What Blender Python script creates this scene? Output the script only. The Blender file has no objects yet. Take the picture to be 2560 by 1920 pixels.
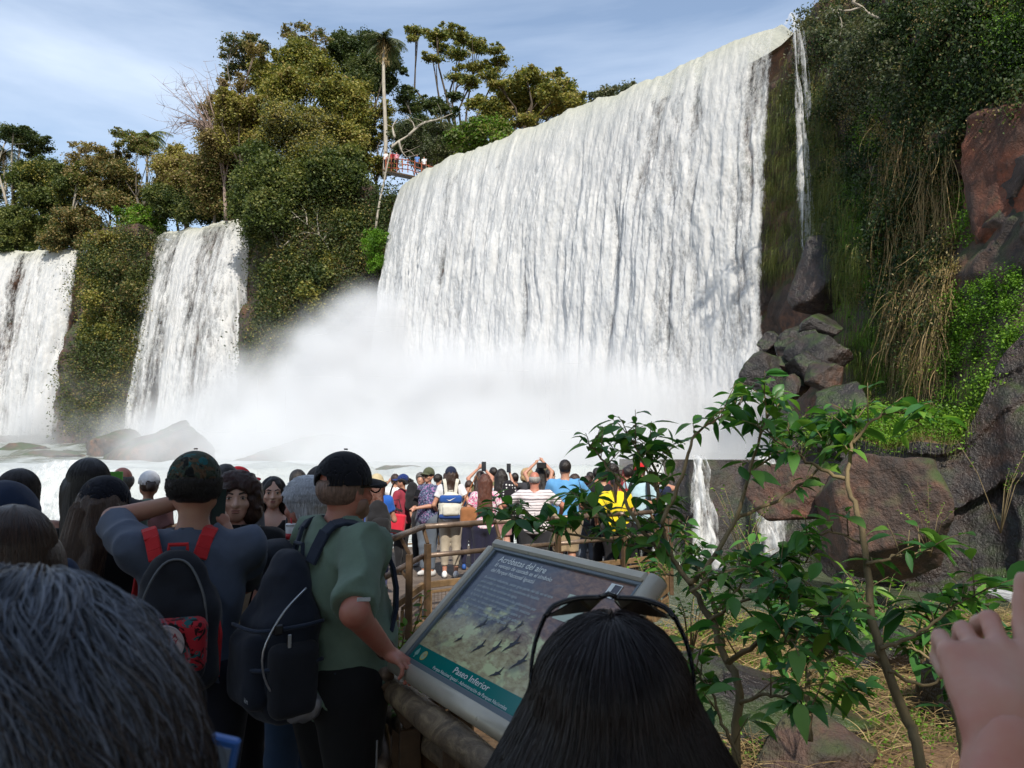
import bpy, math, random
import numpy as np
from mathutils import Vector, Matrix, noise as mnoise
R = math.radians
SC = bpy.context.scene
COL = SC.collection
rng = np.random.default_rng(7)
random.seed(7)

# ---------------------------------------------------------------- camera, sky, sun, exposure
FPX = 773.0
PITCH = math.atan(66 / 773.0)
CAMZ = 1.8
cam_data = bpy.data.cameras.new('camera')
cam_data.sensor_width = 36
cam_data.lens = FPX / 1024 * 36
cam_data.clip_start = 0.03
cam_data.clip_end = 6000
cam_data.dof.use_dof = True
cam_data.dof.focus_distance = 7.0
cam_data.dof.aperture_fstop = 12.0
cam = bpy.data.objects.new('camera', cam_data)
COL.objects.link(cam)
cam.location = (0, 0, CAMZ)
cam.rotation_euler = (R(90) + PITCH, 0, 0)
SC.camera = cam

SUN_DIR = Vector((0.13, -0.71, 0.69)).normalized()      # towards the sun
SUN_EL = math.asin(SUN_DIR.z)
SUN_AZ = math.atan2(SUN_DIR.x, SUN_DIR.y)               # from +Y towards +X
SKY_STRENGTH = 0.125
world = bpy.data.worlds.new("World")
SC.world = world
world.use_nodes = True
_nt = world.node_tree
_nt.nodes.clear()
def _wn(t, **k):
    n = _nt.nodes.new(t)
    for a, b in k.items(): setattr(n, a, b)
    return n
_sky = _wn('ShaderNodeTexSky', sky_type='NISHITA', sun_disc=False, sun_elevation=SUN_EL, sun_rotation=SUN_AZ,
           air_density=1.25, dust_density=0.6, ozone_density=2.6, altitude=200)
_tc = _wn('ShaderNodeTexCoord')
_mp = _wn('ShaderNodeMapping'); _mp.inputs['Scale'].default_value = (1.0, 0.8, 3.2); _mp.inputs['Rotation'].default_value = (0, R(14), R(20))
_ns = _wn('ShaderNodeTexNoise'); _ns.inputs['Scale'].default_value = 1.5; _ns.inputs['Detail'].default_value = 7; _ns.inputs['Roughness'].default_value = .55; _ns.inputs['Distortion'].default_value = .5
_rp = _wn('ShaderNodeMapRange'); _rp.inputs['From Min'].default_value = .40; _rp.inputs['From Max'].default_value = .75; _rp.inputs['To Min'].default_value = .13; _rp.inputs['To Max'].default_value = .80
_mx = _wn('ShaderNodeMix', data_type='RGBA')
_mx.inputs['B'].default_value = (6.2, 7.0, 8.2, 1)
_bg = _wn('ShaderNodeBackground'); _bg.inputs['Strength'].default_value = SKY_STRENGTH
_ou = _wn('ShaderNodeOutputWorld')
_l = _nt.links.new
_l(_tc.outputs['Generated'], _mp.inputs['Vector']); _l(_mp.outputs[0], _ns.inputs['Vector'])
_l(_ns.outputs['Fac'], _rp.inputs['Value']); _l(_rp.outputs[0], _mx.inputs['Factor'])
_l(_sky.outputs[0], _mx.inputs['A']); _l(_mx.outputs['Result'], _bg.inputs['Color']); _l(_bg.outputs[0], _ou.inputs['Surface'])

sun_data = bpy.data.lights.new('sun', 'SUN')
sun_data.energy = 4.6
sun_data.angle = R(0.6)
sun_data.color = (1.0, .93, .82)
sun = bpy.data.objects.new('sun', sun_data)
COL.objects.link(sun)
sun.rotation_euler = SUN_DIR.to_track_quat('Z', 'Y').to_euler()

SC.view_settings.view_transform = 'Standard'
SC.view_settings.look = 'None'
SC.view_settings.exposure = 0.35
SC.view_settings.gamma = 1.0
SC.render.engine = 'CYCLES'
CY = SC.cycles
CY.use_denoising = True
try: CY.denoiser = 'OPENIMAGEDENOISE'
except Exception: pass
CY.max_bounces = 8; CY.diffuse_bounces = 3; CY.glossy_bounces = 2; CY.transmission_bounces = 4
CY.transparent_max_bounces = 24; CY.volume_bounces = 3
CY.volume_step_rate = 1.0; CY.volume_max_steps = 256
CY.caustics_reflective = False; CY.caustics_refractive = False
CY.sample_clamp_indirect = 6.0

def ray(px, py):
    u = (px - 512) / FPX; v = (384 - py) / FPX
    return Vector((u, math.cos(PITCH) - v * math.sin(PITCH), math.sin(PITCH) + v * math.cos(PITCH)))
def P(px, py, Y):
    """the world point at distance Y (metres along +Y) seen at a pixel of the 1024x768 frame"""
    d = ray(px, py); t = Y / d.y
    return Vector((d.x * t, Y, CAMZ + d.z * t))
def PT(tx, ty, Y): return P(tx * .46293, ty * .46293, Y)

# ---------------------------------------------------------------- helpers: objects
def tag(o, label=None, cat=None, group=None, kind=None):
    if label: o['label'] = label
    if cat: o['category'] = cat
    if group: o['group'] = group
    if kind: o['kind'] = kind
    return o
def empty(name, loc=(0, 0, 0), rz=0.0, **k):
    o = bpy.data.objects.new(name, None)
    COL.objects.link(o); o.location = loc; o.rotation_euler = (0, 0, rz)
    o.empty_display_size = .1
    return tag(o, **k)
def mesh(name, V, F, mat=None, parent=None, smooth=True, attrs=None, quads=True):
    """V (n,3) array, F (m,3|4) int array or list of lists"""
    me = bpy.data.meshes.new(name)
    V = np.asarray(V, dtype=np.float32).reshape(-1, 3)
    if isinstance(F, np.ndarray) and F.ndim == 2:
        k = F.shape[1]; nf = F.shape[0]
        me.vertices.add(len(V)); me.vertices.foreach_set('co', V.ravel())
        me.loops.add(nf * k); me.loops.foreach_set('vertex_index', F.astype(np.int32).ravel())
        me.polygons.add(nf)
        me.polygons.foreach_set('loop_start', np.arange(0, nf * k, k, dtype=np.int32))
        me.polygons.foreach_set('loop_total', np.full(nf, k, dtype=np.int32))
        me.update(calc_edges=True)
    else:
        me.from_pydata([tuple(map(float, v)) for v in V], [], [tuple(int(i) for i in f) for f in F]); me.update()
    if smooth: me.polygons.foreach_set('use_smooth', np.ones(len(me.polygons), dtype=bool))
    if attrs:
        for an, av in attrs.items():
            at = me.attributes.new(an, 'FLOAT', 'POINT'); at.data.foreach_set('value', np.asarray(av, dtype=np.float32))
    if mat is not None: me.materials.append(mat)
    o = bpy.data.objects.new(name, me); COL.objects.link(o)
    if parent is not None: o.parent = parent
    return o

class MB:
    """collects boxes, tubes and the like into one mesh"""
    def __init__(s): s.V = []; s.F = []; s.n = 0
    def add(s, V, F):
        V = [tuple(v) for v in V]
        s.V += V; s.F += [tuple(i + s.n for i in f) for f in F]; s.n += len(V); return s
    def box(s, c, sz, M=None, bev=0.0):
        x, y, z = [q / 2 for q in sz]
        if bev <= 0:
            vs = [Vector((a * x, b * y, d * z)) for a in (-1, 1) for b in (-1, 1) for d in (-1, 1)]
            fs = [(0, 1, 3, 2), (4, 6, 7, 5), (0, 4, 5, 1), (2, 3, 7, 6), (0, 2, 6, 4), (1, 5, 7, 3)]
        else:
            b_ = min(bev, x * .45, y * .45, z * .45); vs = []; idx = {}
            for a in (-1, 1):
                for b in (-1, 1):
                    for d in (-1, 1):
                        for ax in range(3):
                            v = [a * (x - b_), b * (y - b_), d * (z - b_)]
                            v[ax] = (a, b, d)[ax] * (x, y, z)[ax]
                            idx[(a, b, d, ax)] = len(vs); vs.append(Vector(v))
            fs = []
            for ax in range(3):
                o1, o2 = [(1, 2), (2, 0), (0, 1)][ax]
                for sg in (-1, 1):
                    q = []
                    for (p1, p2) in ((-1, -1), (1, -1), (1, 1), (-1, 1)):
                        k = [0, 0, 0]; k[ax] = sg; k[o1] = p1; k[o2] = p2; q.append(idx[(k[0], k[1], k[2], ax)])
                    fs.append(q if sg > 0 else q[::-1])
            for ax in range(3):
                o1, o2 = [(1, 2), (2, 0), (0, 1)][ax]
                for s1 in (-1, 1):
                    for s2 in (-1, 1):
                        q = []
                        for (pa, fa) in ((-1, o1), (1, o1), (1, o2), (-1, o2)):
                            k = [0, 0, 0]; k[ax] = pa; k[o1] = s1; k[o2] = s2; q.append(idx[(k[0], k[1], k[2], fa)])
                        fs.append(q if s1 * s2 > 0 else q[::-1])
            for a in (-1, 1):
                for b in (-1, 1):
                    for d in (-1, 1):
                        q = [idx[(a, b, d, 0)], idx[(a, b, d, 1)], idx[(a, b, d, 2)]]
                        fs.append(q if a * b * d > 0 else q[::-1])
        if M is not None: vs = [M @ v for v in vs]
        c = Vector(c); return s.add([v + c for v in vs], fs)
    def bar(s, a, b, w, h, up=Vector((0, 0, 1)), bev=.004):
        """a rectangular bar from a to b, w sideways and h along up"""
        a = Vector(a); b = Vector(b); d = b - a; L = d.length
        if L < 1e-6: return s
        X = d / L; Yv = up.cross(X)
        if Yv.length < 1e-4: Yv = Vector((0, 1, 0)).cross(X)
        Yv.normalize(); Z = X.cross(Yv)
        M = Matrix((X, Yv, Z)).transposed()
        return s.box((a + b) / 2, (L, w, h), M, bev)
    def tube(s, pts, rad, n=8, caps=True):
        pts = [Vector(p) for p in pts]; m = len(pts)
        rad = list(rad) if hasattr(rad, '__len__') else [rad] * m
        V = []; F = []
        t = (pts[1] - pts[0]).normalized(); ref = Vector((0, 0, 1)) if abs(t.z) < .9 else Vector((1, 0, 0))
        u = t.cross(ref).normalized()
        for i, p in enumerate(pts):
            t = (pts[min(i + 1, m - 1)] - pts[max(i - 1, 0)])
            if t.length < 1e-9: t = Vector((0, 0, 1))
            t.normalize(); u = (u - t * u.dot(t))
            if u.length < 1e-6: u = t.orthogonal()
            u.normalize(); w = t.cross(u)
            for k in range(n):
                a = 2 * math.pi * k / n
                V.append(p + (u * math.cos(a) + w * math.sin(a)) * rad[i])
        for i in range(m - 1):
            for k in range(n):
                F.append((i * n + k, i * n + (k + 1) % n, (i + 1) * n + (k + 1) % n, (i + 1) * n + k))
        if caps: F.append(tuple(range(n))[::-1]); F.append(tuple((m - 1) * n + k for k in range(n)))
        return s.add(V, F)
    def build(s, name, mat=None, parent=None, smooth=False):
        o = mesh(name, s.V, s.F, mat, parent, smooth=smooth)
        return o

# ---------------------------------------------------------------- helpers: numpy noise
def _hash(ix, iy, iz, seed):
    h = (ix.astype(np.int64) * 374761393 + iy.astype(np.int64) * 668265263 + iz.astype(np.int64) * 2147483647 + seed * 1274126177) & 0xffffffff
    h = ((h ^ (h >> 13)) * 1274126177) & 0xffffffff
    h = (h ^ (h >> 16)) & 0xffffffff
    return h.astype(np.float32) / 4294967295.0
def vnoise(p, seed=0):
    """value noise in [-1,1] at points p (n,3)"""
    p = np.asarray(p, dtype=np.float64)
    i = np.floor(p).astype(np.int64); f = p - i; f = f * f * (3 - 2 * f)
    out = 0
    for dx in (0, 1):
        for dy in (0, 1):
            for dz in (0, 1):
                w = (f[:, 0] if dx else 1 - f[:, 0]) * (f[:, 1] if dy else 1 - f[:, 1]) * (f[:, 2] if dz else 1 - f[:, 2])
                out = out + w * _hash(i[:, 0] + dx, i[:, 1] + dy, i[:, 2] + dz, seed)
    return (out * 2 - 1).astype(np.float32)
def fbm(p, oct=4, seed=0, lac=2.03, gain=.5):
    p = np.asarray(p, dtype=np.float64); s = 0; a = 1; t = 0
    for o in range(oct):
        s = s + a * vnoise(p * lac ** o + 17.3 * o, seed + o); t += a; a *= gain
    return s / t
def sstep(a, b, x):
    t = np.clip((x - a) / (b - a), 0, 1); return t * t * (3 - 2 * t)

# ---------------------------------------------------------------- helpers: materials
class NT:
    def __init__(s, name):
        s.m = bpy.data.materials.new(name); s.m.use_nodes = True; s.t = s.m.node_tree
        s.t.nodes.clear(); s.out = s.t.nodes.new('ShaderNodeOutputMaterial')
    def n(s, ty, ins=None, **k):
        nd = s.t.nodes.new(ty)
        for a, b in k.items(): setattr(nd, a, b)
        for a, b in (ins or {}).items():
            if isinstance(b, bpy.types.NodeSocket): s.t.links.new(b, nd.inputs[a])
            else: nd.inputs[a].default_value = b
        return nd
    def coord(s, kind='Object', scale=(1, 1, 1), rot=(0, 0, 0)):
        c = s.n('ShaderNodeTexCoord')
        return s.n('ShaderNodeMapping', {'Vector': c.outputs[kind], 'Scale': scale, 'Rotation': rot}).outputs[0]
    def noise(s, vec, scale=5, detail=4, rough=.55, dist=0.0):
        return s.n('ShaderNodeTexNoise', {'Vector': vec, 'Scale': scale, 'Detail': detail, 'Roughness': rough, 'Distortion': dist}).outputs['Fac']
    def ramp(s, fac, stops):
        r = s.n('ShaderNodeValToRGB', {'Fac': fac}); el = r.color_ramp.elements
        while len(el) < len(stops): el.new(.5)
        for e, (p, c) in zip(el, stops):
            e.position = p; e.color = (*c, 1) if len(c) == 3 else c
        return r.outputs['Color']
    def rng(s, v, a, b, c=0.0, d=1.0):
        return s.n('ShaderNodeMapRange', {'Value': v, 'From Min': a, 'From Max': b, 'To Min': c, 'To Max': d}).outputs[0]
    def mix(s, f, a, b, mode='MIX'):
        nd = s.n('ShaderNodeMix', data_type='RGBA', blend_type=mode)
        for k, v in (('Factor', f), ('A', a), ('B', b)):
            if isinstance(v, bpy.types.NodeSocket): s.t.links.new(v, nd.inputs[k])
            else: nd.inputs[k].default_value = (*v, 1) if (hasattr(v, '__len__') and len(v) == 3) else v
        return nd.outputs['Result']
    def math(s, op, a, b=0.0):
        nd = s.n('ShaderNodeMath', operation=op)
        for i, v in enumerate((a, b)):
            if isinstance(v, bpy.types.NodeSocket): s.t.links.new(v, nd.inputs[i])
            else: nd.inputs[i].default_value = v
        return nd.outputs[0]
    def bump(s, h, strength=.5, dist=.05):
        return s.n('ShaderNodeBump', {'Height': h, 'Strength': strength, 'Distance': dist}).outputs[0]
    def pbr(s, col, rough=.6, normal=None, spec=.5, metal=0.0, **k):
        ins = {'Roughness': rough, 'Metallic': metal, 'Specular IOR Level': spec}
        b = s.n('ShaderNodeBsdfPrincipled', ins)
        if isinstance(col, bpy.types.NodeSocket): s.t.links.new(col, b.inputs['Base Color'])
        else: b.inputs['Base Color'].default_value = (*col[:3], 1)
        if normal is not None: s.t.links.new(normal, b.inputs['Normal'])
        for a, v in k.items():
            a = a.replace('_', ' ')
            if isinstance(v, bpy.types.NodeSocket): s.t.links.new(v, b.inputs[a])
            else: b.inputs[a].default_value = v
        return b.outputs[0]
    def done(s, sh):
        s.t.links.new(sh, s.out.inputs['Surface']); return s.m
_mc = {}
def cached(fn):
    def w(*a, **k):
        key = (fn.__name__, a, tuple(sorted(k.items())))
        if key not in _mc: _mc[key] = fn(*a, **k)
        return _mc[key]
    return w
# ================================================================ distance-field modelling kit (closed organic solids)
def _v(a): return np.asarray(a, dtype=np.float32)
def cone(a, b, ra, rb):
    a = _v(a); b = _v(b); ba = b - a; l2 = float(ba @ ba) + 1e-12
    def f(p):
        pa = p - a; h = np.clip(pa @ ba / l2, 0, 1)
        return np.linalg.norm(pa - h[:, None] * ba, axis=1) - (ra + (rb - ra) * h)
    return f
def ell(c, r, M=None):
    c = _v(c); r = _v(r); Mi = None if M is None else np.array(M.to_3x3().inverted(), dtype=np.float32)
    def f(p):
        q = p - c
        if Mi is not None: q = q @ Mi.T
        k = np.linalg.norm(q / r, axis=1); k2 = np.linalg.norm(q / (r * r), axis=1)
        return k * (k - 1) / (k2 + 1e-6)
    return f
def rbox(c, h, r=.02, M=None):
    c = _v(c); h = _v(h) - r; Mi = None if M is None else np.array(M.to_3x3().inverted(), dtype=np.float32)
    def f(p):
        q = p - c
        if Mi is not None: q = q @ Mi.T
        q = np.abs(q) - h
        return np.linalg.norm(np.maximum(q, 0), axis=1) + np.minimum(q.max(1), 0) - r
    return f
def plane(n, d):
    n = _v(n); n = n / np.linalg.norm(n)
    return lambda p: p @ n - d
def su(k, *fs):
    def f(p):
        d = fs[0](p)
        for g in fs[1:]:
            e = g(p); h = np.clip(.5 + .5 * (e - d) / k, 0, 1)
            d = e * (1 - h) + d * h - k * h * (1 - h)
        return d
    return f
def sub(f, g, k=.008):
    def w(p):
        d = f(p); e = -g(p); h = np.clip(.5 - .5 * (d - e) / k, 0, 1)
        return d * (1 - h) + e * h + k * h * (1 - h)
    return w
def inter(f, *gs):
    def w(p):
        d = f(p)
        for g in gs: d = np.maximum(d, g(p))
        return d
    return w
def infl(f, t): return lambda p: f(p) - t
def rough(f, amp, sc, seed=0, oct=3, off=0.0):
    sc = np.ones(3) * sc if np.isscalar(sc) else np.array(sc)
    return lambda p: f(p) + off - amp * fbm(p * sc, oct, seed)
def xf(f, M):
    """evaluate f in the frame M (rigid)"""
    Mi = np.array(M.inverted(), dtype=np.float32)
    return lambda p: f(p @ Mi[:3, :3].T + Mi[:3, 3])
def nets(f, lo, hi, h):
    lo = np.array(lo, float); hi = np.array(hi, float)
    n = np.maximum(3, np.ceil((hi - lo) / h).astype(int) + 1)
    ax = [lo[k] + h * np.arange(n[k]) for k in range(3)]
    G = np.stack(np.meshgrid(*ax, indexing='ij'), -1).reshape(-1, 3).astype(np.float32)
    if len(G) > 150000:                                         # coarse pass: only evaluate near the surface
        c = 4; na = [max(2, int(np.ceil((hi[k] - lo[k]) / (h * c))) + 1) for k in range(3)]
        axc = [lo[k] + h * c * np.arange(na[k]) for k in range(3)]
        Gc = np.stack(np.meshgrid(*axc, indexing='ij'), -1).reshape(-1, 3).astype(np.float32)
        Dc = f(Gc).reshape(na)
        idx = [np.clip(((ax[k] - lo[k]) / (h * c) + .5).astype(int), 0, na[k] - 1) for k in range(3)]
        D = Dc[np.ix_(*idx)].astype(np.float32)
        near = (np.abs(D) < h * c * 2.6).reshape(-1)
        D = D.reshape(-1).copy()
        if near.any(): D[near] = f(G[near])
        D = D.reshape(n)
    else: D = f(G).reshape(n).astype(np.float32)
    for k in range(3):                                          # close at the box
        s = [slice(None)] * 3; s[k] = 0; D[tuple(s)] = np.maximum(D[tuple(s)], h * .3); s[k] = -1; D[tuple(s)] = np.maximum(D[tuple(s)], h * .3)
    nx, ny, nz = n; S = D < 0
    acc = np.zeros((nx - 1, ny - 1, nz - 1, 3), np.float32); cnt = np.zeros((nx - 1, ny - 1, nz - 1), np.float32)
    base = np.array(ax[0][0]), np.array(ax[1][0])
    edges = []
    for k in range(3):
        o = [(0, 0), (0, 1), (1, 0), (1, 1)]; a1, a2 = [q for q in range(3) if q != k]
        for (p, q) in o:
            s0 = [None] * 3; s1 = [None] * 3
            for a in range(3): s0[a] = slice(0, n[a] - 1); s1[a] = slice(0, n[a] - 1)
            s0[a1] = slice(p, n[a1] - 1 + p); s0[a2] = slice(q, n[a2] - 1 + q); s1[a1] = s0[a1]; s1[a2] = s0[a2]
            s1[k] = slice(1, n[k])
            d0 = D[tuple(s0)]; d1 = D[tuple(s1)]; m = (d0 < 0) != (d1 < 0)
            t = np.where(m, d0 / np.where(d0 - d1 == 0, 1, d0 - d1), 0)
            pt = np.zeros(3, np.float32); pt[a1] = p; pt[a2] = q
            v = np.zeros(acc.shape, np.float32) + pt; v[..., k] = t
            acc += v * m[..., None]; cnt += m
    has = cnt > 0
    ids = -np.ones(cnt.shape, np.int64); ids[has] = np.arange(has.sum())
    I = np.argwhere(has)
    V = lo + h * (I + acc[has] / cnt[has][:, None])
    F = []
    for k in range(3):
        a1, a2 = [(1, 2), (2, 0), (0, 1)][k]
        s0 = [slice(1, n[a] - 1) for a in range(3)]; s1 = list(s0)
        s0[k] = slice(0, n[k] - 1); s1[k] = slice(1, n[k])
        A = S[tuple(s0)]; B = S[tuple(s1)]
        E = np.argwhere(A != B); 
        if len(E) == 0: continue
        inside0 = A[A != B]
        c = E.copy(); off = np.ones(3, int); off[k] = 0; c = c + off
        def cid(d1, d2):
            q = c.copy(); q[:, a1] -= d1; q[:, a2] -= d2; return ids[q[:, 0], q[:, 1], q[:, 2]]
        q = np.stack([cid(0, 0), cid(1, 0), cid(1, 1), cid(0, 1)], -1)
        q[~inside0] = q[~inside0][:, ::-1]
        F.append(q)
    F = np.concatenate(F) if F else np.zeros((0, 4), int)
    F = F[(F >= 0).all(1)]
    return V, F
def solid(name, f, lo, hi, h, mat, parent=None, smooth_it=0):
    V, F = nets(f, lo, hi, h)
    if smooth_it:
        for _ in range(smooth_it):
            acc = np.zeros_like(V); c = np.zeros(len(V))
            for a, b in ((0, 1), (1, 2), (2, 3), (3, 0)):
                np.add.at(acc, F[:, a], V[F[:, b]]); np.add.at(c, F[:, a], 1)
                np.add.at(acc, F[:, b], V[F[:, a]]); np.add.at(c, F[:, b], 1)
            V = V * .5 + .5 * acc / np.maximum(c, 1)[:, None]
    return mesh(name, V, F, mat, parent)
# ================================================================ materials of the setting
def m_rock(name='rock', tint=(1, 1, 1), wet=0.0, dark=1.0):
    s = NT(name); v = s.coord('Object')
    a = s.noise(v, .35, 6, .6, .4); b = s.noise(v, 2.3, 6, .65, .2); f = s.noise(v, 14, 5, .6)
    c = s.ramp(a, [(.3, (.035 * dark, .026 * dark, .022 * dark)), (.48, (.085 * dark, .05 * dark, .036 * dark)), (.62, (.17 * dark, .075 * dark, .04 * dark)), (.8, (.06 * dark, .05 * dark, .042 * dark))])
    c = s.mix(s.rng(b, .35, .7), c, (.03 * dark, .027 * dark, .026 * dark))
    c = s.mix(1.0, c, (*tint, 1), 'MULTIPLY')
    st = s.noise(s.coord('Object', (1.2, 1.2, .12)), 1.5, 5, .6)
    c = s.mix(s.rng(st, .52, .66, 0, .55), c, (.02, .018, .016))
    geo = s.n('ShaderNodeNewGeometry')
    up = s.n('ShaderNodeSeparateXYZ', {0: geo.outputs['Normal']}).outputs['Z']
    mossf = s.math('MULTIPLY', s.rng(up, .15, .7), s.rng(s.noise(v, .9, 5, .6), .42, .58))
    c = s.mix(mossf, c, (.035, .06, .012))
    h = s.math('ADD', s.math('MULTIPLY', b, .6), s.math('MULTIPLY', f, .25))
    n = s.bump(h, .9, .25)
    return s.done(s.pbr(c, s.rng(b, .3, .7, .75 - .45 * wet, .9 - .5 * wet), n, .5))
def m_water(name='water'):
    s = NT(name); v = s.coord('Object', (1, 1, 1))
    n1 = s.noise(s.coord('Object', (1, .45, 1)), .35, 7, .62, .8)
    foam = s.rng(s.n('ShaderNodeAttribute', attribute_name='foam').outputs['Fac'], 0, 1, -.35, .65)
    f = s.rng(s.math('ADD', n1, foam), .5, .72)
    c = s.mix(f, (.07, .085, .05), (.40, .43, .43))
    n = s.bump(s.noise(s.coord('Object', (1, .6, 1)), 1.4, 6, .6, .6), .8, .3)
    return s.done(s.pbr(c, s.rng(f, 0, 1, .12, .75), n, .5))
def m_fall(name, seedoff=0.0):
    s = NT(name)
    at = s.n('ShaderNodeAttribute', attribute_name='cover').outputs['Fac']
    lip = s.n('ShaderNodeAttribute', attribute_name='lip').outputs['Fac']
    v = s.coord('Object', (1, 1, .42))
    fine = s.noise(v, 3.4, 7, .72, .3)
    streak = s.noise(s.coord('Object', (1, 1, .09)), 2.6, 6, .68)
    grain = s.noise(s.coord('Object', (1, 1, .6)), 9, 5, .75, .3)
    k = s.math('ADD', s.math('MULTIPLY', fine, .45), s.math('MULTIPLY', streak, .35))
    k = s.math('ADD', k, s.math('MULTIPLY', grain, .32))
    a = s.rng(s.math('ADD', at, s.math('MULTIPLY', s.math('SUBTRACT', k, .56), 2.8)), -.12, .62)
    c = s.mix(s.rng(s.math('ADD', s.math('MULTIPLY', streak, .7), s.math('MULTIPLY', grain, .3)), .40, .60), (.72, .75, .78), (.97, .97, .96))
    c = s.mix(lip, c, (.58, .58, .38))
    n = s.bump(s.math('ADD', fine, s.math('MULTIPLY', grain, .5)), .30, .3)
    p = s.pbr(c, .8, n, .1)
    tr = s.n('ShaderNodeBsdfTranslucent', {'Color': c, 'Normal': n}).outputs[0]
    sh = s.n('ShaderNodeMixShader', {0: .5, 1: p, 2: tr}).outputs[0]
    tp = s.n('ShaderNodeBsdfTransparent').outputs[0]
    return s.done(s.n('ShaderNodeMixShader', {0: a, 1: tp, 2: sh}).outputs[0])
def m_soil():
    s = NT('soil'); v = s.coord('Object')
    a = s.noise(v, .6, 6, .65); b = s.noise(v, 7, 5, .65)
    c = s.ramp(a, [(.3, (.045, .03, .018)), (.5, (.13, .07, .035)), (.62, (.10, .085, .035)), (.75, (.05, .06, .02))])
    c = s.mix(s.rng(b, .4, .7, 0, .6), c, (.2, .13, .07))
    return s.done(s.pbr(c, .95, s.bump(b, .8, .08)))
ROCK = m_rock(); ROCKW = m_rock('wet_rock', (.8, .9, 1.05), .95, .42); SOIL = m_soil(); WATER = m_water()

# ================================================================ ground: one heightfield
def terrain_z(x, y):
    x = np.asarray(x, float); y = np.asarray(y, float)
    p = np.stack([x * .16, y * .16, 0 * x], -1)
    n = fbm(p.reshape(-1, 3), 5, 3).reshape(x.shape)
    low = -3.0 + .5 * n                                        # river bed beyond the platform
    # slope of the near bank on the right of the walkway
    bank = -1.80 + .055 * (y - 3) + .07 * np.clip(x - 1, 0, 5) + .35 * n + .10 * fbm(p.reshape(-1, 3) * 9, 4, 6).reshape(x.shape)
    bank = bank - 3.0 * sstep(13.2, 16.5, y + .10 * x + 1.6 * n)
    bank = bank - 2.0 * sstep(6.6, 9.0, x - .12 * y + .6 * n)
    z = np.maximum(low, bank)
    z = z + 2.6 * sstep(29.5, 32, y) + 1.6 * sstep(48, 92, y)
    z = np.where(y > 24, np.minimum(z, -3 + 2.6 * sstep(29.5, 32, y) + 1.6 * sstep(48, 92, y)) - .5, z)
    z = np.where(y < 3, z, z)
    return z
def grid(x0, x1, nx, y0, y1, ny, fz):
    X, Y = np.meshgrid(np.linspace(x0, x1, nx), np.linspace(y0, y1, ny), indexing='xy')
    return np.stack([X, Y, fz(X, Y)], -1).reshape(-1, 3), gfaces(nx, ny)
def gfaces(nx, ny):
    i = np.arange(nx * ny).reshape(ny, nx)
    return np.stack([i[:-1, :-1], i[:-1, 1:], i[1:, 1:], i[1:, :-1]], -1).reshape(-1, 4)
xs = np.concatenate([np.linspace(-260, -16, 50), np.linspace(-15.7, 16, 170), np.linspace(16.5, 260, 50)])
ys = np.concatenate([np.linspace(-200, -8, 24), np.linspace(-7.6, 34, 210), np.linspace(34.5, 260, 90)])
X, Y = np.meshgrid(xs, ys)
mesh('ground', np.stack([X, Y, terrain_z(X, Y)], -1).reshape(-1, 3), gfaces(len(xs), len(ys)), SOIL)['kind'] = 'structure'
def water_z(x, y):
    n = fbm(np.stack([x * .3, y * .3, 0 * x], -1).reshape(-1, 3), 4, 9).reshape(x.shape)
    z = -2.35 + .10 * n
    n2 = fbm(np.stack([x * .5, y * .5, 0 * x + 5], -1).reshape(-1, 3), 5, 19).reshape(x.shape)
    up = 3.4 * sstep(26.5, 31.5, y + 2.2 * n2)
    return z + up + 1.6 * sstep(46, 90, y) + .35 * n2 * sstep(24, 30, y)
xs2 = np.linspace(-90, 30, 420); ys2 = np.concatenate([np.linspace(9, 46, 220), np.linspace(46.5, 100, 110)])
X, Y = np.meshgrid(xs2, ys2); Z = water_z(X, Y)
foam = np.clip(.9 * sstep(22, 27, Y) * (1 - .55 * sstep(33, 38, Y) * sstep(-12, -30, X)) + .25 * (Y < 22) + .0, 0, 1)
foam = np.where((Y > 22), np.maximum(foam, sstep(-22, -10, X) * .95 - .95 * sstep(3, 5, X) * (Y < 33)), foam)
foam = foam * (1 - .9 * sstep(3, 5, X) * (Y < 33))
mesh('water', np.stack([X, Y, Z], -1).reshape(-1, 3), gfaces(len(xs2), len(ys2)), WATER, attrs={'foam': foam.ravel()})['kind'] = 'structure'

# ================================================================ crest lines (from elevation angles, level river above)
CREST = 25.6
def on_level(px, py, z):
    d = ray(px, py); t = (z - CAMZ) / d.z
    return Vector((d.x * t, d.y * t, z))
main_crest = [on_level(px, py, CREST) for px, py in [(401, 187), (420, 172), (444, 160), (490, 143), (537, 125), (588, 104), (648, 81), (694, 60), (741, 39), (782, 23)]]
mid_crest = [on_level(px, py, CREST) for px, py in [(156, 236), (170, 232), (185, 230), (205, 226), (222, 222), (238, 218.5), (253, 224)]]
left_crest = [on_level(px, py, CREST) for px, py in [(-60, 253), (-10, 252), (28, 251.5), (46, 250), (70, 248.5), (83, 250)]]
def resample(pts, n):
    A = np.array([tuple(p) for p in pts]); d = np.r_[0, np.cumsum(np.linalg.norm(np.diff(A, axis=0), axis=1))]
    t = np.linspace(0, d[-1], n)
    R_ = np.stack([np.interp(t, d, A[:, k]) for k in range(3)], -1)
    k = max(3, n // 14) | 1; pad = k // 2                        # round the corners of the polyline
    for _ in range(2):
        Q = np.pad(R_, ((pad, pad), (0, 0)), mode='reflect', reflect_type='odd')
        R_ = np.stack([np.convolve(Q[:, c], np.ones(k) / k, 'valid') for c in range(3)], -1)
    return R_, t

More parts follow.
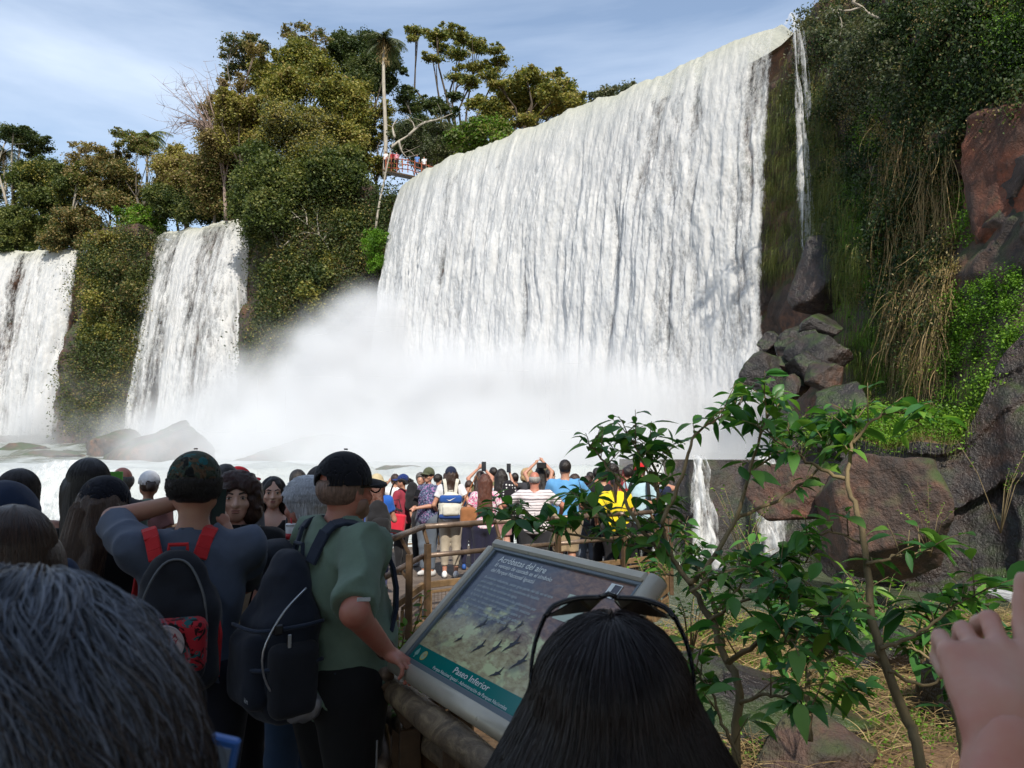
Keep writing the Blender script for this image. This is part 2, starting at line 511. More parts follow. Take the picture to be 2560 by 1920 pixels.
# ================================================================ cliff behind the falls and to the right
cliff_plan = [(-150, 112), (-95, 104)] + [(p.x, p.y + 1.2) for p in left_crest[1:]] + [(-46.5, 84), (-40.5, 82)] + [(p.x + .3, p.y + 1.3) for p in mid_crest] + \
    [(-25.2, 76.5), (-21.5, 72), (-16, 71.5), (-12.5, 71)] + [(p.x + 1.6, p.y + 1.5) for p in main_crest[1:-1]] + \
    [(15.7, 42.8), (15.9, 41.4), (16.1, 39.5), (16.9, 36.8), (17.2, 34.0), (17.7, 31.0), (18.0, 28), (18.6, 24), (19.6, 20), (22, 12), (27, 2), (34, -20)]
CP = np.array(cliff_plan)
def cliff_sheet(name, plan, ztop, zbot, n, m, amp, seed, mat, lean=.12, slab=1.0):
    A = np.array(plan); d = np.r_[0, np.cumsum(np.linalg.norm(np.diff(A, axis=0), axis=1))]
    t = np.linspace(0, d[-1], n); X = np.interp(t, d, A[:, 0]); Y = np.interp(t, d, A[:, 1])
    T = np.stack([np.gradient(X), np.gradient(Y)], -1); T /= np.linalg.norm(T, axis=1)[:, None] + 1e-9
    ks = 9; T = np.stack([np.convolve(np.pad(T[:, c], 4, 'edge'), np.ones(ks) / ks, 'valid') for c in range(2)], -1); T /= np.linalg.norm(T, axis=1)[:, None]
    N = np.stack([T[:, 1], -T[:, 0]], -1)                       # towards the viewer's side
    v = np.linspace(0, 1, m)[:, None]
    zt = (ztop(X, Y) if callable(ztop) else np.full(n, ztop))[None]
    zb = (zbot(X, Y) if callable(zbot) else np.full(n, zbot))[None]
    Z = zb + (zt - zb) * v
    X3 = np.repeat(X[None], m, 0); Y3 = np.repeat(Y[None], m, 0)
    pp = np.stack([X3, Y3, Z], -1).reshape(-1, 3)
    big = fbm(pp * [.13, .13, .17], 4, seed).reshape(m, n)
    # blocky basalt: cells of value noise give ledges and joints
    cell = vnoise(np.floor(pp * [.55, .55, .42] + fbm(pp * .3, 2, seed + 5)[:, None] * 1.2) * 7.7, seed + 9).reshape(m, n)
    fine = fbm(pp * [.7, .7, .9], 5, seed + 3).reshape(m, n)
    off = amp * (1.1 * big + .42 * slab * cell + .38 * fine) + lean * (zt - Z)
    X3 = X3 + N[None, :, 0] * off; Y3 = Y3 + N[None, :, 1] * off
    V = np.stack([X3, Y3, Z], -1).reshape(-1, 3)
    return V, gfaces(n, m), (X, Y, N, zt[0])
def topz(x, y): return 25.2 + 3.2 * sstep(17.0, 17.8, x) + 6 * sstep(18, 23, x) + np.where((x < -12.6) & (x > -25.2), 1.5, 0) + np.where((x < -39.7) & (x > -49), 1.0, 0)
V, F, cinfo = cliff_sheet('cliff', CP, topz, -4.0, 1500, 190, 1.0, 21, ROCK)
cliff = mesh('cliff', V, F, ROCK); cliff['kind'] = 'structure'
# the river plateau on top
n = len(cinfo[0]); sel = np.arange(0, n, 6)
back = np.stack([cinfo[0][sel] - cinfo[2][sel, 0] * 55, cinfo[1][sel] - cinfo[2][sel, 1] * 55], -1)
V = []; k = len(sel); rows = 12
for r_ in range(rows):
    a = r_ / (rows - 1); q = np.stack([cinfo[0][sel], cinfo[1][sel]], -1) * (1 - a) + np.stack([cinfo[0][sel] * 1.35 + 0, cinfo[1][sel] + 95], -1) * a
    hh = cinfo[3][sel] * (1 - a) + 27 * a + .8 * fbm(np.c_[q * .1, 0 * q[:, 0]], 3, 4) * (a > 0)
    V.append(np.c_[q, hh])
mesh('plateau', np.concatenate(V), gfaces(k, rows), SOIL)['kind'] = 'structure'

# ================================================================ waterfalls
def waterfall(name, crest, zbase, v0, nu, nv, seed, cover_fn, label, amp=1.0, spread=0.0, upstream=7.0):
    C, t = resample(crest, nu)
    T = np.gradient(C[:, :2], axis=0); T /= np.linalg.norm(T, axis=1)[:, None]
    N = np.stack([T[:, 1], -T[:, 0]], -1)
    m_ = N.mean(0); m_ /= np.linalg.norm(m_); N = N * .4 + m_ * .6; N /= np.linalg.norm(N, axis=1)[:, None]
    L = t[-1]; nl = 14                                           # rows of the lip
    rows = []; cov = []; lip = []
    U = t[None].repeat(nv + nl, 0)
    s = np.concatenate([-np.linspace(1, 0, nl, endpoint=False) ** 1.3, np.linspace(0, 1, nv) ** 1.25])[:, None].repeat(nu, 1)
    zb = np.interp(t, [0, L], zbase)[None]
    drop = np.clip(s, 0, 1) * (CREST - zb)
    vel = v0 * (1 + .25 * fbm(np.c_[t * .35, 0 * t, 0 * t], 3, seed))[None]
    o = vel * np.sqrt((drop + .35) / 4.9) - v0 * .25
    o = np.where(s < 0, s * upstream + o.min(), o)
    pz = CREST - drop + .35 * np.exp(-((s / .03) ** 2)) * 0
    cb = (.28 * fbm(np.c_[t * .55, 0 * t, 0 * t], 4, seed + 12) + .10 * fbm(np.c_[t * 2.4, 0 * t, 0 * t], 3, seed + 13))[None]
    pz = np.where(s < 0, CREST + .05, pz) + cb * np.exp(-np.clip(s, 0, 1) * 9)
    # columns, clumps, and the broken lower half
    q = np.stack([U, pz, 0 * U], -1).reshape(-1, 3)
    warp = fbm(q * [.25, .12, 1], 3, seed + 7)
    qw = q + np.stack([warp * 1.1, 0 * warp, 0 * warp], -1)
    col = 1 - np.abs(fbm(qw * [.55, .035, 1], 4, seed + 1)) * 2.2
    col2 = fbm(qw * [1.7, .09, 1], 3, seed + 2)
    cl = fbm(q * [1.1, .42, 1] + 3.3, 5, seed + 3, gain=.6)
    g = np.clip(drop.ravel() / 9, 0.03, 1)
    edge = sstep(0, .9, U.ravel()) * sstep(0, .9, L - U.ravel())
    fn = fbm(q * [3.2, .8, 1] + 9.1, 4, seed + 5, gain=.65)
    d = amp * (col * .55 * (.15 + .85 * g) + col2 * .20 * (.12 + .88 * g) + cl * .26 * g ** .8 + fn * .15 * (.2 + .8 * g))
    d = np.where(s.ravel() < 0, d * .1, d) * (.3 + .7 * edge)
    X = (C[None, :, 0] + N[None, :, 0] * o) + N[None, :, 0] * d.reshape(s.shape)
    Y = (C[None, :, 1] + N[None, :, 1] * o) + N[None, :, 1] * d.reshape(s.shape)
    sp = (U / L - .5) * spread * np.clip(s, 0, 1)
    X = X + T[None, :, 0] * sp + .10 * cl.reshape(s.shape) * np.clip(s, 0, 1); Y = Y + T[None, :, 1] * sp
    Z = pz + .12 * cl.reshape(s.shape) * np.clip(s * 4, 0, 1)
    cover = cover_fn(U / L, np.clip(s, 0, 1)) + .5 * (col.reshape(s.shape) - .45) + (.35 * col2 + .4 * cl + .25 * fn).reshape(s.shape) * np.clip(s * 8, 0.2, 1)
    cover = np.where(s < 0.01, 1.5, cover)
    cover = cover - 1.2 * (1 - sstep(0, .55, U)) * (s > .0) - 1.2 * (1 - sstep(0, .55, L - U)) * (s > .0)
    lipv = np.exp(-(np.clip(s, 0, 1) / .05)) * .55
    F = gfaces(nu, nv + nl)
    ob = mesh(name, np.stack([X, Y, Z], -1).reshape(-1, 3), F, m_fall(name), attrs={'cover': cover.ravel(), 'lip': lipv.ravel()})
    tag(ob, label, 'waterfall')
    return ob
def cov_main(u, s):
    c = .92 - .50 * sstep(.66, .80, u) * (1 - .3 * s)
    c = c - .5 * np.exp(-((u - (.275 + .02 * s)) / .016) ** 2) * (s < .75) - .2 * np.exp(-((u - .52) / .02) ** 2)
    return c + .3 * np.exp(-((u - .93) / .03) ** 2)
waterfall('waterfall', main_crest, (2.0, 1.6), 1.7, 900, 520, 31, cov_main, 'widest white waterfall pouring over the dark cliff beside the vine covered wall', 1.0)
def cov_mid(u, s): return .30 + .35 * np.exp(-((u - .48 - .08 * s) / .13) ** 2) + .25 * np.exp(-((u - .95) / .05) ** 2) - .12 * np.exp(-((u - .72) / .08) ** 2)
waterfall('waterfall', mid_crest, (3.0, 3.0), 2.3, 360, 380, 41, cov_mid, 'narrow middle waterfall falling between two dark tree covered rock faces', .75, 2.0)
def cov_left(u, s): return .62 + .3 * np.exp(-((u - .85) / .08) ** 2) - .3 * np.exp(-((u - .72) / .05) ** 2)
waterfall('waterfall', left_crest, (3.4, 3.4), 2.6, 420, 380, 51, cov_left, 'waterfall cut off by the picture edge, farthest from the vine covered wall', .9, 1.0)

# ================================================================ mist: a real volume, denser where the falls land
def blob(px, py, Y, rx, ry, rz, k): p = P(px, py, Y); return (tuple(p), (rx, ry, rz), k)
BL = [blob(372, 318, 60, 3.0, 3.5, 3.2, 1.2), blob(352, 345, 59, 4.2, 4.5, 4.0, 1.0), blob(326, 375, 58, 5.5, 6, 4.4, .85), blob(410, 395, 55, 8, 7, 4.6, .95), blob(480, 415, 51, 9, 6, 4.6, 1.0),
      blob(560, 415, 46, 9, 6, 4.6, 1.1), blob(640, 425, 41, 8, 5, 3.6, 1.1), blob(715, 435, 37.5, 6, 3.5, 2.6, .9), blob(250, 410, 62, 10, 8, 4.6, .75), blob(170, 430, 74, 9, 5, 3.4, .8),
      blob(60, 430, 84, 13, 5, 4.2, .9), blob(340, 430, 50, 12, 8, 4.2, .9), blob(470, 455, 40, 16, 6, 3.0, 1.0), blob(620, 462, 34, 9, 5, 2.2, .9), blob(400, 350, 61, 4, 3, 4, .6), blob(200, 450, 50, 16, 9, 2.6, .42),
      blob(600, 360, 47, 14, 5, 8, .34), blob(470, 350, 55, 9, 5, 7, .30), blob(720, 380, 39, 5, 3, 6, .36), blob(330, 390, 66, 16, 10, 7, .4), blob(120, 400, 82, 20, 6, 7, .35), blob(350, 470, 32, 22, 5, 2.6, .5)]
def mist_object():
    me = bpy.data.meshes.new('mist'); o = bpy.data.objects.new('mist', me); COL.objects.link(o)
    tag(o, 'white spray cloud rising where the waterfalls land on the river', 'mist', kind='stuff')
    g = bpy.data.node_groups.new('mist_field', 'GeometryNodeTree')
    g.interface.new_socket('Geometry', in_out='OUTPUT', socket_type='NodeSocketGeometry')
    N = g.nodes; Lk = g.links.new
    def nn(t, **k):
        n = N.new(t)
        for a, b in k.items(): setattr(n, a, b)
        return n
    pos = nn('GeometryNodeInputPosition').outputs[0]
    nz = nn('ShaderNodeTexNoise'); nz.inputs['Scale'].default_value = .24; nz.inputs['Detail'].default_value = 6; nz.inputs['Roughness'].default_value = .68; nz.inputs['Distortion'].default_value = .6
    Lk(pos, nz.inputs['Vector'])
    total = None
    for c, r, k in BL:
        a = nn('ShaderNodeVectorMath', operation='SUBTRACT'); Lk(pos, a.inputs[0]); a.inputs[1].default_value = c
        b = nn('ShaderNodeVectorMath', operation='MULTIPLY'); Lk(a.outputs[0], b.inputs[0]); b.inputs[1].default_value = tuple(1 / q for q in r)
        l = nn('ShaderNodeVectorMath', operation='LENGTH'); Lk(b.outputs[0], l.inputs[0])
        m = nn('ShaderNodeMapRange', interpolation_type='SMOOTHSTEP'); Lk(l.outputs['Value'], m.inputs['Value'])
        m.inputs['From Min'].default_value = 1.45; m.inputs['From Max'].default_value = 0; m.inputs['To Min'].default_value = 0; m.inputs['To Max'].default_value = k
        if total is None: total = m.outputs[0]
        else:
            s_ = nn('ShaderNodeMath', operation='ADD'); Lk(total, s_.inputs[0]); Lk(m.outputs[0], s_.inputs[1]); total = s_.outputs[0]
    cl = nn('ShaderNodeMath', operation='MINIMUM'); Lk(total, cl.inputs[0]); cl.inputs[1].default_value = 1.15
    nm = nn('ShaderNodeMapRange'); Lk(nz.outputs[0], nm.inputs['Value']); nm.inputs['From Min'].default_value = .3; nm.inputs['From Max'].default_value = .7; nm.inputs['To Min'].default_value = -.62; nm.inputs['To Max'].default_value = .55
    gt = nn('ShaderNodeMapRange'); Lk(cl.outputs[0], gt.inputs['Value']); gt.inputs['From Min'].default_value = .0; gt.inputs['From Max'].default_value = .42
    nm2 = nn('ShaderNodeMath', operation='MULTIPLY'); Lk(nm.outputs[0], nm2.inputs[0]); Lk(gt.outputs[0], nm2.inputs[1])
    ad = nn('ShaderNodeMath', operation='ADD'); Lk(cl.outputs[0], ad.inputs[0]); Lk(nm2.outputs[0], ad.inputs[1])
    fin = nn('ShaderNodeMapRange'); Lk(ad.outputs[0], fin.inputs['Value']); fin.inputs['From Min'].default_value = .05; fin.inputs['From Max'].default_value = 1.2
    pw = nn('ShaderNodeMath', operation='POWER'); Lk(fin.outputs[0], pw.inputs[0]); pw.inputs[1].default_value = 2.0
    vc = nn('GeometryNodeVolumeCube')
    lo, hi = (-66, 27.5, -.5), (14, 90, 19)
    Lk(pw.outputs[0], vc.inputs['Density']); vc.inputs['Min'].default_value = lo; vc.inputs['Max'].default_value = hi
    for ax, a, b in zip('XYZ', lo, hi): vc.inputs['Resolution ' + ax].default_value = int((b - a) / .38)
    sm = nn('GeometryNodeSetMaterial'); Lk(vc.outputs[0], sm.inputs[0])
    s = NT('mist'); dn = s.n('ShaderNodeAttribute', attribute_name='density').outputs['Fac']
    pv = s.n('ShaderNodeVolumePrincipled', {'Color': (.93, .94, .955, 1), 'Density': s.math('MULTIPLY', dn, MIST_K), 'Anisotropy': .0, 'Density Attribute': ''})
    s.t.links.new(pv.outputs[0], s.out.inputs['Volume']); sm.inputs['Material'].default_value = s.m
    o_ = nn('NodeGroupOutput'); Lk(sm.outputs[0], o_.inputs[0])
    md = o.modifiers.new('field', 'NODES'); md.node_group = g
    me.materials.append(s.m)
    return o
MIST_K = .40
mist_object()
# ================================================================ vegetation
from mathutils.bvhtree import BVHTree
def m_leaf(name, cols, rough=.55, trans=.35):
    s = NT(name); t = s.n('ShaderNodeAttribute', attribute_name='tone').outputs['Fac']
    k = len(cols)
    c = s.ramp(t, [(i / (k - 1), cols[i]) for i in range(k)])
    p = s.pbr(c, rough, None, .35)
    tr = s.n('ShaderNodeBsdfTranslucent', {'Color': s.mix(1.0, c, (1.0, 1.15, .55, 1), 'MULTIPLY')}).outputs[0]
    return s.done(s.n('ShaderNodeMixShader', {0: trans, 1: p, 2: tr}).outputs[0])
LEAF = {
    'yellow': m_leaf('foliage_yellow', [(.12, .125, .03), (.24, .225, .045), (.35, .31, .07), (.27, .19, .07)]),
    'green': m_leaf('foliage_green', [(.05, .075, .02), (.10, .13, .03), (.16, .18, .045), (.23, .22, .06)]),
    'dark': m_leaf('foliage_dark', [(.025, .045, .015), (.045, .07, .02), (.075, .10, .03), (.12, .13, .04)]),
    'brown': m_leaf('foliage_brown', [(.14, .105, .045), (.22, .165, .065), (.30, .225, .09), (.18, .165, .05)]),
    'grey': m_leaf('foliage_grey', [(.05, .07, .04), (.09, .11, .06), (.13, .14, .08), (.16, .15, .07)]),
    'bright': m_leaf('foliage_bright', [(.05, .12, .008), (.09, .20, .012), (.13, .27, .02), (.20, .34, .03)]),
    'dry': m_leaf('dry_stalks', [(.16, .10, .045), (.28, .19, .085), (.42, .31, .15), (.22, .18, .07)], .8, .15),
    'vine': m_leaf('foliage_vine', [(.014, .03, .009), (.026, .052, .013), (.045, .08, .022), (.09, .115, .03)]),
    'shrub': m_leaf('shrub_leaf', [(.035, .12, .04), (.06, .19, .045), (.10, .26, .05), (.22, .40, .06)], .38, .42),
}
def m_bark(name, a, b, sc=6):
    s = NT(name); v = s.coord('Object', (1, 1, .25)); n = s.noise(v, sc, 6, .65)
    return s.done(s.pbr(s.mix(s.rng(n, .35, .65), a, b), .9, s.bump(n, .7, .03)))
BARK = {'grey': m_bark('bark_grey', (.10, .085, .07), (.22, .19, .16)), 'pale': m_bark('bark_pale', (.26, .23, .18), (.42, .38, .32)), 'dark': m_bark('bark_dark', (.04, .03, .022), (.10, .075, .05)),
        'twig': m_bark('bark_twig', (.12, .09, .045), (.24, .18, .09)), 'pink': m_bark('bark_pink', (.2, .14, .12), (.33, .25, .21))}
def leaf_mesh(name, C, size, mat, parent=None, tone=None, droop=0.0, aspect=.55, r=None):
    """one small leaf-shaped face per centre"""
    r = r or rng; n = len(C)
    a = r.normal(size=(n, 3)); a[:, 2] = a[:, 2] * .7 - droop; a /= np.linalg.norm(a, axis=1)[:, None]
    b = np.cross(a, r.normal(size=(n, 3))); b /= np.linalg.norm(b, axis=1)[:, None] + 1e-9
    s = (np.asarray(size) * r.uniform(.7, 1.3, n))[:, None] if np.isscalar(size) else (size * r.uniform(.7, 1.3, n))[:, None]
    V = np.stack([C - a * s * .5, C + b * s * aspect * .5 - a * s * .05, C + a * s * .5, C - b * s * aspect * .5 - a * s * .05], 1).reshape(-1, 3)
    F = np.arange(4 * n).reshape(n, 4)
    tn = r.uniform(0, 1, n) if tone is None else np.clip(tone + r.normal(0, .14, n), 0, 1)
    return mesh(name, V, F, mat, parent, smooth=False, attrs={'tone': np.repeat(tn, 4)})
def lobe_points(lobes, dens, r, sub=26, spread=.24, leaf=.22):
    leaf = .22; P_, T_ = [], []
    for (c, rad) in lobes:
        c = np.array(c); rad = np.array(rad) * np.ones(3)
        area = (rad[0] * rad[2]) * 12
        n = int(dens * area / leaf ** 2)
        k = max(5, int(sub * (rad.mean() / 2.2) ** 1.2))
        d = r.normal(size=(k, 3)); d /= np.linalg.norm(d, axis=1)[:, None]
        sc = c + d * rad * r.uniform(.45, 1.0, k)[:, None]
        tone = r.uniform(.1, .9, k)
        i = r.integers(0, k, n)
        p = sc[i] + r.normal(size=(n, 3)) * rad * spread
        P_.append(p); T_.append(tone[i])
    return np.concatenate(P_), np.concatenate(T_)
def limbs(base, lobes, r0, r, wig=.25, twigs=3):
    """trunk and branches reaching the crown's lobes"""
    mb = MB(); base = Vector(base)
    cs = [Vector(c) for c, _ in lobes]; top = sum(cs, Vector()) / len(cs)
    fork = base.lerp(top, .55)
    fork.x = base.x * .4 + top.x * .6
    H = (fork - base).length
    tr = [base + (fork - base) * t + Vector((r.normal() * .02 * H * math.sin(3 * t), r.normal() * .02 * H, 0)) for t in np.linspace(0, 1, 7)]
    mb.tube(tr, [r0 * .75 * (1.25 - .6 * t) for t in np.linspace(0, 1, 7)], 8)
    mx = max(float(np.mean(rd)) for _, rd in lobes); big = [q for q in lobes if float(np.mean(q[1])) > .5 * mx]
    for li, (c, rad) in enumerate(big):
        if len(big) > 6 and li % 2: continue
        c = Vector(c); t0 = r.uniform(.55, 1.0); s = tr[int(t0 * 6)]
        mid = s.lerp(c, .5) + Vector(r.normal(size=3)) * wig * (c - s).length * .35 + Vector((0, 0, .1 * (c - s).length))
        mb.tube([s, s.lerp(mid, .5) + Vector(r.normal(size=3)) * .1, mid, mid.lerp(c, .55), c], [r0 * .34, r0 * .28, r0 * .22, r0 * .15, r0 * .07], 6)
        for _ in range(twigs):
            e = c + Vector(r.normal(size=3)) * float(np.mean(rad)) * .55
            mb.tube([mid.lerp(c, r.uniform(.2, .8)), e], [r0 * .16, r0 * .04], 4)
    return mb
def tree(base, lobes, r0, kind, bark, label, cat='tree', name='tree', group=None, dens=1.0, leaf=.27, seed=0, sub=26, spread=.34, twigs=3, kind2=None):
    r = np.random.default_rng(seed + 100)
    if base[2] > 25.4: base = (base[0], base[1], 25.4)
    e = empty(name, base, label=label, cat=cat, group=group)
    b = Vector(base)
    L = [((c[0] - b.x, c[1] - b.y, c[2] - b.z), rd) for c, rd in lobes]
    mb = limbs((0, 0, 0), L, r0, r, twigs=twigs); mb.build('trunk', BARK[bark], e, smooth=True)
    p, t = lobe_points(L, dens * 6.5, r, sub, spread, leaf)
    if kind2:
        m = r.random(len(p)) < .35
        leaf_mesh('crown', p[~m], leaf, LEAF[kind], e, t[~m], r=r); leaf_mesh('crown', p[m], leaf, LEAF[kind2], e, t[m], r=r)
    else: leaf_mesh('crown', p, leaf, LEAF[kind], e, t, r=r)
    return e
def ptree(bpx, bpy_, Y, lobes, r0, kind, bark, label, flat=.7, jitter=2.5, **k):
    """lobes as (px, py, radius in px) at about distance Y"""
    r = np.random.default_rng(abs(hash((int(bpx), int(bpy_)))) % 9999 if False else int(bpx * 7 + bpy_ * 13) % 9999)
    L = []
    for (a, b, q) in lobes:
        y = Y + r.uniform(-jitter, jitter); m = q * Y / FPX
        c = P(a, b, y); L.append((tuple(c), (m * 1.08, m * 1.0, m * flat * 1.05)))
        for _ in range(5):
            d = r.normal(size=3); d /= np.linalg.norm(d); d[2] = abs(d[2]) if r.random() < .7 else d[2]
            f = r.uniform(.22, .42); L.append((tuple(np.array(c) + d * [m, m * .9, m * max(flat, .6)] * r.uniform(.95, 1.45)), (m * f, m * f, m * f * (.5 if flat < .6 else .8))))
    return tree(tuple(P(bpx, bpy_, Y)), L, r0, kind, bark, label, seed=int(bpx * 3 + bpy_), **k)
def z6(x, y, q=None): return (160 + .1989 * x, .1989 * y) if q is None else (160 + .1989 * x, .1989 * y, .1989 * q)
def z7(x, y, q=None): return (.217 * x, 112 + .217 * y) if q is None else (.217 * x, 112 + .217 * y, .217 * q)
def L6(*a): return [z6(*q) for q in a]
def L7(*a): return [z7(*q) for q in a]
G_TREES = 'trees growing above the waterfalls'
# --- the tall stand between the middle and the widest fall
ptree(*z6(420, 800), 79, L6((370, 215, 45), (450, 190, 40), (340, 270, 40), (430, 280, 60), (500, 240, 40), (370, 350, 45), (470, 340, 50), (330, 385, 25)), .22, 'dark', 'grey', 'open crowned tree with airy tips, highest one left of the tall palm', flat=.55, group=G_TREES, kind2='brown', dens=.7)
ptree(*z6(740, 800), 80, L6((650, 150, 35), (720, 140, 35), (780, 160, 35), (690, 205, 40), (760, 230, 45), (830, 200, 25), (830, 270, 35), (640, 180, 20)), .2, 'brown', 'grey', 'thin brown topped tree sticking up between two leafy crowns', flat=.5, group=G_TREES, dens=.55, kind2='green')
ptree(*z6(990, 800), 82, L6((930, 230, 60), (1010, 210, 55), (1080, 260, 60), (950, 320, 70), (1050, 350, 75), (1130, 330, 60), (1000, 420, 60), (1110, 420, 60), (880, 250, 30), (1160, 240, 40), (1220, 360, 22), (870, 200, 25)), .4, 'dark', 'dark', 'dense dark green tree right behind the tall palm trunk', flat=.75, group=G_TREES, dens=1.4)
ptree(*z6(620, 980), 77, L6((560, 420, 75), (650, 330, 70), (720, 290, 70), (800, 350, 70), (700, 420, 90), (500, 360, 55), (850, 440, 60), (610, 480, 80), (760, 300, 50)), .4, 'yellow', 'grey', 'broad yellow green tree in the middle of the tall stand', flat=.8, group=G_TREES, dens=1.5, kind2='green')
ptree(*z6(930, 1000), 76, L6((900, 480, 80), (960, 560, 80), (870, 570, 70), (1000, 480, 55), (930, 640, 80), (1020, 600, 45), (980, 700, 60), (900, 720, 70)), .3, 'yellow', 'grey', 'yellow green vine draped tree just left of the palm trunk', flat=.85, group=G_TREES, dens=1.5, kind2='green')
ptree(*z6(420, 1000), 75, L6((400, 560, 75), (350, 620, 60), (450, 650, 80), (500, 540, 60), (380, 700, 70), (480, 730, 70), (330, 500, 45), (300, 590, 35)), .3, 'yellow', 'dark', 'leafy yellow green tree beside the bare pinkish twigs', flat=.8, group=G_TREES, dens=1.4, kind2='brown')
ptree(*z6(640, 1060), 73, L6((600, 600, 80), (700, 640, 90), (780, 600, 70), (650, 720, 95), (760, 740, 90), (840, 660, 70), (830, 780, 80), (690, 820, 90), (560, 700, 60)), .3, 'yellow', 'grey', 'feathery pale leaved tree at the front of the tall stand', flat=.75, group=G_TREES, dens=1.4, leaf=.22, kind2='grey')
ptree(*z6(330, 1000), 78, L6((250, 560, 45), (290, 500, 40), (230, 660, 50), (320, 560, 40), (260, 720, 60), (420, 430, 50), (320, 420, 30), (480, 260, 40)), .22, 'brown', 'pink', 'brownish thin leaved tree at the left edge of the tall stand', group=G_TREES, dens=.7)
# hanging mass down the cliff between the falls
ptree(*z6(600, 1500), 71, L6((480, 830, 80), (560, 900, 90), (650, 920, 80), (740, 900, 80), (840, 880, 90), (930, 860, 90), (980, 960, 80), (900, 1000, 80), (470, 960, 80), (420, 1050, 70), (540, 1060, 80), (1000, 1050, 60), (960, 1130, 60), (480, 1130, 60)), .3, 'green', 'dark', 'dark bush mass hanging over the cliff edge left of the widest fall', cat='bush', name='bush', flat=1.0, dens=1.5, kind2='dark')
ptree(*z6(850, 1560), 70.5, L6((800, 1300, 60), (860, 1360, 60), (780, 1400, 55), (760, 1480, 50), (880, 1470, 60), (960, 1480, 50), (830, 1550, 60), (1000, 1440, 40), (700, 1300, 35), (720, 1240, 40)), .1, 'yellow', 'dark', 'yellow green creeper bush low on the red cliff left of the spray', cat='bush', name='bush', flat=1.0, dens=.9, kind2='green')
ptree(*z6(1070, 1350), 68.5, L6((1070, 1230, 45), (1060, 1290, 45), (1110, 1200, 30), (1090, 1330, 35), (1050, 1370, 25)), .05, 'bright', 'dark', 'bright green clump of fern at the left rim of the widest fall', cat='fern', name='fern', flat=1.2, dens=1.6, leaf=.16)
# right of the palm
ptree(*z6(1540, 700), 84, L6((1290, 160, 45), (1270, 195, 28), (1390, 160, 50), (1470, 160, 50), (1540, 200, 50), (1400, 220, 40), (1600, 240, 50), (1480, 270, 55), (1370, 290, 40), (1680, 250, 40), (1720, 310, 45), (1600, 340, 55), (1500, 380, 50), (1660, 380, 50), (1560, 420, 45)), .5, 'green', 'dark', 'spreading umbrella shaped tree above the left part of the widest fall', flat=.42, group=G_TREES, dens=1.3, kind2='yellow', spread=.32)
ptree(*z6(1790, 740), 72, L6((1840, 370, 50), (1780, 420, 55), (1900, 420, 60), (1960, 470, 60), (2000, 370, 35), (2030, 440, 50), (2080, 520, 60), (1880, 500, 70), (1760, 500, 70), (1990, 560, 60), (1680, 560, 70), (2110, 570, 35), (1820, 590, 50), (1600, 530, 50), (1700, 430, 40)), .45, 'yellow', 'dark', 'low wide dark limbed tree leaning over the top of the widest fall', flat=.5, group=G_TREES, dens=1.3, kind2='green')
ptree(*z6(1330, 800), 80, L6((1230, 480, 45), (1300, 520, 50), (1260, 560, 45), (1380, 520, 45), (1440, 560, 50), (1330, 610, 55), (1480, 490, 35), (1250, 460, 30), (1220, 520, 25)), .25, 'dark', 'grey', 'layered dark tree right of the palm trunk', flat=.5, group=G_TREES, dens=1.2)
ptree(*z6(1420, 850), 72, L6((1240, 650, 55), (1320, 700, 60), (1220, 740, 50), (1300, 780, 50), (1400, 640, 55), (1380, 740, 60), (1460, 780, 55), (1180, 680, 35), (1440, 690, 50)), .2, 'grey', 'grey', 'grey leaved low tree beside the upper viewing rail', flat=.7, group=G_TREES, dens=1.3, leaf=.2, kind2='dark')
ptree(*z6(1620, 800), 69, L6((1540, 680, 55), (1620, 650, 60), (1700, 640, 55), (1600, 730, 50), (1520, 760, 45), (1700, 710, 45), (1760, 680, 35), (1480, 700, 40)), .2, 'green', 'dark', 'round green bush tree above the left lip of the widest fall', flat=.75, group=G_TREES, dens=1.5, kind2='bright')
ptree(605, 112, 74, [(596, 98, 8), (606, 92, 8), (616, 95, 9), (626, 90, 9), (612, 102, 9), (634, 98, 8), (600, 106, 8), (624, 104, 8)], .15, 'grey', 'grey', 'small hazy bluish tree peeping over the widest waterfall', flat=.6, group=G_TREES, dens=.8)
# --- the stand above the left falls
ptree(*z7(20, 440), 96, L7((60, 90, 50), (120, 100, 45), (30, 120, 35), (170, 130, 40), (100, 150, 45), (200, 170, 35), (140, 190, 35)), .55, 'dark', 'pale', 'dark umbrella tree with pale forked trunk at the left edge', flat=.4, group=G_TREES, dens=1.2)
ptree(*z7(230, 520), 94, L7((130, 260, 55), (200, 250, 50), (260, 280, 50), (150, 330, 60), (240, 340, 60), (320, 330, 50), (90, 320, 45), (300, 270, 40), (180, 400, 60)), .3, 'green', 'pale', 'green tree next to the dark umbrella tree at the left', flat=.6, group=G_TREES, dens=1.2, kind2='dark')
ptree(*z7(300, 520), 92, L7((340, 150, 20), (400, 170, 35), (450, 165, 30), (350, 220, 40), (430, 230, 40), (480, 200, 30), (330, 280, 35), (400, 300, 40)), .3, 'brown', 'pale', 'thin brown crowned tree with a leaning pale trunk', flat=.5, group=G_TREES, dens=.6)
ptree(*z7(560, 540), 90, L7((530, 210, 45), (500, 270, 45), (560, 260, 45), (530, 340, 55), (480, 340, 40), (590, 330, 50), (500, 410, 50), (560, 420, 50), (440, 390, 40)), .25, 'brown', 'dark', 'brown green tree standing left of the small far palm', flat=.7, group=G_TREES, dens=1.1, kind2='dark')
ptree(*z7(660, 430), 89, L7((540, 100, 30), (590, 110, 35), (640, 140, 40), (600, 160, 35), (660, 180, 35), (560, 150, 25), (700, 160, 30)), .2, 'green', 'grey', 'wide topped slim tree just in front of the small far palm', flat=.45, group=G_TREES, dens=.9, kind2='brown')
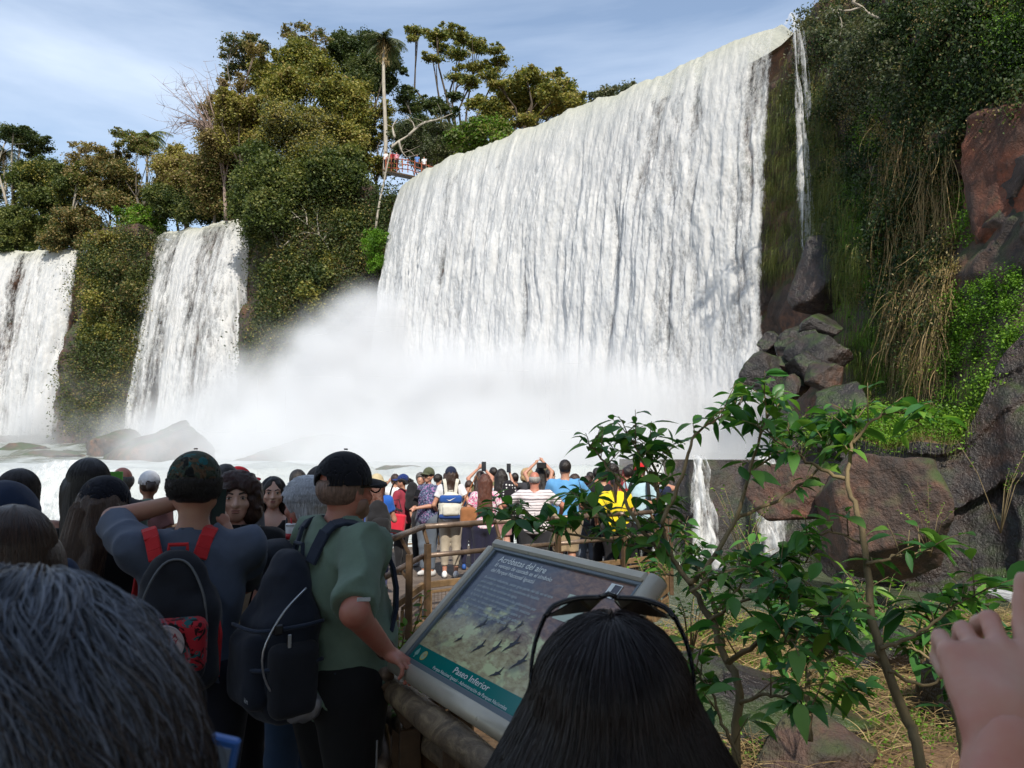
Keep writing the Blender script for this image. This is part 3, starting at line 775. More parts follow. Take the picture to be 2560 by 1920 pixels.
ptree(*z7(850, 560), 86, L7((780, 260, 50), (850, 250, 55), (920, 260, 60), (820, 320, 55), (900, 330, 60), (980, 300, 60), (760, 330, 45), (990, 230, 45), (880, 220, 30)), .25, 'brown', 'pink', 'wide tan coloured tree between the far palm and the tall stand', flat=.6, group=G_TREES, dens=1.0, kind2='yellow')
ptree(*z7(860, 560), 84, L7((760, 400, 55), (830, 390, 55), (900, 400, 60), (970, 390, 60), (800, 450, 55), (880, 460, 55), (960, 460, 60), (1040, 400, 60), (1050, 480, 45), (720, 380, 45), (740, 440, 45)), .25, 'dark', 'dark', 'dark round evergreen directly above the middle waterfall', flat=.8, group=G_TREES, dens=1.4, kind2='green')
ptree(*z7(1060, 560), 80, L7((1050, 180, 55), (1000, 230, 55), (1080, 270, 60), (1020, 330, 60), (1110, 350, 60), (1160, 300, 60), (1150, 420, 55), (1080, 420, 50), (1180, 500, 45), (1120, 480, 45)), .25, 'brown', 'pink', 'bushy brown olive tree where the tall stand meets the middle fall', flat=.85, group=G_TREES, dens=1.3, kind2='green')
ptree(*z7(640, 600), 86, L7((600, 500, 50), (660, 490, 50), (710, 510, 45), (640, 540, 45), (700, 560, 40)), .12, 'bright', 'dark', 'light green bush left of the middle waterfall crest', cat='bush', name='bush', flat=.8, dens=1.2, kind2='green')
ptree(*z7(560, 640), 83.5, L7((470, 590, 45), (540, 590, 50), (600, 620, 40), (500, 640, 40), (440, 570, 30)), .12, 'yellow', 'dark', 'ochre leaved bush overhanging between the two left falls', cat='bush', name='bush', flat=.5, dens=1.0, kind2='brown')
ptree(*z7(80, 640), 93, L7((20, 480, 50), (80, 490, 55), (150, 500, 50), (30, 560, 50), (100, 570, 55), (170, 580, 50), (10, 610, 35), (60, 615, 35), (130, 620, 35), (220, 520, 40), (-40, 520, 60), (-40, 600, 45)), .1, 'green', 'dark', 'low green thicket along the top of the left waterfall', cat='bush', name='bush', flat=.8, dens=1.3, kind2='dark')
ptree(*z7(300, 640), 91, L7((240, 590, 45), (300, 560, 50), (370, 550, 50), (330, 610, 45), (260, 620, 35), (400, 600, 40), (430, 520, 45), (380, 480, 50), (300, 490, 45)), .1, 'brown', 'dark', 'dull brown green scrub above the right end of the left waterfall', cat='bush', name='bush', flat=.8, dens=1.2, kind2='dark')
ptree(*z7(-120, 440), 99, L7((-150, 180, 80), (-80, 260, 80), (-200, 300, 90), (-60, 380, 70), (-160, 420, 80)), .3, 'dark', 'grey', 'dark tree partly cut off at the left picture edge', group=G_TREES, dens=1.0)

for i, (px, py, Y, lb_, kd, k2, txt) in enumerate([
    (215, 195, 81, [(200, 165, 14), (215, 150, 13), (232, 160, 14), (205, 185, 15), (225, 185, 15), (240, 200, 14), (212, 205, 13)], 'brown', 'green', 'tan brown tree below the bare pinkish twigs'),
    (180, 200, 88, [(165, 165, 11), (178, 155, 10), (190, 170, 12), (170, 185, 12), (188, 190, 13), (158, 195, 12), (178, 205, 12)], 'yellow', 'brown', 'sunlit olive tree right of the small far palm'),
    (425, 165, 79, [(405, 150, 9), (415, 135, 10), (430, 145, 11), (445, 135, 10), (420, 160, 10), (440, 158, 11), (460, 145, 10)], 'dark', 'green', 'dark leafy understorey tree behind the upper viewing rail'),
    (520, 110, 76, [(480, 125, 11), (497, 112, 12), (515, 105, 12), (535, 112, 12), (552, 104, 11), (500, 128, 10), (528, 124, 10), (568, 98, 9)], 'green', 'yellow', 'leafy tree filling the gap below the umbrella shaped crown'),
    (375, 150, 80, [(365, 120, 11), (380, 110, 10), (372, 140, 11), (390, 130, 10), (360, 160, 12), (382, 165, 12)], 'yellow', 'dark', 'slim leafy tree close behind the tall palm trunk'),
    (110, 215, 93, [(85, 175, 11), (100, 165, 11), (118, 172, 12), (92, 195, 12), (112, 195, 13), (132, 190, 12), (140, 208, 11)], 'green', 'brown', 'olive tree between the dark umbrella tree and the small far palm'),
    (45, 215, 95, [(20, 180, 12), (38, 172, 11), (55, 185, 12), (28, 200, 12), (48, 205, 12), (66, 200, 12)], 'dark', 'yellow', 'leafy tree standing under the dark umbrella crown')]):
    ptree(px, py, Y, lb_, .2, kd, 'grey', txt, flat=.75, group=G_TREES, dens=1.0, kind2=k2)
def palm(base, top, label, r0=.16, nf=17, fl=2.3, seed=0, group=None):
    r = np.random.default_rng(seed)
    e = empty('palm_tree', base, label=label, cat='palm', group=group); b = Vector(base); t = Vector(top) - b
    k = 12; pts = [t * (i / k) + Vector((math.sin(i * .5) * .12, 0, 0)) for i in range(k + 1)]
    MB().tube(pts, [r0 * (1.2 - .45 * i / k) for i in range(k + 1)], 8).build('trunk', BARK['pale'], e, True)
    V = []; tone = []
    mb = MB()
    for i in range(nf):
        a = 2.4 * i; el = r.uniform(-.5, 1.2); L = fl * r.uniform(.8, 1.1)
        d = Vector((math.cos(a), math.sin(a), 0)); q = []
        for s in np.linspace(0, 1, 12):
            q.append(pts[-1] + d * (L * s * math.cos(el * (1 - s * .6))) + Vector((0, 0, L * (math.sin(el) * s - .75 * s * s))))
        mb.tube(q, [.03 * (1 - s) + .008 for s in np.linspace(0, 1, 12)], 4)
        for j in range(1, 12):
            for sg in (-1, 1):
                for m in range(3):
                    c = q[j - 1].lerp(q[j], m / 3); side = d.cross(Vector((0, 0, 1))) * sg
                    ln = .62 * math.sin(.35 + 2.4 * j / 12)
                    w = (q[j] - q[j - 1]).normalized() * .05
                    tip = c + side * ln * .75 + (q[j] - q[j - 1]).normalized() * ln * .35 - Vector((0, 0, ln * r.uniform(.35, .8)))
                    V += [c - w, c + w, tip + w * .3, tip - w * .3]; tone.append(r.uniform(0, 1))
    mb.build('frond', LEAF['green'], e, True)
    mesh('leaflets', V, np.arange(len(V)).reshape(-1, 4), LEAF['grey'] if seed % 2 else LEAF['green'], e, False, attrs={'tone': np.repeat(tone, 4)})
    # skirt of dead fronds
    n = 260; c = np.array([tuple(pts[-1])]) + np.stack([r.normal(0, .35, n), r.normal(0, .35, n), -r.uniform(.1, 2.4, n)], -1)
    leaf_mesh('dead_leaves', c, .5, LEAF['dry'], e, None, droop=2.5, aspect=.14, r=r)
    return e
palm(P(*z6(1128, 900), 74), P(*z6(1130, 205), 74), 'very tall slender palm in front of the dense dark tree', .19, 20, 2.2, 1)
palm(P(*z7(665, 430), 91), P(*z7(690, 110), 91), 'small far palm with drooping fronds above the brown trees', .15, 17, 2.7, 2)
palm(P(*z7(20, 400), 98), P(*z7(22, 190), 98), 'grey palm half hidden at the far left edge', .15, 16, 3.2, 3)

def bare_tree(base, ends, r0, bark, label, seed, twig=2, tl=1.2):
    r = np.random.default_rng(seed); e = empty('bare_tree', base, label=label, cat='bare tree'); b = Vector(base); mb = MB()
    for path in ends:
        pts = [Vector(p) - b for p in path]; A, _ = resample_smooth(pts, 9)
        mb.tube(A, [r0 * (1 - .8 * i / 8) for i in range(9)], 6)
        for _ in range(twig):
            i = r.integers(3, 9); s = A[i]; d = Vector(r.normal(size=3)); d.z = abs(d.z) * .6
            mb.tube([s, s + d.normalized() * tl * .5, s + d.normalized() * tl + Vector(r.normal(size=3)) * .2], [r0 * .3, r0 * .18, r0 * .06], 4)
    mb.build('branches', BARK[bark], e, True)
    return e
def resample_smooth(pts, n):
    """Catmull-Rom through pts"""
    pts = [Vector(p) for p in pts]; m = len(pts); out = []
    for i in range(n):
        t = i / (n - 1) * (m - 1); k = min(int(t), m - 2); f = t - k
        p0 = pts[max(k - 1, 0)]; p1 = pts[k]; p2 = pts[k + 1]; p3 = pts[min(k + 2, m - 1)]
        out.append(.5 * ((2 * p1) + (p2 - p0) * f + (2 * p0 - 5 * p1 + 4 * p2 - p3) * f * f + (3 * p1 - p0 - 3 * p2 + p3) * f ** 3))
    return out, None
r_ = np.random.default_rng(5)
E_ = []
for i in range(46):
    a = r_.uniform(1.7, 3.3); L = r_.uniform(3.5, 7.5)
    b = P(*z6(340, 800), 77.5); E_.append([b, b + Vector((math.cos(a) * L * .5, r_.normal() * 1.2, 1.5 + math.sin(a) * 1 + L * .35)), b + Vector((math.cos(a) * L, r_.normal() * 2, 1.5 + L * abs(math.sin(a)) + r_.uniform(0, 3)))])
bare_tree(P(*z6(340, 800), 77.5), E_, .06, 'pink', 'leafless pinkish twiggy tree at the left side of the tall stand', 3, 9, 1.6)
def z6p(pts, Y): return [P(*z6(x, y), Y + (k % 3) * .3) for k, (x, y) in enumerate(pts)]
bare_tree(P(*z6(1085, 1150), 68.5), [z6p([(1085, 1150), (1100, 1040), (1125, 920), (1145, 820), (1165, 740), (1180, 690)], 68.5), z6p([(1165, 740), (1200, 710), (1250, 680), (1280, 640), (1260, 600)], 68.5),
    z6p([(1180, 690), (1170, 640), (1190, 600)], 68.5), z6p([(1200, 710), (1215, 760), (1240, 790)], 68.5), z6p([(1250, 680), (1320, 620), (1400, 600), (1470, 570)], 68.5)], .13, 'pale', 'pale leaning dead trunk at the left rim of the widest fall', 4, 3, 1.3)
bare_tree(P(*z6(850, 1250), 70), [z6p([(850, 1250), (800, 1180), (740, 1130), (690, 1090), (620, 1020)], 70), z6p([(740, 1130), (730, 1060), (680, 990)], 70), z6p([(690, 1090), (640, 1100), (580, 1080)], 70), z6p([(800, 1180), (790, 1100), (800, 1030)], 70), z6p([(800, 1180), (720, 1170), (650, 1210), (600, 1200)], 70), z6p([(820, 1210), (860, 1150), (920, 1140)], 70), z6p([(650, 1210), (600, 1250), (580, 1210)], 70)], .07, 'pale', 'bare curling branches on the dark cliff left of the widest fall', 6, 3, .9)

ptree(*z7(470, 1000), 81.5, L7((400, 760, 32), (440, 800, 34), (410, 870, 36), (470, 900, 34), (430, 960, 40), (490, 1010, 36), (400, 1040, 34), (540, 940, 34), (560, 1030, 32)), .08, 'yellow', 'dark', 'yellow green bush halfway down the rock between the left falls', cat='bush', name='bush', flat=1.0, dens=.9, kind2='green')
ptree(*z7(560, 960), 80.5, L7((560, 760, 34), (590, 830, 34), (540, 870, 30), (600, 700, 30), (520, 720, 30)), .08, 'dark', 'dark', 'dark bush on the rock beside the middle waterfall', cat='bush', name='bush', flat=1.0, dens=1.0, kind2='brown')
ptree(*z7(1400, 900), 69.5, L7((1250, 740, 34), (1300, 800, 36), (1360, 760, 38), (1420, 820, 36), (1480, 760, 38), (1330, 880, 34), (1440, 900, 32), (1240, 850, 30)), .08, 'dark', 'dark', 'dark drooping bush on the rock face just above the spray', cat='bush', name='bush', flat=1.1, dens=1.0, kind2='green')
# --- foliage set directly on the cliff faces
dg = bpy.context.evaluated_depsgraph_get()
_cv = [Vector(v.co) for v in cliff.data.vertices]
CBVH = BVHTree.FromPolygons(_cv, [tuple(p.vertices) for p in cliff.data.polygons])
def hit(px, py, bvh=None):
    o = Vector((0, 0, CAMZ)); d = ray(px, py).normalized()
    h = (bvh or CBVH).ray_cast(o, d)
    return (h[0], h[1]) if h[0] is not None else (None, None)
def scatter(poly, n, r):
    """random pixels inside a polygon"""
    A = np.array(poly, float); lo = A.min(0); hi = A.max(0); out = []
    while len(out) < n:
        q = r.uniform(lo, hi, (n, 2)); x, y = q[:, 0], q[:, 1]; ins = np.zeros(len(q), bool)
        for i in range(len(A)):
            x1, y1 = A[i]; x2, y2 = A[i - 1]
            c = ((y1 > y) != (y2 > y)) & (x < (x2 - x1) * (y - y1) / (y2 - y1 + 1e-12) + x1); ins ^= c
        out += list(map(tuple, q[ins]))
    return out[:n]
def clumps(poly, n, per, rad, r, out=.3):
    P_, T_ = [], []
    for q in scatter(poly, n, r):
        h, nn = hit(*q)
        if h is None: continue
        if nn.dot(Vector((0, 0, CAMZ)) - h) < 0: nn = -nn
        s = rad * r.uniform(.6, 1.5); k = int(per * r.uniform(.5, 1.4))
        c = h + nn * out * s
        P_.append(np.array(c) + r.normal(size=(k, 3)) * s * [.5, .5, .55]); T_.append(np.full(k, r.uniform(.05, .95)))
    return np.concatenate(P_), np.concatenate(T_)
def cliff_foliage(name, label, regs, kind, leaf, seed, droop=.2, aspect=.55):
    r = np.random.default_rng(seed); A, B = zip(*[clumps(*g, r) for g in regs])
    o = leaf_mesh(name, np.concatenate(A), leaf, LEAF[kind], None, np.concatenate(B), droop, aspect, r)
    tag(o, label, 'foliage', kind='stuff'); return o
left_a = [(78, 250), (86, 330), (70, 380), (62, 430), (120, 440), (135, 370), (150, 290), (158, 240), (120, 225)]
left_b = [(250, 225), (262, 300), (245, 370), (270, 400), (330, 340), (380, 300), (392, 240), (398, 190), (330, 200)]
cliff_foliage('cliff_foliage', 'dark green plants clinging to the rock between the left falls', [(left_a, 330, 130, 1.3), (left_b, 430, 130, 1.2), ([(-5, 400), (60, 330), (60, 440), (-5, 440)], 10, 60, 1)], 'dark', .24, 61)
cliff_foliage('cliff_foliage', 'olive and brown plants on the rock faces left of the spray', [(left_a, 130, 90, 1.1), (left_b, 120, 90, 1.0)], 'yellow', .2, 62)
cliff_foliage('cliff_foliage', 'reddish dry creepers on the rock faces beside the left falls', [(left_a, 90, 90, 1.1), (left_b, 110, 90, 1.0)], 'brown', .2, 63)
# ================================================================ the shaded wall on the right: creepers, hanging grass, boulders, ledge
def ribbons(name, S, E, mid, w, mat, parent, tone, seg=5):
    """curved blades: start S, end E, control point mid (n,3); width w"""
    n = len(S); t = np.linspace(0, 1, seg + 1)[None, :, None]
    C = (1 - t) ** 2 * S[:, None] + 2 * t * (1 - t) * mid[:, None] + t * t * E[:, None]
    d = E - S; sd = np.cross(d, rng.normal(size=(n, 3))); sd /= np.linalg.norm(sd, axis=1)[:, None] + 1e-9
    ww = (np.asarray(w) * np.ones(n))[:, None, None] * (1 - .8 * t)
    A = C - sd[:, None] * ww; B = C + sd[:, None] * ww
    V = np.stack([A, B], 2).reshape(-1, 3); b = np.arange(n)[:, None] * (2 * (seg + 1)) + np.arange(seg)[None] * 2
    F = np.stack([b, b + 1, b + 3, b + 2], -1).reshape(-1, 4)
    return mesh(name, V, F, mat, parent, True, attrs={'tone': np.repeat(tone, 2 * (seg + 1))})
def wall_hits(poly, n, r):
    H, N_ = [], []
    for q in scatter(poly, n, r):
        h, nn = hit(*q)
        if h is None: continue
        if nn.dot(Vector((0, 0, CAMZ)) - h) < 0: nn = -nn
        H.append(tuple(h)); N_.append(tuple(nn))
    return np.array(H), np.array(N_)
rw = np.random.default_rng(77)
upper = [(800, 0), (1030, 0), (1030, 110), (960, 150), (925, 330), (860, 300), (800, 200), (792, 60)]
cliff_foliage('creepers', 'dark tangled creepers covering the upper part of the shaded rock wall', [(upper, 330, 150, .5), ([(870, 0), (1030, 0), (1030, 90), (900, 120)], 130, 150, .55), ([(860, 110), (960, 120), (945, 330), (900, 380), (870, 260)], 210, 120, .36)], 'vine', .14, 71, droop=1.0)
cliff_foliage('creepers', 'thin brown withered creepers mixed into the shaded wall', [(upper, 200, 90, .45), ([(880, 120), (960, 130), (960, 350), (900, 380)], 160, 90, .35), ([(790, 60), (830, 80), (850, 300), (800, 290)], 60, 70, .3)], 'brown', .10, 73, droop=1.5)
cliff_foliage('creepers', 'grey green leaf sprays near the top of the shaded rock wall', [([(795, 20), (900, 10), (930, 90), (870, 125), (800, 90)], 120, 120, .55)], 'grey', .15, 72)
def hanging(name, label, polys, L, w, kind, seed, per=34):
    r = np.random.default_rng(seed); S, E, M, T = [], [], [], []
    for poly, n in polys:
        H, N_ = wall_hits(poly, n, r)
        for h, nn in zip(H, N_):
            k = int(per * r.uniform(.5, 1.5)); s = h + nn * .08 + r.normal(size=(k, 3)) * [.28, .28, .16]
            o = nn * r.uniform(.15, .6, (k, 1)) * L * .6 + r.normal(size=(k, 3)) * .12 * L
            l = L * r.uniform(.5, 1.25, (k, 1))
            M.append(s + o + [0, 0, .15]); E.append(s + o * .9 + np.array([0, 0, -1]) * l); S.append(s); T.append(np.clip(r.uniform(.1, .9) + r.normal(0, .1, k), 0, 1))
    o = ribbons(name, np.concatenate(S), np.concatenate(E), np.concatenate(M), w, LEAF[kind], None, np.concatenate(T))
    tag(o, label, 'grass', kind='stuff')
hanging('hanging_grass', 'long green grass hanging down the wet rock beside the widest fall', [([(766, 120), (790, 60), (795, 250), (768, 290)], 120), ([(795, 60), (830, 60), (850, 190), (868, 270), (860, 300), (820, 260), (792, 190)], 190), ([(815, 170), (855, 190), (875, 260), (855, 290), (800, 275), (790, 265)], 150), ([(840, 330), (905, 320), (930, 400), (870, 420)], 70)], .75, .011, 'green', 81, 40)
hanging('hanging_grass', 'bright green grass tufts on the rock ledge and lower wall', [([(850, 185), (870, 190), (872, 275), (850, 280)], 50), ([(845, 300), (880, 290), (905, 390), (862, 392)], 60), ([(960, 380), (1024, 360), (1024, 420), (980, 420)], 22)], .55, .011, 'bright', 82, 34)
cliff_foliage('leafy_ground_cover', 'bright green leafy plants spreading over the lower wall and ledge', [([(905, 330), (960, 290), (1024, 270), (1024, 350), (960, 370), (950, 430), (885, 440), (880, 395)], 190, 130, .30), ([(865, 220), (885, 200), (905, 270), (880, 330), (860, 300)], 38, 110, .3),
    ([(950, 170), (985, 175), (970, 260), (950, 250)], 26, 90, .3), ([(985, 0), (1030, 0), (1030, 70), (1000, 60)], 45, 120, .5), ([(855, 105), (890, 100), (890, 160), (860, 150)], 24, 90, .35)], 'bright', .085, 83)
# dry hanging roots
r = np.random.default_rng(91); H, N_ = wall_hits([(880, 100), (960, 120), (965, 290), (930, 350), (900, 300), (880, 200)], 620, r)
H2, N2 = wall_hits([(893, 270), (950, 270), (950, 370), (900, 360)], 620, r); H = np.r_[H, H2]; N_ = np.r_[N_, N2]
E = H + N_ * .5 + np.stack([r.normal(0, .35, len(H)), r.normal(0, .35, len(H)), -r.uniform(.5, 4.2, len(H))], -1)
tag(ribbons('hanging_roots', H + N_ * .3, E, (H + E) / 2 + N_ * .35 + r.normal(0, .25, H.shape), .012, LEAF['dry'], None, r.uniform(0, 1, len(H)), 8), 'tangle of dry brown roots hanging down the middle of the shaded wall', 'roots', kind='stuff')
# overhanging tree at the top
hb, _ = hit(868, 4)
hb = hb or P(868, 4, 34)
c0 = P(872, -22, 33)
e = empty('overhanging_tree', tuple(P(900, -60, 33.5)), label='pale limbed tree leaning out from the top of the shaded wall', cat='tree')
b = Vector(e.location); mb = MB()
def tz(x, y, Y=31.5): return P((1850 + x * .5424) / 2.5, y * .5424 / 2.5, Y) - b
for pts, r0 in [([P(900, -60, 33.5) - b, tz(530, -20), tz(560, 30), tz(590, 60)], .16), ([tz(560, 30), tz(500, 50), tz(440, 45), tz(400, 70)], .09), ([tz(450, 55), tz(470, 110), tz(460, 165)], .05), ([tz(590, 60), tz(660, 90), tz(740, 75), tz(760, 45)], .10), ([tz(720, 80), tz(750, 120), tz(765, 165)], .06), ([tz(740, 75), tz(800, 85), tz(850, 100)], .06)]:
    A, _ = resample_smooth(pts, 8); mb.tube(A, [r0 * (1 - .6 * i / 7) * .6 for i in range(8)], 7)
mb.build('trunk', BARK['pale'], e, True)
r = np.random.default_rng(92); pl = []
for (x, y, q) in [(300, 110, 60), (360, 150, 50), (440, 210, 60), (560, 90, 55), (620, 120, 55), (540, 150, 50), (470, 130, 45), (740, 200, 60), (800, 190, 55), (860, 140, 60), (760, 250, 50), (880, 200, 40), (420, 60, 50), (300, 60, 50), (700, 220, 40)]:
    m = q * .217 * 31.5 / FPX; pl.append((tuple(tz(x, y, 31.5 + r.uniform(-.8, .8))), (m, m, m * .45)))
p, t = lobe_points(pl, 7.0, r, 20, .3, .12)
leaf_mesh('crown', p, .13, LEAF['grey'], e, t, r=r)

# ---- boulders and broken blocks
def rock(c, size, seed, mat, label=None, planes=15, h=None, blocky=.78, group=None, sq=(1, 1, 1), cat='boulder'):
    r = np.random.default_rng(seed); N_ = r.normal(size=(planes, 3)); N_ /= np.linalg.norm(N_, axis=1)[:, None]; D = r.uniform(blocky, 1.0, planes) * .5
    sq = np.array(sq); R3 = np.linalg.qr(r.normal(size=(3, 3)))[0] if seed > 20 else np.array(Matrix.Rotation(.5, 3, 'Z') @ Matrix.Rotation(.12, 3, 'X'))
    def f(p):
        q = p / size / sq
        d = (q @ N_.T - D * 1.02).max(1)
        d = np.maximum(d, (np.abs(q @ R3.T)).max(1) - .46); d = np.maximum(d, np.linalg.norm(q, axis=1) - .66)
        return (d - .05 * fbm(q * 3.1, 3, seed) - .02 * fbm(q * 11, 3, seed + 1)) * size * sq.min()
    L = .68 * size * sq
    V, F = nets(f, -L, L, h or size / 34)
    o = mesh('boulder', V, F, mat); o.location = c; o.rotation_euler = (0, 0, r.uniform(0, 6))
    return tag(o, label, cat, group)
BROWN = m_rock('brown_rock', (1.3, 1.15, 1.05), .3, .85); DULLR = m_rock('dull_brown_rock', (1.2, .95, .85), .4, .8); GREYR = m_rock('grey_rock', (.95, 1.0, 1.05), .5, .7); MOSSR = m_rock('mossy_rock', (1.2, 1.2, 1.0), .3, 1.1)
rock(P(890, 520, 19.5) + Vector((0, 1.0, 0)), 4.2, 5, BROWN, 'huge brown boulder below the grassy ledge, lit on its left face', 11, .07, .7, sq=(.95, .7, .8))
rock(P(800, 492, 22.5), 3.0, 6, DULLR, 'long brown block between the small cascades and the huge boulder', 12, .07, sq=(1.1, .8, .55))
_h, _n = hit(1003, 178); rock(_h + Vector((1.6, .4, 0)), 6.2, 9, m_rock('red_rock', (1.45, .85, .6), .2, 1.15), 'big smooth orange brown slab jutting from the wall at the right edge', 9, .1, .8, sq=(.6, .8, .9))
rock(P(806, 272, 36) + Vector((.9, .3, 0)), 3.6, 14, ROCKW, 'dark slanting slab beside the foot of the widest fall', 8, .1, sq=(.8, .6, 1.0))
rr = np.random.default_rng(15)
for i in range(26):
    px, py = rr.uniform(765, 860), rr.uniform(310, 450); Y = 36 - (py - 310) / 140 * 6 - (px - 765) / 100 * 4
    rock(P(px, py, Y) , rr.uniform(.8, 2.3), 200 + i, ROCKW if i % 3 else GREYR, 'wet grey rock tumbled at the foot of the wall beside the widest fall', 9, None, .7, 'broken rocks at the foot of the wall', (1, .8, rr.uniform(.6, 1)))
# lower wet terrace in front of the wall (its own block of cliff), grass on top
tv, tf, _i = cliff_sheet('terrace', [(9.8, 29.5), (10.5, 27.5), (11.6, 24.6), (12.6, 23.4), (14.2, 22.6), (16.0, 21.0), (19.5, 19.5), (26, 15), (34, 6)], lambda X, Y: 1.95 + .55 * fbm(np.stack([X * .9, Y * .9, 0 * X], -1), 3, 12) + 3.6 * sstep(13.2, 14.8, X), -3.6, 520, 100, .55, 33, ROCKW, .22, 1.9)
ter = mesh('terrace', tv, tf, ROCKW); ter['kind'] = 'structure'
nx = 520; topr = tv[-nx:]; bk = topr + np.array([6.0, 7.0, 2.2]); rows = 9
TP = np.concatenate([topr * (1 - a) + bk * a + np.c_[np.zeros((nx, 2)), .3 * fbm(topr * .5 + a * 4, 3, 8)] * (0 < a) for a in np.linspace(0, 1, rows)])
tt = mesh('terrace_top', TP, gfaces(nx, rows), SOIL); tt['kind'] = 'structure'
r = np.random.default_rng(95); k = 900
i = r.integers(20, 260, k); a = r.uniform(0, .35, k)[:, None]; B = topr[i] * (1 - a) + bk[i] * a
B = B[B[:, 0] < 15.5]; k = len(B); p = np.repeat(B, 60, 0) + r.normal(size=(k * 60, 3)) * [.28, .28, .22] + [0, 0, .2]
tag(leaf_mesh('ledge_plants', p, .09, LEAF['bright'], None, np.repeat(r.uniform(0, 1, k), 60), .2, .6, r), 'mat of bright green leaves on top of the rock ledge', 'ground cover', kind='stuff')
k = 5200; i = r.integers(10, 330, k); a = r.uniform(0, .12, k)[:, None]; S = topr[i] * (1 - a) + bk[i] * a + r.normal(0, .06, (k, 3)); S = S[S[:, 0] < 13.9]; k = len(S); out = np.stack([-r.uniform(.05, .35, k), -r.uniform(.05, .4, k), r.uniform(-.5, .3, k)], -1)
tag(ribbons('ledge_grass', S, S + out, S + out * [.5, .5, 0] + [0, 0, .25], .012, LEAF['green'], None, r.uniform(.3, 1, k)), 'fringe of green grass along the edge of the rock ledge', 'grass', kind='stuff')
# mossy rocks standing in the river behind the crowd
for i, (px, py, Y, s, sq, lb) in enumerate([(165, 455, 52, 6.5, (1.2, .9, .75), 'big moss topped rock in the river at the left behind the long haired woman'), (330, 468, 50, 8.5, (1.3, .8, .55), 'wide low mossy rock in the river veiled by spray'), (55, 452, 60, 4.0, (1.3, .8, .4), 'small flat dark rock in the river near the left edge'),
        (120, 440, 62, 5.5, (1.1, .8, .6), 'dark rock in the river beneath the left waterfall'), (410, 462, 56, 8, (1.2, .8, .4), 'faint rock almost lost in the white spray'), (20, 447, 66, 4.0, (1.1, .8, .5), 'dark rock at the foot of the left waterfall'), (392, 478, 33, 3.0, (.8, .9, .8), 'grey block of rock showing through the spray right of the black cap')]):
    rock(P(px, py, Y) - Vector((0, 0, .6)), s, 300 + i, MOSSR, lb, 14, s / 30, .75, None, sq)
# small cascades over the dark ledge right of the platform
ledge_v, ledge_f, _i = cliff_sheet('river_ledge', [(4.2, 30.5), (5.4, 29.8), (6.8, 28.6), (8.6, 28.2), (10.2, 27.6), (11.5, 26.5)], 1.45, -3.2, 200, 60, .3, 44, ROCKW, .3, 1.3)
mesh('river_ledge', ledge_v, ledge_f, ROCKW)['kind'] = 'structure'
def cascade(pts, w, label, seed, h0=1.5, h1=-2.4):
    r = np.random.default_rng(seed); nu, nv = 46, 90
    u = np.linspace(-1, 1, nu)[None].repeat(nv, 0); s = np.linspace(0, 1, nv)[:, None].repeat(nu, 1)
    c = Vector(pts); ww = w * (.35 + .8 * s ** .6)
    q = np.stack([u * 2 + seed, s * 5, 0 * u], -1).reshape(-1, 3); nz = fbm(q, 4, seed).reshape(u.shape); n2 = fbm(q * [4, 1.5, 1], 4, seed + 2).reshape(u.shape)
    X = c.x + u * ww * .5 + .12 * nz; Y = c.y - .9 * s ** .7 - .35 * nz - .15 * n2; Z = h0 + (h1 - h0) * s ** 1.2 + .15
    Y = np.where(s < .06, c.y + (0.06 - s) * 20, Y); Z = np.where(s < .06, h0 + .12, Z)
    cov = (.10 if h0 > 20 else .40) + .55 * nz + .5 * n2 - .5 * np.abs(u) ** 4
    o = mesh('cascade', np.stack([X, Y, Z], -1).reshape(-1, 3), gfaces(nu, nv), CASC, attrs={'cover': cov.ravel(), 'lip': np.zeros(cov.size)})
    return tag(o, label, 'cascade')
CASC = m_fall('cascade_water')
cascade((5.0, 28.3, 0), 1.3, 'thin cascade beside the end of the crowded platform', 501)
cascade((6.6, 27.6, 0), 1.0, 'forked cascade in the middle of the dark wet ledge', 502)
cascade((8.7, 26.9, 0), 1.0, 'rightmost small cascade next to the brown block', 503)
cascade(P(765, 150, 39) * 0 + P(796, 60, 38.6), 1.0, 'thin thread of water falling beside the right end of the widest fall', 504, 24.5, 9)
cascade(P(1035, 600, 13.5), 1.8, 'small rush of white water behind the raised hand', 505, -.9, -3.0)
# spray rapids at the far left behind the crowd
cascade((-16.8, 29.2, 0), 3.6, 'white rapids tumbling down behind the woman in pink', 506, 1.3, -2.2)
# ================================================================ near bank: dry stalks, weeds, rocks, and the two tall shrubs
rb = np.random.default_rng(123)
def tzz(x, y): return terrain_z(np.asarray(x), np.asarray(y))
k = 46000; x = rb.uniform(.6, 9.5, k); y = rb.uniform(2.2, 14.5, k)
dn = fbm(np.stack([x * .8, y * .8, 0 * x], -1), 3, 60) + .25 * (x > 1.5); m = (dn > rb.uniform(-.35, .55, k)); x, y = x[m], y[m]; k = len(x)
S = np.stack([x, y, tzz(x, y) + rb.uniform(0, .14, k)], -1); a = rb.uniform(0, 6.28, k); L_ = rb.uniform(.15, .62, k)
E_ = S + np.stack([np.cos(a) * L_, np.sin(a) * L_, rb.uniform(-.06, .22, k) * L_ * 2], -1)
tag(ribbons('dry_grass', S, E_, (S + E_) / 2 + np.stack([rb.normal(0, .05, k), rb.normal(0, .05, k), rb.uniform(.02, .28, k) * L_], -1), rb.uniform(.0022, .0055, k), LEAF['dry'], None, rb.uniform(0, 1, k)), 'tangle of dry straw coloured stalks on the sunlit bank', 'dry grass', kind='stuff')
k = 900; x = rb.uniform(.7, 9, k); y = rb.uniform(2.6, 14, k); c = np.stack([x, y, tzz(x, y) + .06], -1); s = rb.uniform(.05, .2, k)
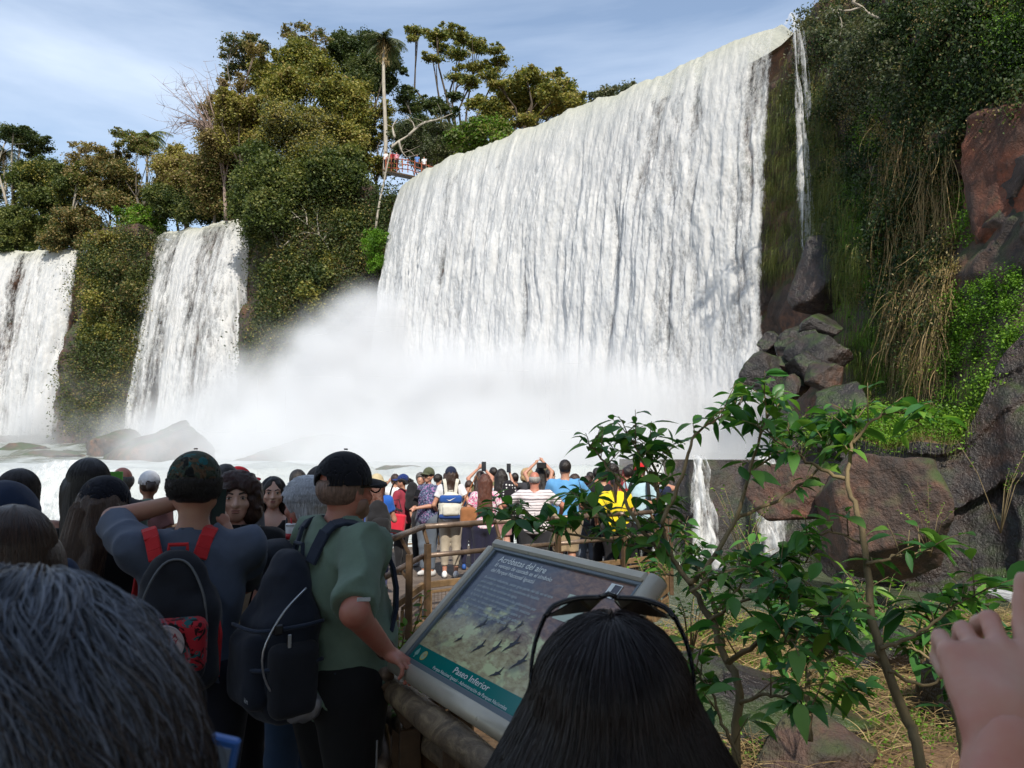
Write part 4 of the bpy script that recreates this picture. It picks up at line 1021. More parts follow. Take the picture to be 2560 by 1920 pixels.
i = np.repeat(np.arange(k), 60); p = c[i] + rb.normal(size=(len(i), 3)) * s[i][:, None] * [1, 1, .55]; p[:, 2] = np.maximum(p[:, 2], c[i][:, 2] - .04)
tag(leaf_mesh('weeds', p, .042, LEAF['bright'], None, np.repeat(rb.uniform(.2, 1, k), 60), 0, .65, rb), 'small bright green weeds growing through the dry stalks', 'weeds', kind='stuff')
for i, (px, py, Y, s, sq, lb) in enumerate([(770, 690, 5.6, 1.3, (1.2, .8, .6), 'brown rock under the shrub in the middle of the bank'), (812, 628, 8.2, 1.1, (1, .8, .7), 'rounded tan rock between the two shrub stems'), (690, 605, 9.5, 2.6, (1.2, .8, .45), 'long dark rock at the top of the bank left of the shrub'), (860, 600, 11, 1.6, (1.1, .8, .6), 'dark rock half hidden by leaves below the huge boulder'),
        (730, 570, 15.5, 3.4, (1.3, .9, .35), 'low wet grey rock shelf at the foot of the small cascades'), (905, 590, 15, 2.8, (1.2, .8, .5), 'dark wet rock at the foot of the terrace'), (990, 640, 9.0, 1.6, (1, .8, .7), 'dark rock beside the rushing water behind the hand'), (600, 640, 6.5, 1.2, (1.1, .8, .6), 'brown rock behind the information panel'), (745, 755, 4.3, .7, (1.1, .8, .6), 'small brown rock at the bottom of the bank')]):
    c = P(px, py, Y); c.z = float(tzz([c.x], [c.y])[0]) + s * sq[2] * .12
    if Y > 14: c.z = -2.3
    rock(c, s, 400 + i, BROWN if i in (0, 1, 7, 8) else ROCKW, lb, 13, s / 28, .75, None, sq)
def leaf_blades(name, base, d, L, mat, parent, tone, r, wd=.36, droop=.5):
    """real leaves: folded along the midrib, pointed, arching; base (n,3), d (n,3) unit, L (n)"""
    n = len(base); st = np.array([0, .06, .22, .42, .62, .80, .93, 1.0]); w = np.array([.03, .10, .72, 1.0, .86, .52, .18, .01]) * wd * .5
    up = np.tile([0, 0, 1.], (n, 1)) + r.normal(0, .35, (n, 3)); side = np.cross(d, up); side /= np.linalg.norm(side, axis=1)[:, None]; nrm = np.cross(side, d)
    dr = droop * r.uniform(.4, 1.3, n)
    V = []
    for s_, w_ in zip(st, w):
        c = base + d * (L * s_ * (1 - .18 * dr * s_))[:, None] - np.array([0, 0, 1.]) * (L * dr * s_ * s_ * .75)[:, None]
        wv = (L * w_)[:, None]; V += [c - side * wv + nrm * wv * .28, c - nrm * 0, c + side * wv + nrm * wv * .28]
    V = np.stack(V, 1).reshape(-1, 3); m = len(st)
    F = []
    for j in range(m - 1):
        for q in (0, 1): F.append([j * 3 + q, j * 3 + q + 1, j * 3 + 3 + q + 1, j * 3 + 3 + q])
    F = (np.array(F)[None] + (np.arange(n) * m * 3)[:, None, None]).reshape(-1, 4)
    return mesh(name, V, F, mat, parent, True, attrs={'tone': np.repeat(tone, m * 3)})
def shrub(label, paths, Y0, seed, lf=.125, dens=1.0, r0=.022):
    r = np.random.default_rng(seed); b = PT(*paths[0][0][0], Y0[0]); b.z = min(b.z, -1.7)
    e = empty('shrub', tuple(b), label=label, cat='shrub'); mb = MB(); B, D, L, T = [], [], [], []
    for pts, ys, rr, lo_ in paths:
        W = [PT(x, y, yy) - b for (x, y), yy in zip(pts, np.linspace(ys[0], ys[1], len(pts)))]
        if rr > .9: W = [W[0] + Vector((.05, -.1, -1.2))] + W
        A, _ = resample_smooth(W, 5 * len(W)); N_ = len(A); A = [q + Vector(r.normal(0, .004, 3)) for q in A]
        mb.tube(A, [r0 * rr * (1 - .72 * i / (N_ - 1)) for i in range(N_)], 8)
        ln = sum((A[i + 1] - A[i]).length for i in range(N_ - 1))
        nn = max(3, int(ln * (1 - lo_) * 26 * dens))
        for q in range(nn):
            t = lo_ + (1 - lo_) * (q / max(1, nn - 1)) ** .7; i = min(N_ - 2, int(t * (N_ - 1))); c = A[i]; ax = (A[i + 1] - A[i]).normalized()
            # a side twig with a whorl of leaves
            dv = Vector(r.normal(size=3)); dv = (dv - ax * dv.dot(ax)).normalized(); dv.z = abs(dv.z) * .6 + .15
            tw = (ax * .6 + dv).normalized() * r.uniform(.04, .22); tip = c + tw
            mb.tube([c, c + tw * .55 + Vector((0, 0, .01)), tip], [r0 * .16, r0 * .12, r0 * .07], 5)
            for _ in range(r.integers(3, 7)):
                f = r.uniform(.3, 1); B.append(tuple(c + tw * f)); dd = Vector(r.normal(size=3)) * .8 + tw.normalized() * .7; dd.z = dd.z * .5 - .05; D.append(tuple(dd.normalized())); L.append(lf * r.uniform(.55, 1.45)); T.append(r.uniform(0, 1))
    mb.build('stem', BARK['twig'], e, True)
    leaf_blades('leaves', np.array(B), np.array(D), np.array(L), LEAF['shrub'], e, np.array(T), r)
    return e
shrub('tall leafy shrub with forked stems rising right behind the sunglasses', [
    ([(1590, 1700), (1597, 1500), (1570, 1430), (1535, 1340), (1490, 1260), (1450, 1200), (1425, 1110), (1415, 1020), (1400, 960)], (3.3, 4.3), 1.0, .62),
    ([(1570, 1430), (1620, 1400), (1690, 1355), (1760, 1340), (1830, 1350)], (3.4, 3.1), .6, .15),
    ([(1490, 1260), (1530, 1220), (1590, 1120), (1620, 1020), (1655, 900), (1650, 850)], (3.7, 4.1), .65, .55),
    ([(1450, 1200), (1380, 1140), (1340, 1050), (1300, 990), (1270, 960)], (3.9, 4.3), .55, .55),
    ([(1430, 1130), (1480, 1010), (1500, 940), (1560, 900), (1600, 870)], (3.9, 4.2), .5, .5),
    ([(1590, 1120), (1680, 1080), (1760, 1020), (1800, 950), (1830, 930)], (3.9, 4.2), .45, .35),
    ([(1450, 1210), (1350, 1175), (1230, 1155), (1130, 1130), (1080, 1110)], (3.9, 4.4), .45, .1),
    ([(1400, 1180), (1300, 1110), (1250, 1090)], (4.0, 4.4), .35, .1),
    ([(1430, 1080), (1380, 980), (1350, 930)], (4.0, 4.3), .35, .2),
    ([(1620, 1020), (1690, 970), (1720, 930)], (4.0, 4.3), .35, .2),
    ([(1535, 1340), (1600, 1300), (1680, 1290), (1760, 1300)], (3.5, 3.3), .4, .1),
    ([(1490, 1280), (1560, 1240), (1650, 1220), (1750, 1215)], (3.6, 3.7), .4, .2),
    ([(1597, 1520), (1660, 1500), (1720, 1520), (1760, 1540)], (3.2, 2.9), .4, .2),
    ([(1600, 1650), (1560, 1560), (1540, 1500), (1500, 1440)], (3.1, 3.3), .4, .2)], (3.3,), 601, dens=1.1)
shrub('second tall shrub with one long bare dark stem left of the raised hand', [
    ([(1990, 1680), (1960, 1560), (1900, 1400), (1880, 1310), (1872, 1200), (1850, 1100), (1830, 1040), (1840, 960), (1850, 900)], (3.1, 4.0), 1.1, .86),
    ([(1830, 1040), (1760, 1005), (1700, 970), (1640, 925)], (3.8, 4.0), .5, .5),
    ([(1840, 960), (1890, 905), (1950, 890), (1990, 920)], (3.9, 3.9), .4, .1),
    ([(1900, 1400), (1980, 1370), (2060, 1310), (2120, 1280)], (3.3, 3.3), .45, .35),
    ([(1880, 1310), (1780, 1290), (1690, 1265), (1640, 1240)], (3.4, 3.6), .45, .2),
    ([(1895, 1420), (1820, 1400), (1740, 1375), (1690, 1390)], (3.3, 3.1), .4, .3),
    ([(1872, 1220), (1940, 1200), (2010, 1190)], (3.5, 3.5), .4, .2),
    ([(1920, 1450), (2010, 1480), (2080, 1420), (2130, 1400)], (3.2, 3.2), .35, .5),
    ([(1870, 1180), (1800, 1150), (1740, 1170)], (3.6, 3.7), .35, .3),
    ([(2100, 1700), (2080, 1500), (2040, 1380), (2000, 1330)], (3.4, 3.4), .4, .7)], (3.1,), 602, dens=1.1)
shrub('low leafy shrub filling the bank between the two tall shrubs', [
    ([(1750, 1600), (1745, 1480), (1760, 1400), (1780, 1330)], (4.4, 4.8), .9, .2),
    ([(1745, 1500), (1690, 1440), (1660, 1380)], (4.5, 4.8), .5, .1), ([(1750, 1450), (1810, 1400), (1850, 1330), (1860, 1280)], (4.5, 4.9), .5, .1),
    ([(1760, 1400), (1720, 1330), (1700, 1290)], (4.6, 5.0), .4, .1), ([(1748, 1520), (1810, 1490), (1850, 1500)], (4.3, 4.1), .4, .2)], (4.4,), 603, dens=1.5, lf=.11)
shrub('small leafy shrub in front of the platform end, right of the panel', [
    ([(1560, 1400), (1540, 1300), (1500, 1210), (1470, 1150)], (5.2, 5.6), .9, .1), ([(1545, 1320), (1600, 1260), (1640, 1190)], (5.3, 5.6), .5, .1), ([(1530, 1280), (1480, 1250), (1440, 1240)], (5.3, 5.5), .4, .1)], (5.2,), 604, dens=1.3, lf=.12)
shrub('leafy shrub beside the raised hand with broad drooping leaves', [
    ([(2080, 1640), (2060, 1520), (2020, 1420), (2010, 1350)], (3.9, 4.2), .8, .3), ([(2060, 1530), (2110, 1440), (2130, 1370), (2100, 1300)], (3.9, 4.2), .5, .1), ([(2030, 1440), (1970, 1400), (1930, 1400)], (4.0, 4.2), .4, .1)], (3.9,), 605, dens=1.2, lf=.14)
# small light green seedlings
def seedling(px, py, Y, hgt, n, seed, label):
    r = np.random.default_rng(seed); b = P(px, py, Y); e = empty('seedling', tuple(b), label=label, cat='plant'); mb = MB(); B, D = [], []
    for i in range(n):
        a = r.uniform(0, 6.28); tip = Vector((math.cos(a) * hgt * .45, math.sin(a) * hgt * .45, hgt * r.uniform(.5, 1.1))); mid = tip * .5 + Vector((0, 0, .08 * hgt)); mb.tube([Vector((0, 0, -.15)), mid, tip], [.006, .004, .002], 5)
        for j in range(12):
            c = mid.lerp(tip, j / 11); d = Vector(r.normal(size=3)); d.z = abs(d.z) * .5; B.append(tuple(c)); D.append(tuple(d.normalized()))
    mb.build('stem', BARK['twig'], e, True); leaf_blades('leaves', np.array(B), np.array(D), r.uniform(.025, .06, len(B)), LEAF['bright'], e, r.uniform(0, 1, len(B)), r, .45, .2)
for i, (px, py, Y, hh, n, lb) in enumerate([(395, 700, 3.5, .45, 6, 'yellow green seedling under the railing below the man in green'), (408, 742, 3.2, .3, 5, 'lower of the seedlings under the log railing'), (745, 560, 9, .8, 8, 'pale green young plant left of the huge boulder'), (770, 600, 8, .8, 9, 'fresh green plant above the dry stalks'), (1000, 520, 9, .9, 6, 'bright leaved twigs at the right edge above the rushing water'), (930, 545, 10, .8, 6, 'light green twigs in front of the dark terrace'), (690, 640, 6, .5, 8, 'green plant in front of the long dark rock'), (650, 600, 7.5, .5, 8, 'light green plant right of the panel corner'), (880, 640, 6.5, .5, 8, 'green plant on the bank between stem and hand'), (560, 620, 6.0, .5, 7, 'plant hidden behind the information panel')]):
    seedling(px, py, Y, hh, n, 700 + i, lb)
# ---- unseen trees added behind and above the camera, crowns placed to shade the walkway
for i, (bx, by, lobes, lb) in enumerate([
    (-4.5, -9, [(-7, -8, 10, 3.2), (-3.5, -7, 11, 3.4), (-5, -4.6, 9.5, 2.7), (-9.5, -6, 9, 3), (-1.5, -5.2, 10, 2.6), (-6, -10, 7, 3.5)], 'big unseen tree added for shade behind the viewer at the left'),
    (2.5, -9, [(-.5, -8, 10.5, 3.0), (.9, -7.6, 10.5, 2.3), (.2, -5.0, 9.6, 2.0), (2, -12, 7, 3.0)], 'big unseen tree added for shade right behind the viewer'),
    (9, -8, [(8.5, -9, 9, 2.2), (12, -9, 10, 3), (9, -12, 7, 3), (13, -6, 8, 3)], 'big unseen tree added for shade behind the viewer at the right')]):
    z0 = 0.0; tree((bx, by, -2), [((a, b_, c), (rr, rr, rr * .6)) for a, b_, c, rr in lobes], .35, 'dark', 'grey', lb, leaf=.34, seed=900 + i, dens=.85, spread=.34)
# ================================================================ walkway, railings, sign
def m_metal(name, col, rough=.5, metal=.6, sc=8, var=.35, bump=.3):
    s = NT(name); v = s.coord('Object'); n = s.noise(v, sc, 6, .65); n2 = s.noise(v, sc * 6, 4, .6)
    c = s.mix(s.rng(n, .35, .68), tuple(q * (1 - var) for q in col), tuple(min(1, q * (1 + var)) for q in col))
    return s.done(s.pbr(c, s.rng(n2, .3, .7, rough - .12, rough + .15), s.bump(n2, bump, .004), .4, metal))
STEEL = m_metal('brown_painted_steel', (.10, .062, .035), .5, .25)
STEELL = m_metal('worn_tan_steel', (.19, .12, .06), .6, .1)
RAILM = m_metal('rail_tube', (.16, .115, .085), .42, .35)
WIRE = m_metal('wire_mesh', (.12, .085, .06), .6, .3)
FRAME = m_metal('sign_frame_metal', (.50, .46, .37), .38, .25, 3, .08, .12)
def m_log():
    s = NT('weathered_log'); v = s.coord('Object', (2.2, 2.2, 14), (0, 0, 0)); n = s.noise(s.coord('Object', (1, 1, 1)), 9, 6, .68, 1.2); n2 = s.noise(s.coord('Object', (1, 1, 1)), 26, 4, .65)
    c = s.ramp(n, [(.3, (.06, .045, .03)), (.5, (.14, .10, .062)), (.62, (.26, .195, .115)), (.75, (.09, .072, .05))])
    return s.done(s.pbr(c, .55, s.bump(s.math('ADD', n, s.math('MULTIPLY', n2, .4)), .8, .01), .4))
LOG = m_log()
def m_deck():
    s = NT('deck'); v = s.coord('Object'); w = s.n('ShaderNodeTexWave', {'Vector': s.coord('Object', (1, 1, 1)), 'Scale': 3.2, 'Distortion': .25}, wave_type='BANDS', bands_direction='Y', wave_profile='SAW')
    n = s.noise(v, 5, 6, .6); g = s.rng(w.outputs['Fac'], .04, .09)
    c = s.mix(s.rng(n, .3, .7), (.075, .055, .042), (.16, .125, .10)); c = s.mix(g, (.012, .01, .008), c)
    return s.done(s.pbr(c, .8, s.bump(s.math('MULTIPLY', n, g), .6, .02)))
def dz(y): return -.012 * y
edge = [(3.6, -3.0), (3.2, .1), (1.6, .55), (.62, 1.12), (-.07, 2.15), (-.457, 2.87), (-.82, 4.7), (-1.20, 6.67), (-.98, 8.65), (-.2, 9.3), (.52, 9.85), (1.45, 10.6), (1.95, 11.0), (2.3, 11.8), (2.45, 12.9), (2.2, 14.6), (1.2, 15.9), (-1.5, 16.6), (-3.6, 15.2), (-3.9, 12), (-3.7, 8.0), (-3.75, 6.5), (-3.35, 4), (-3.3, 0), (-3.3, -3.0)]
def slab(name, poly, ztop, th, mat, kind=None):
    n = len(poly); V = [(x, y, ztop(y)) for x, y in poly] + [(x, y, ztop(y) - th) for x, y in poly]
    F = [tuple(range(n)), tuple(range(n, 2 * n))[::-1]] + [(i, i + n, (i + 1) % n + n, (i + 1) % n) for i in range(n)]
    o = mesh(name, V, F, mat, smooth=False); o['kind'] = 'structure'; return o
slab('boardwalk', edge, dz, .06, m_deck())
rl = empty('boardwalk_frame', (0, 0, 0), label='brown steel fascia boards and stout posts carrying the crowded boardwalk', cat='boardwalk frame')
mb = MB(); mb2 = MB()
for i in range(3, 16):
    (x0, y0), (x1, y1) = edge[i], edge[i + 1]
    a = Vector((x0, y0, dz(y0) - .05)); b = Vector((x1, y1, dz(y1) - .05)); d = (b - a).normalized(); s = Vector((d.y, -d.x, 0))
    mb.bar(a + s * .035 + d * .01, b + s * .035 - d * .01, .05, .24)
    mb.bar(a + s * .03 + d * .03 - Vector((0, 0, .30)), b + s * .03 - d * .03 - Vector((0, 0, .30)), .04, .22)
mb.build('fascia', STEELL, rl)
for (x, y) in [(-1.2, 5.0), (-1.35, 7.0), (-1.15, 8.4), (-.4, 9.2), (.45, 9.9), (1.3, 10.6), (2.0, 11.4), (2.2, 12.6), (-.7, 3.4), (-.25, 2.5), (.35, 1.7), (-3, 10), (-3, 14), (0, 15.5), (-3.2, 6), (-3.1, 2)]:
    if (x, y) == (-1.2, 5.0): x = -1.0
    s = MB().box((x - .12, y, -1.75), (.16, .16, 3.2), None, .01); s.build('post', STEEL, rl)
for i in range(12):
    y = 1.5 + i * 1.2; mb2.bar((-3.2, y, dz(y) - .14), (-.9 if y < 9.5 else 1.2, y, dz(y) - .14), .08, .14)
mb2.build('joist', STEEL, rl)

def railing(pts, label, hts=(1.06, .74, .42), step=1.25, log=False, outward=1, mesh_on=True, r=.032, post_w=.06, brackets=True):
    """tubes on bracketed posts, a flat beam and framed wire mesh below"""
    pts = [Vector((x, y, dz(y))) for x, y in pts]
    e = empty('railing', tuple(pts[0]), label=label, cat='railing'); o0 = pts[0]
    up = Vector((0, 0, 1)); mat = LOG if log else RAILM
    P2 = [p - o0 for p in pts]
    for h, nm in ((hts[0], 'top_rail'), (hts[1], 'middle_rail')):
        m = MB()
        for a, b in zip(P2, P2[1:]):
            m.tube([a + up * h, b + up * h], r if h == hts[0] else r * .9, 12)
        m.build(nm, mat, e, True)
    m = MB()
    for a, b in zip(P2, P2[1:]): m.bar(a + up * hts[2], b + up * hts[2], .05, .07)
    m.build('beam', STEELL, e)
    wire = MB(); fr = MB()
    for a, b in zip(P2, P2[1:]):
        d = b - a; L = d.length; n = max(1, round(L / step)); d /= L; s = Vector((d.y, -d.x, 0)) * outward
        for i in range(n + (b is P2[-1])):
            p = a + d * (L * i / n)
            m = MB().bar(p + s * .09 - up * .22, p + s * .09 + up * (hts[0] - .18), post_w, post_w, d)
            if brackets:
                m.bar(p + s * .09 + up * (hts[0] - .18), p + up * (hts[0] - .02), post_w * .5, post_w * .6, d)
                m.bar(p + s * .09 + up * (hts[1] - .12), p + up * (hts[1] - .01), post_w * .4, post_w * .5, d)
            m.build('post', STEEL, e)
        if mesh_on:
            for i in range(n):
                q0 = a + d * (L * (i + .10) / n); q1 = a + d * (L * (i + .90) / n); z0, z1 = .06, hts[2] - .08
                for (u, v) in ((q0 + up * z0, q1 + up * z0), (q0 + up * z1, q1 + up * z1)): fr.bar(u, v, .03, .03)
                for q in (q0, q1): fr.bar(q + up * (z0 + .016), q + up * (z1 - .016), .03, .03, d)
                k = int((q1 - q0).length / .05)
                for j in range(1, k): w = q0.lerp(q1, j / k); wire.bar(w + up * (z0 + .01), w + up * (z1 - .01), .004, .004, d, 0)
                for j in range(1, 6): z = z0 + (z1 - z0) * j / 6; wire.bar(q0 + up * z + s * .004, q1 + up * z + s * .004, .004, .004, up, 0)
    if mesh_on: fr.build('panel_frame', STEELL, e); wire.build('wire_mesh', WIRE, e)
    return e
railing([(-1.20, 6.67), (-.98, 8.65), (-.2, 9.3), (.52, 9.85), (1.45, 10.6), (1.95, 11.0), (2.3, 11.8), (2.45, 12.9)], 'curved brown railing in front of the crowd on the platform')
railing([(2.45, 12.95), (2.2, 14.6), (1.2, 15.9), (-1.5, 16.6), (-3.6, 15.2), (-3.9, 12), (-3.7, 8.0), (-3.75, 6.5), (-3.35, 4), (-3.3, 0)], 'far railing behind the crowd, dark against the white water', step=1.6)
railing([(-.457, 2.87), (-.82, 4.7), (-1.20, 6.62)], 'brown railing running from the man in green towards the platform', hts=(1.02, .70, .36), step=.62, post_w=.075)
# the near log railing
e = empty('log_railing', (0, 2.3, 0), label='weathered round log railing under the information panel', cat='railing')
o0 = Vector(e.location)
def lb(nm, a, b, r, sag=0.0, ext=(0, 0)):
    a = Vector(a); b = Vector(b); d = (b - a); a = a - d * ext[0]; b = b + d * ext[1]; k = 14; rr = np.random.default_rng(int(a.y * 100))
    pts = [a.lerp(b, i / k) - o0 + Vector((rr.normal() * .003, 0, rr.normal() * .003)) for i in range(k + 1)]
    MB().tube(pts, [r * (1 + rr.normal() * .03) for _ in range(k + 1)], 16).build(nm, LOG, e, True)
lb('top_log', P(385, 682, 2.98), P(486, 763, 2.22), .046, ext=(.02, 1.2))
lb('middle_log', P(366, 695, 3.47), P(463, 768, 2.67), .042, ext=(.05, 1.2))
m = MB(); a = P(362, 722, 4.6); b = P(414, 772, 3.9); m.bar(a - o0, b + (b - a) * 1.5 - o0, .09, .05); m.build('flat_rail', m_metal('grey_flat_bar', (.13, .12, .10), .5, .3), e)
for px, py, Y, w in [(424, 690, 2.95, .10), (466, 735, 2.62, .125)]:
    t = P(px, py, Y) - o0; MB().box((t.x, t.y, (t.z - 2.2) / 2 - .02), (w, w * .9, t.z + 2.2), Matrix.Rotation(.5, 3, 'Z'), .01).build('post', STEEL, e)

# ---- information panel
SK = 3.05; SS = SK / 3.9
_c = Vector((0, 0, CAMZ)); S0 = _c + ray(494.6, 542.9) * SK
S1 = _c + ray(659.6, 581) * (SK * .74103664); S2 = _c + ray(394.3, 660) * (SK * .91989006)
SU_ = (S1 - S0).normalized(); SV_ = (S2 - S0); SV_ = (SV_ - SU_ * SV_.dot(SU_)).normalized(); SN = SV_.cross(SU_)   # towards the viewer
if SN.z < 0: SN = -SN
sg = empty('information_panel', tuple(S0), label='tilted lectern sign with swift photo and teal band in a beige metal frame', cat='sign')
MS = Matrix((SU_, -SV_, SN)).transposed().to_4x4(); MS.translation = S0
sg.matrix_world = MS
def uv3(u, v, w=0.0): return Vector((u * SS, -v * SS, w))
def quad(name, u0, v0, u1, v1, w, mat, par=sg):
    return mesh(name, [uv3(u0, v1, w), uv3(u1, v1, w), uv3(u1, v0, w), uv3(u0, v0, w)], [(0, 1, 2, 3)], mat, par, False)
def m_print():
    s = NT('printed_panel'); v = s.coord('Object'); sp = s.n('ShaderNodeSeparateXYZ', {0: v}); x, y = sp.outputs['X'], sp.outputs['Y']
    n = s.noise(s.coord('Object', (1, 1.6, 1), (0, 0, .6)), 7, 7, .68, .5); n2 = s.noise(s.coord('Object', (1.0, 2.2, 1), (0, 0, .7)), 26, 6, .7, .6)
    slate = s.mix(s.rng(n2, .35, .65), (.055, .075, .115), (.12, .145, .19))
    rust = s.ramp(n2, [(.3, (.07, .05, .07)), (.5, (.22, .12, .09)), (.65, (.32, .19, .13)), (.8, (.12, .11, .14))])
    cream = s.ramp(n2, [(.3, (.28, .22, .13)), (.5, (.48, .42, .24)), (.68, (.60, .58, .36)), (.8, (.36, .30, .2))])
    fx = s.math('ADD', x, s.math('MULTIPLY', s.math('SUBTRACT', n, .5), .55)); fy = s.math('ADD', y, s.math('MULTIPLY', s.math('SUBTRACT', n, .5), .45))
    c = s.mix(s.rng(fx, .38, .62), slate, rust)
    c = s.mix(s.rng(fy, -.27, -.36), c, cream)
    m = s.math('MULTIPLY', s.rng(s.noise(s.coord('Object', (1, 1.5, 1), (0, 0, .5)), 11, 4, .6), .52, .60), s.rng(fy, -.24, -.30))
    c = s.mix(m, c, (.62, .66, .36))
    c = s.mix(s.rng(s.noise(s.coord('Object', (1, 1.5, 1), (0, 0, .9)), 6, 3, .5), .56, .66, 0, .55), c, (.10, .11, .15))
    return s.done(s.pbr(c, .22, None, .5))
def flat(name, col, rough=.35): s = NT(name); return s.done(s.pbr(col, rough))
MB().box(uv3(.6, .385, -.035), (1.14 * SS, .68 * SS, .03), None, .004).build('backing', FRAME, sg)
quad('printed_face', .078, .046, 1.12, .615, 0, m_print())
quad('teal_band', .078, .6152, 1.12, .69, .0006, flat('teal_print', (.0, .17, .15), .25))
GREYB = flat('frame_gasket', (.12, .15, .17), .4)
m = MB()
for (u0, v0, u1, v1) in [(.05, .03, 1.14, .046), (.055, .046, .078, .72), (1.12, .046, 1.136, .72), (.078, .69, 1.12, .72)]:
    m.box(uv3((u0 + u1) / 2, (v0 + v1) / 2, .004), ((u1 - u0) * SS, (v1 - v0) * SS, .012), None, .002)
m.build('gasket', GREYB, sg)
m = MB(); m.box(uv3(.58, .008, .0), (1.12 * SS, .044 * SS, .04), None, .008); m.build('top_bar', FRAME, sg)
m = MB(); m.box(uv3(.028, .37, .0), (.05 * SS, .68 * SS, .038), None, .008); m.build('side_bar', FRAME, sg)
def prof(name, a, b, r):
    MB().tube([a, b], r, 28).build(name, FRAME, sg, True)
prof('bottom_tube', uv3(.0, .742, -.012), uv3(1.2, .742, -.012), .036 * SS * 1.15)
prof('side_tube', uv3(1.168, -.01, -.012), uv3(1.168, .70, -.012), .036 * SS * 1.15)
for u in (.25, .9): MB().bar(uv3(u, .5, -.05), uv3(u, .5, -.05) + MS.to_3x3().inverted() @ Vector((.0, .0, -1.9)), .06, .06, Vector((1, 0, 0))).build('support_post', STEEL, sg)
WHITE_INK = flat('white_ink', (.80, .82, .78), .4); PALE_INK = flat('pale_ink', (.50, .56, .56), .4)
def text(body, u, v, size, mat, name='lettering', w=.0016, width=None, par=sg, align='LEFT', shear=0.0, off=0.0):
    cu = bpy.data.curves.new(name, 'FONT'); cu.body = body; cu.size = size; cu.align_x = align; cu.shear = shear; cu.offset = off
    cu.resolution_u = 3
    o = bpy.data.objects.new(name, cu); COL.objects.link(o); cu.materials.append(mat)
    bpy.context.view_layer.update(); wd = max(o.dimensions.x, 1e-4)
    o.parent = par; o.location = uv3(u, v, w) if par is sg else (u, v, w)
    if width: o.scale = (width / wd, 1, 1)
    return o
text('Acróbatas del aire', .150, .096, .048 * SS, WHITE_INK, width=.395 * SS, off=.0004)
text('El vencejo de cascada es el símbolo', .153, .126, .030 * SS, WHITE_INK, width=.47 * SS, off=.0002)
text('del Parque Nacional Iguazú', .155, .158, .030 * SS, WHITE_INK, width=.365 * SS, off=.0002)
body = ['Excelentes voladores, pasan gran parte del día en el aire', 'pero anidan y duermen en los paredones de basalto,', 'por detrás de las cortinas de agua.', 'Si bien los vencejos se parecen a las golondrinas por', 'la forma de volar y de alimentarse cazando insectos', 'en vuelo, no tienen ningún parentesco entre sí.', 'Mirando con atención los podrá ver en los saltos', 'volando y también cuando salen o regresan', 'a su refugio.']
for i, b_ in enumerate(body): text(b_, .149, .200 + i * .0256, .021 * SS, PALE_INK, width=(.0098 * len(b_)) * SS, off=.00015)
text('Paseo Inferior', .458, .655, .040 * SS, WHITE_INK, width=.285 * SS)
text('Parque Nacional Iguazú - Administración de Parques Nacionales', .312, .682, .021 * SS, WHITE_INK, width=.60 * SS)
def disc(u, v, r, mat, w=.0014, name='emblem', n=28, sx=1.0):
    c = uv3(u, v, w); mesh(name, [c + Vector((math.cos(2 * math.pi * i / n) * r * SS * sx, math.sin(2 * math.pi * i / n) * r * SS, 0)) for i in range(n)], [tuple(range(n))], mat, sg, False)
disc(.183, .652, .023, flat('emblem_yellow', (.55, .52, .10)), .0014); disc(.183, .652, .018, flat('emblem_green', (.30, .48, .35)), .0018); disc(.187, .648, .008, flat('emblem_orange', (.5, .35, .1)), .0022)
c = uv3(.116, .652, .0014); mesh('emblem', [c + Vector(q) * SS for q in [(-.004, -.026, 0), (.004, -.026, 0), (.004, -.014, 0), (.016, -.008, 0), (.013, .006, 0), (0, .026, 0), (-.013, .006, 0), (-.016, -.008, 0), (-.004, -.014, 0)]], [tuple(range(9))], flat('emblem_pale', (.25, .5, .42)), sg, False)
# white corner logo: page with an L shape
quad('corner_logo', .975, .060, 1.045, .128, .0012, flat('logo_dark', (.05, .05, .07)))
for q in [(.975, .060, 1.000, .128), (1.0005, .100, 1.030, .128), (1.0005, .060, 1.045, .064), (1.0412, .0645, 1.045, .128)]: quad('corner_logo', *q, .0022, WHITE_INK)
quad('light_square', .79, .155, .94, .28, .0010, flat('pale_print', (.50, .56, .44)))
BIRD = flat('bird_print', (.018, .022, .035), .35)
def bird(u, v, s, a):
    pts = [(-1.1, -.1), (-.6, .1), (-.25, .12), (-.1, .32), (.1, .2), (.35, .22), (.95, .62), (.6, .12), (.45, .0), (.8, -.35), (.35, -.18), (.05, -.2), (-.3, -.12), (-.7, -.05)]
    ca, sa = math.cos(a), math.sin(a); c = uv3(u, v, .0016)
    mesh('printed_bird', [c + Vector(((x * ca - y * sa) * s * SS, (x * sa + y * ca) * s * SS, 0)) for x, y in pts], [tuple(range(len(pts)))], BIRD, sg, False)
for q in [(.50, .514, .045, .9), (.602, .493, .05, 1.0), (.685, .448, .055, .95), (.40, .42, .04, .8), (.56, .40, .035, 1.0), (.80, .50, .05, .9), (.33, .52, .03, .8), (.64, .36, .03, 1.1), (.72, .58, .04, .6), (.9, .42, .05, .9)]: bird(*q)
def text_to_mesh():
    """turn every text object into a plain mesh"""
    bpy.context.view_layer.update()
    dg = bpy.context.evaluated_depsgraph_get()
    for o in [o for o in bpy.data.objects if o.type == 'FONT']:
        me = bpy.data.meshes.new_from_object(o.evaluated_get(dg)); n = bpy.data.objects.new(o.name + '_', me)
        nm = o.name; mats = [m for m in o.data.materials]
        me.materials.clear()
        for m in mats: me.materials.append(m)
        COL.objects.link(n); n.parent = o.parent; n.matrix_parent_inverse = o.matrix_parent_inverse.copy(); n.matrix_basis = o.matrix_basis.copy()
        bpy.data.objects.remove(o); n.name = nm
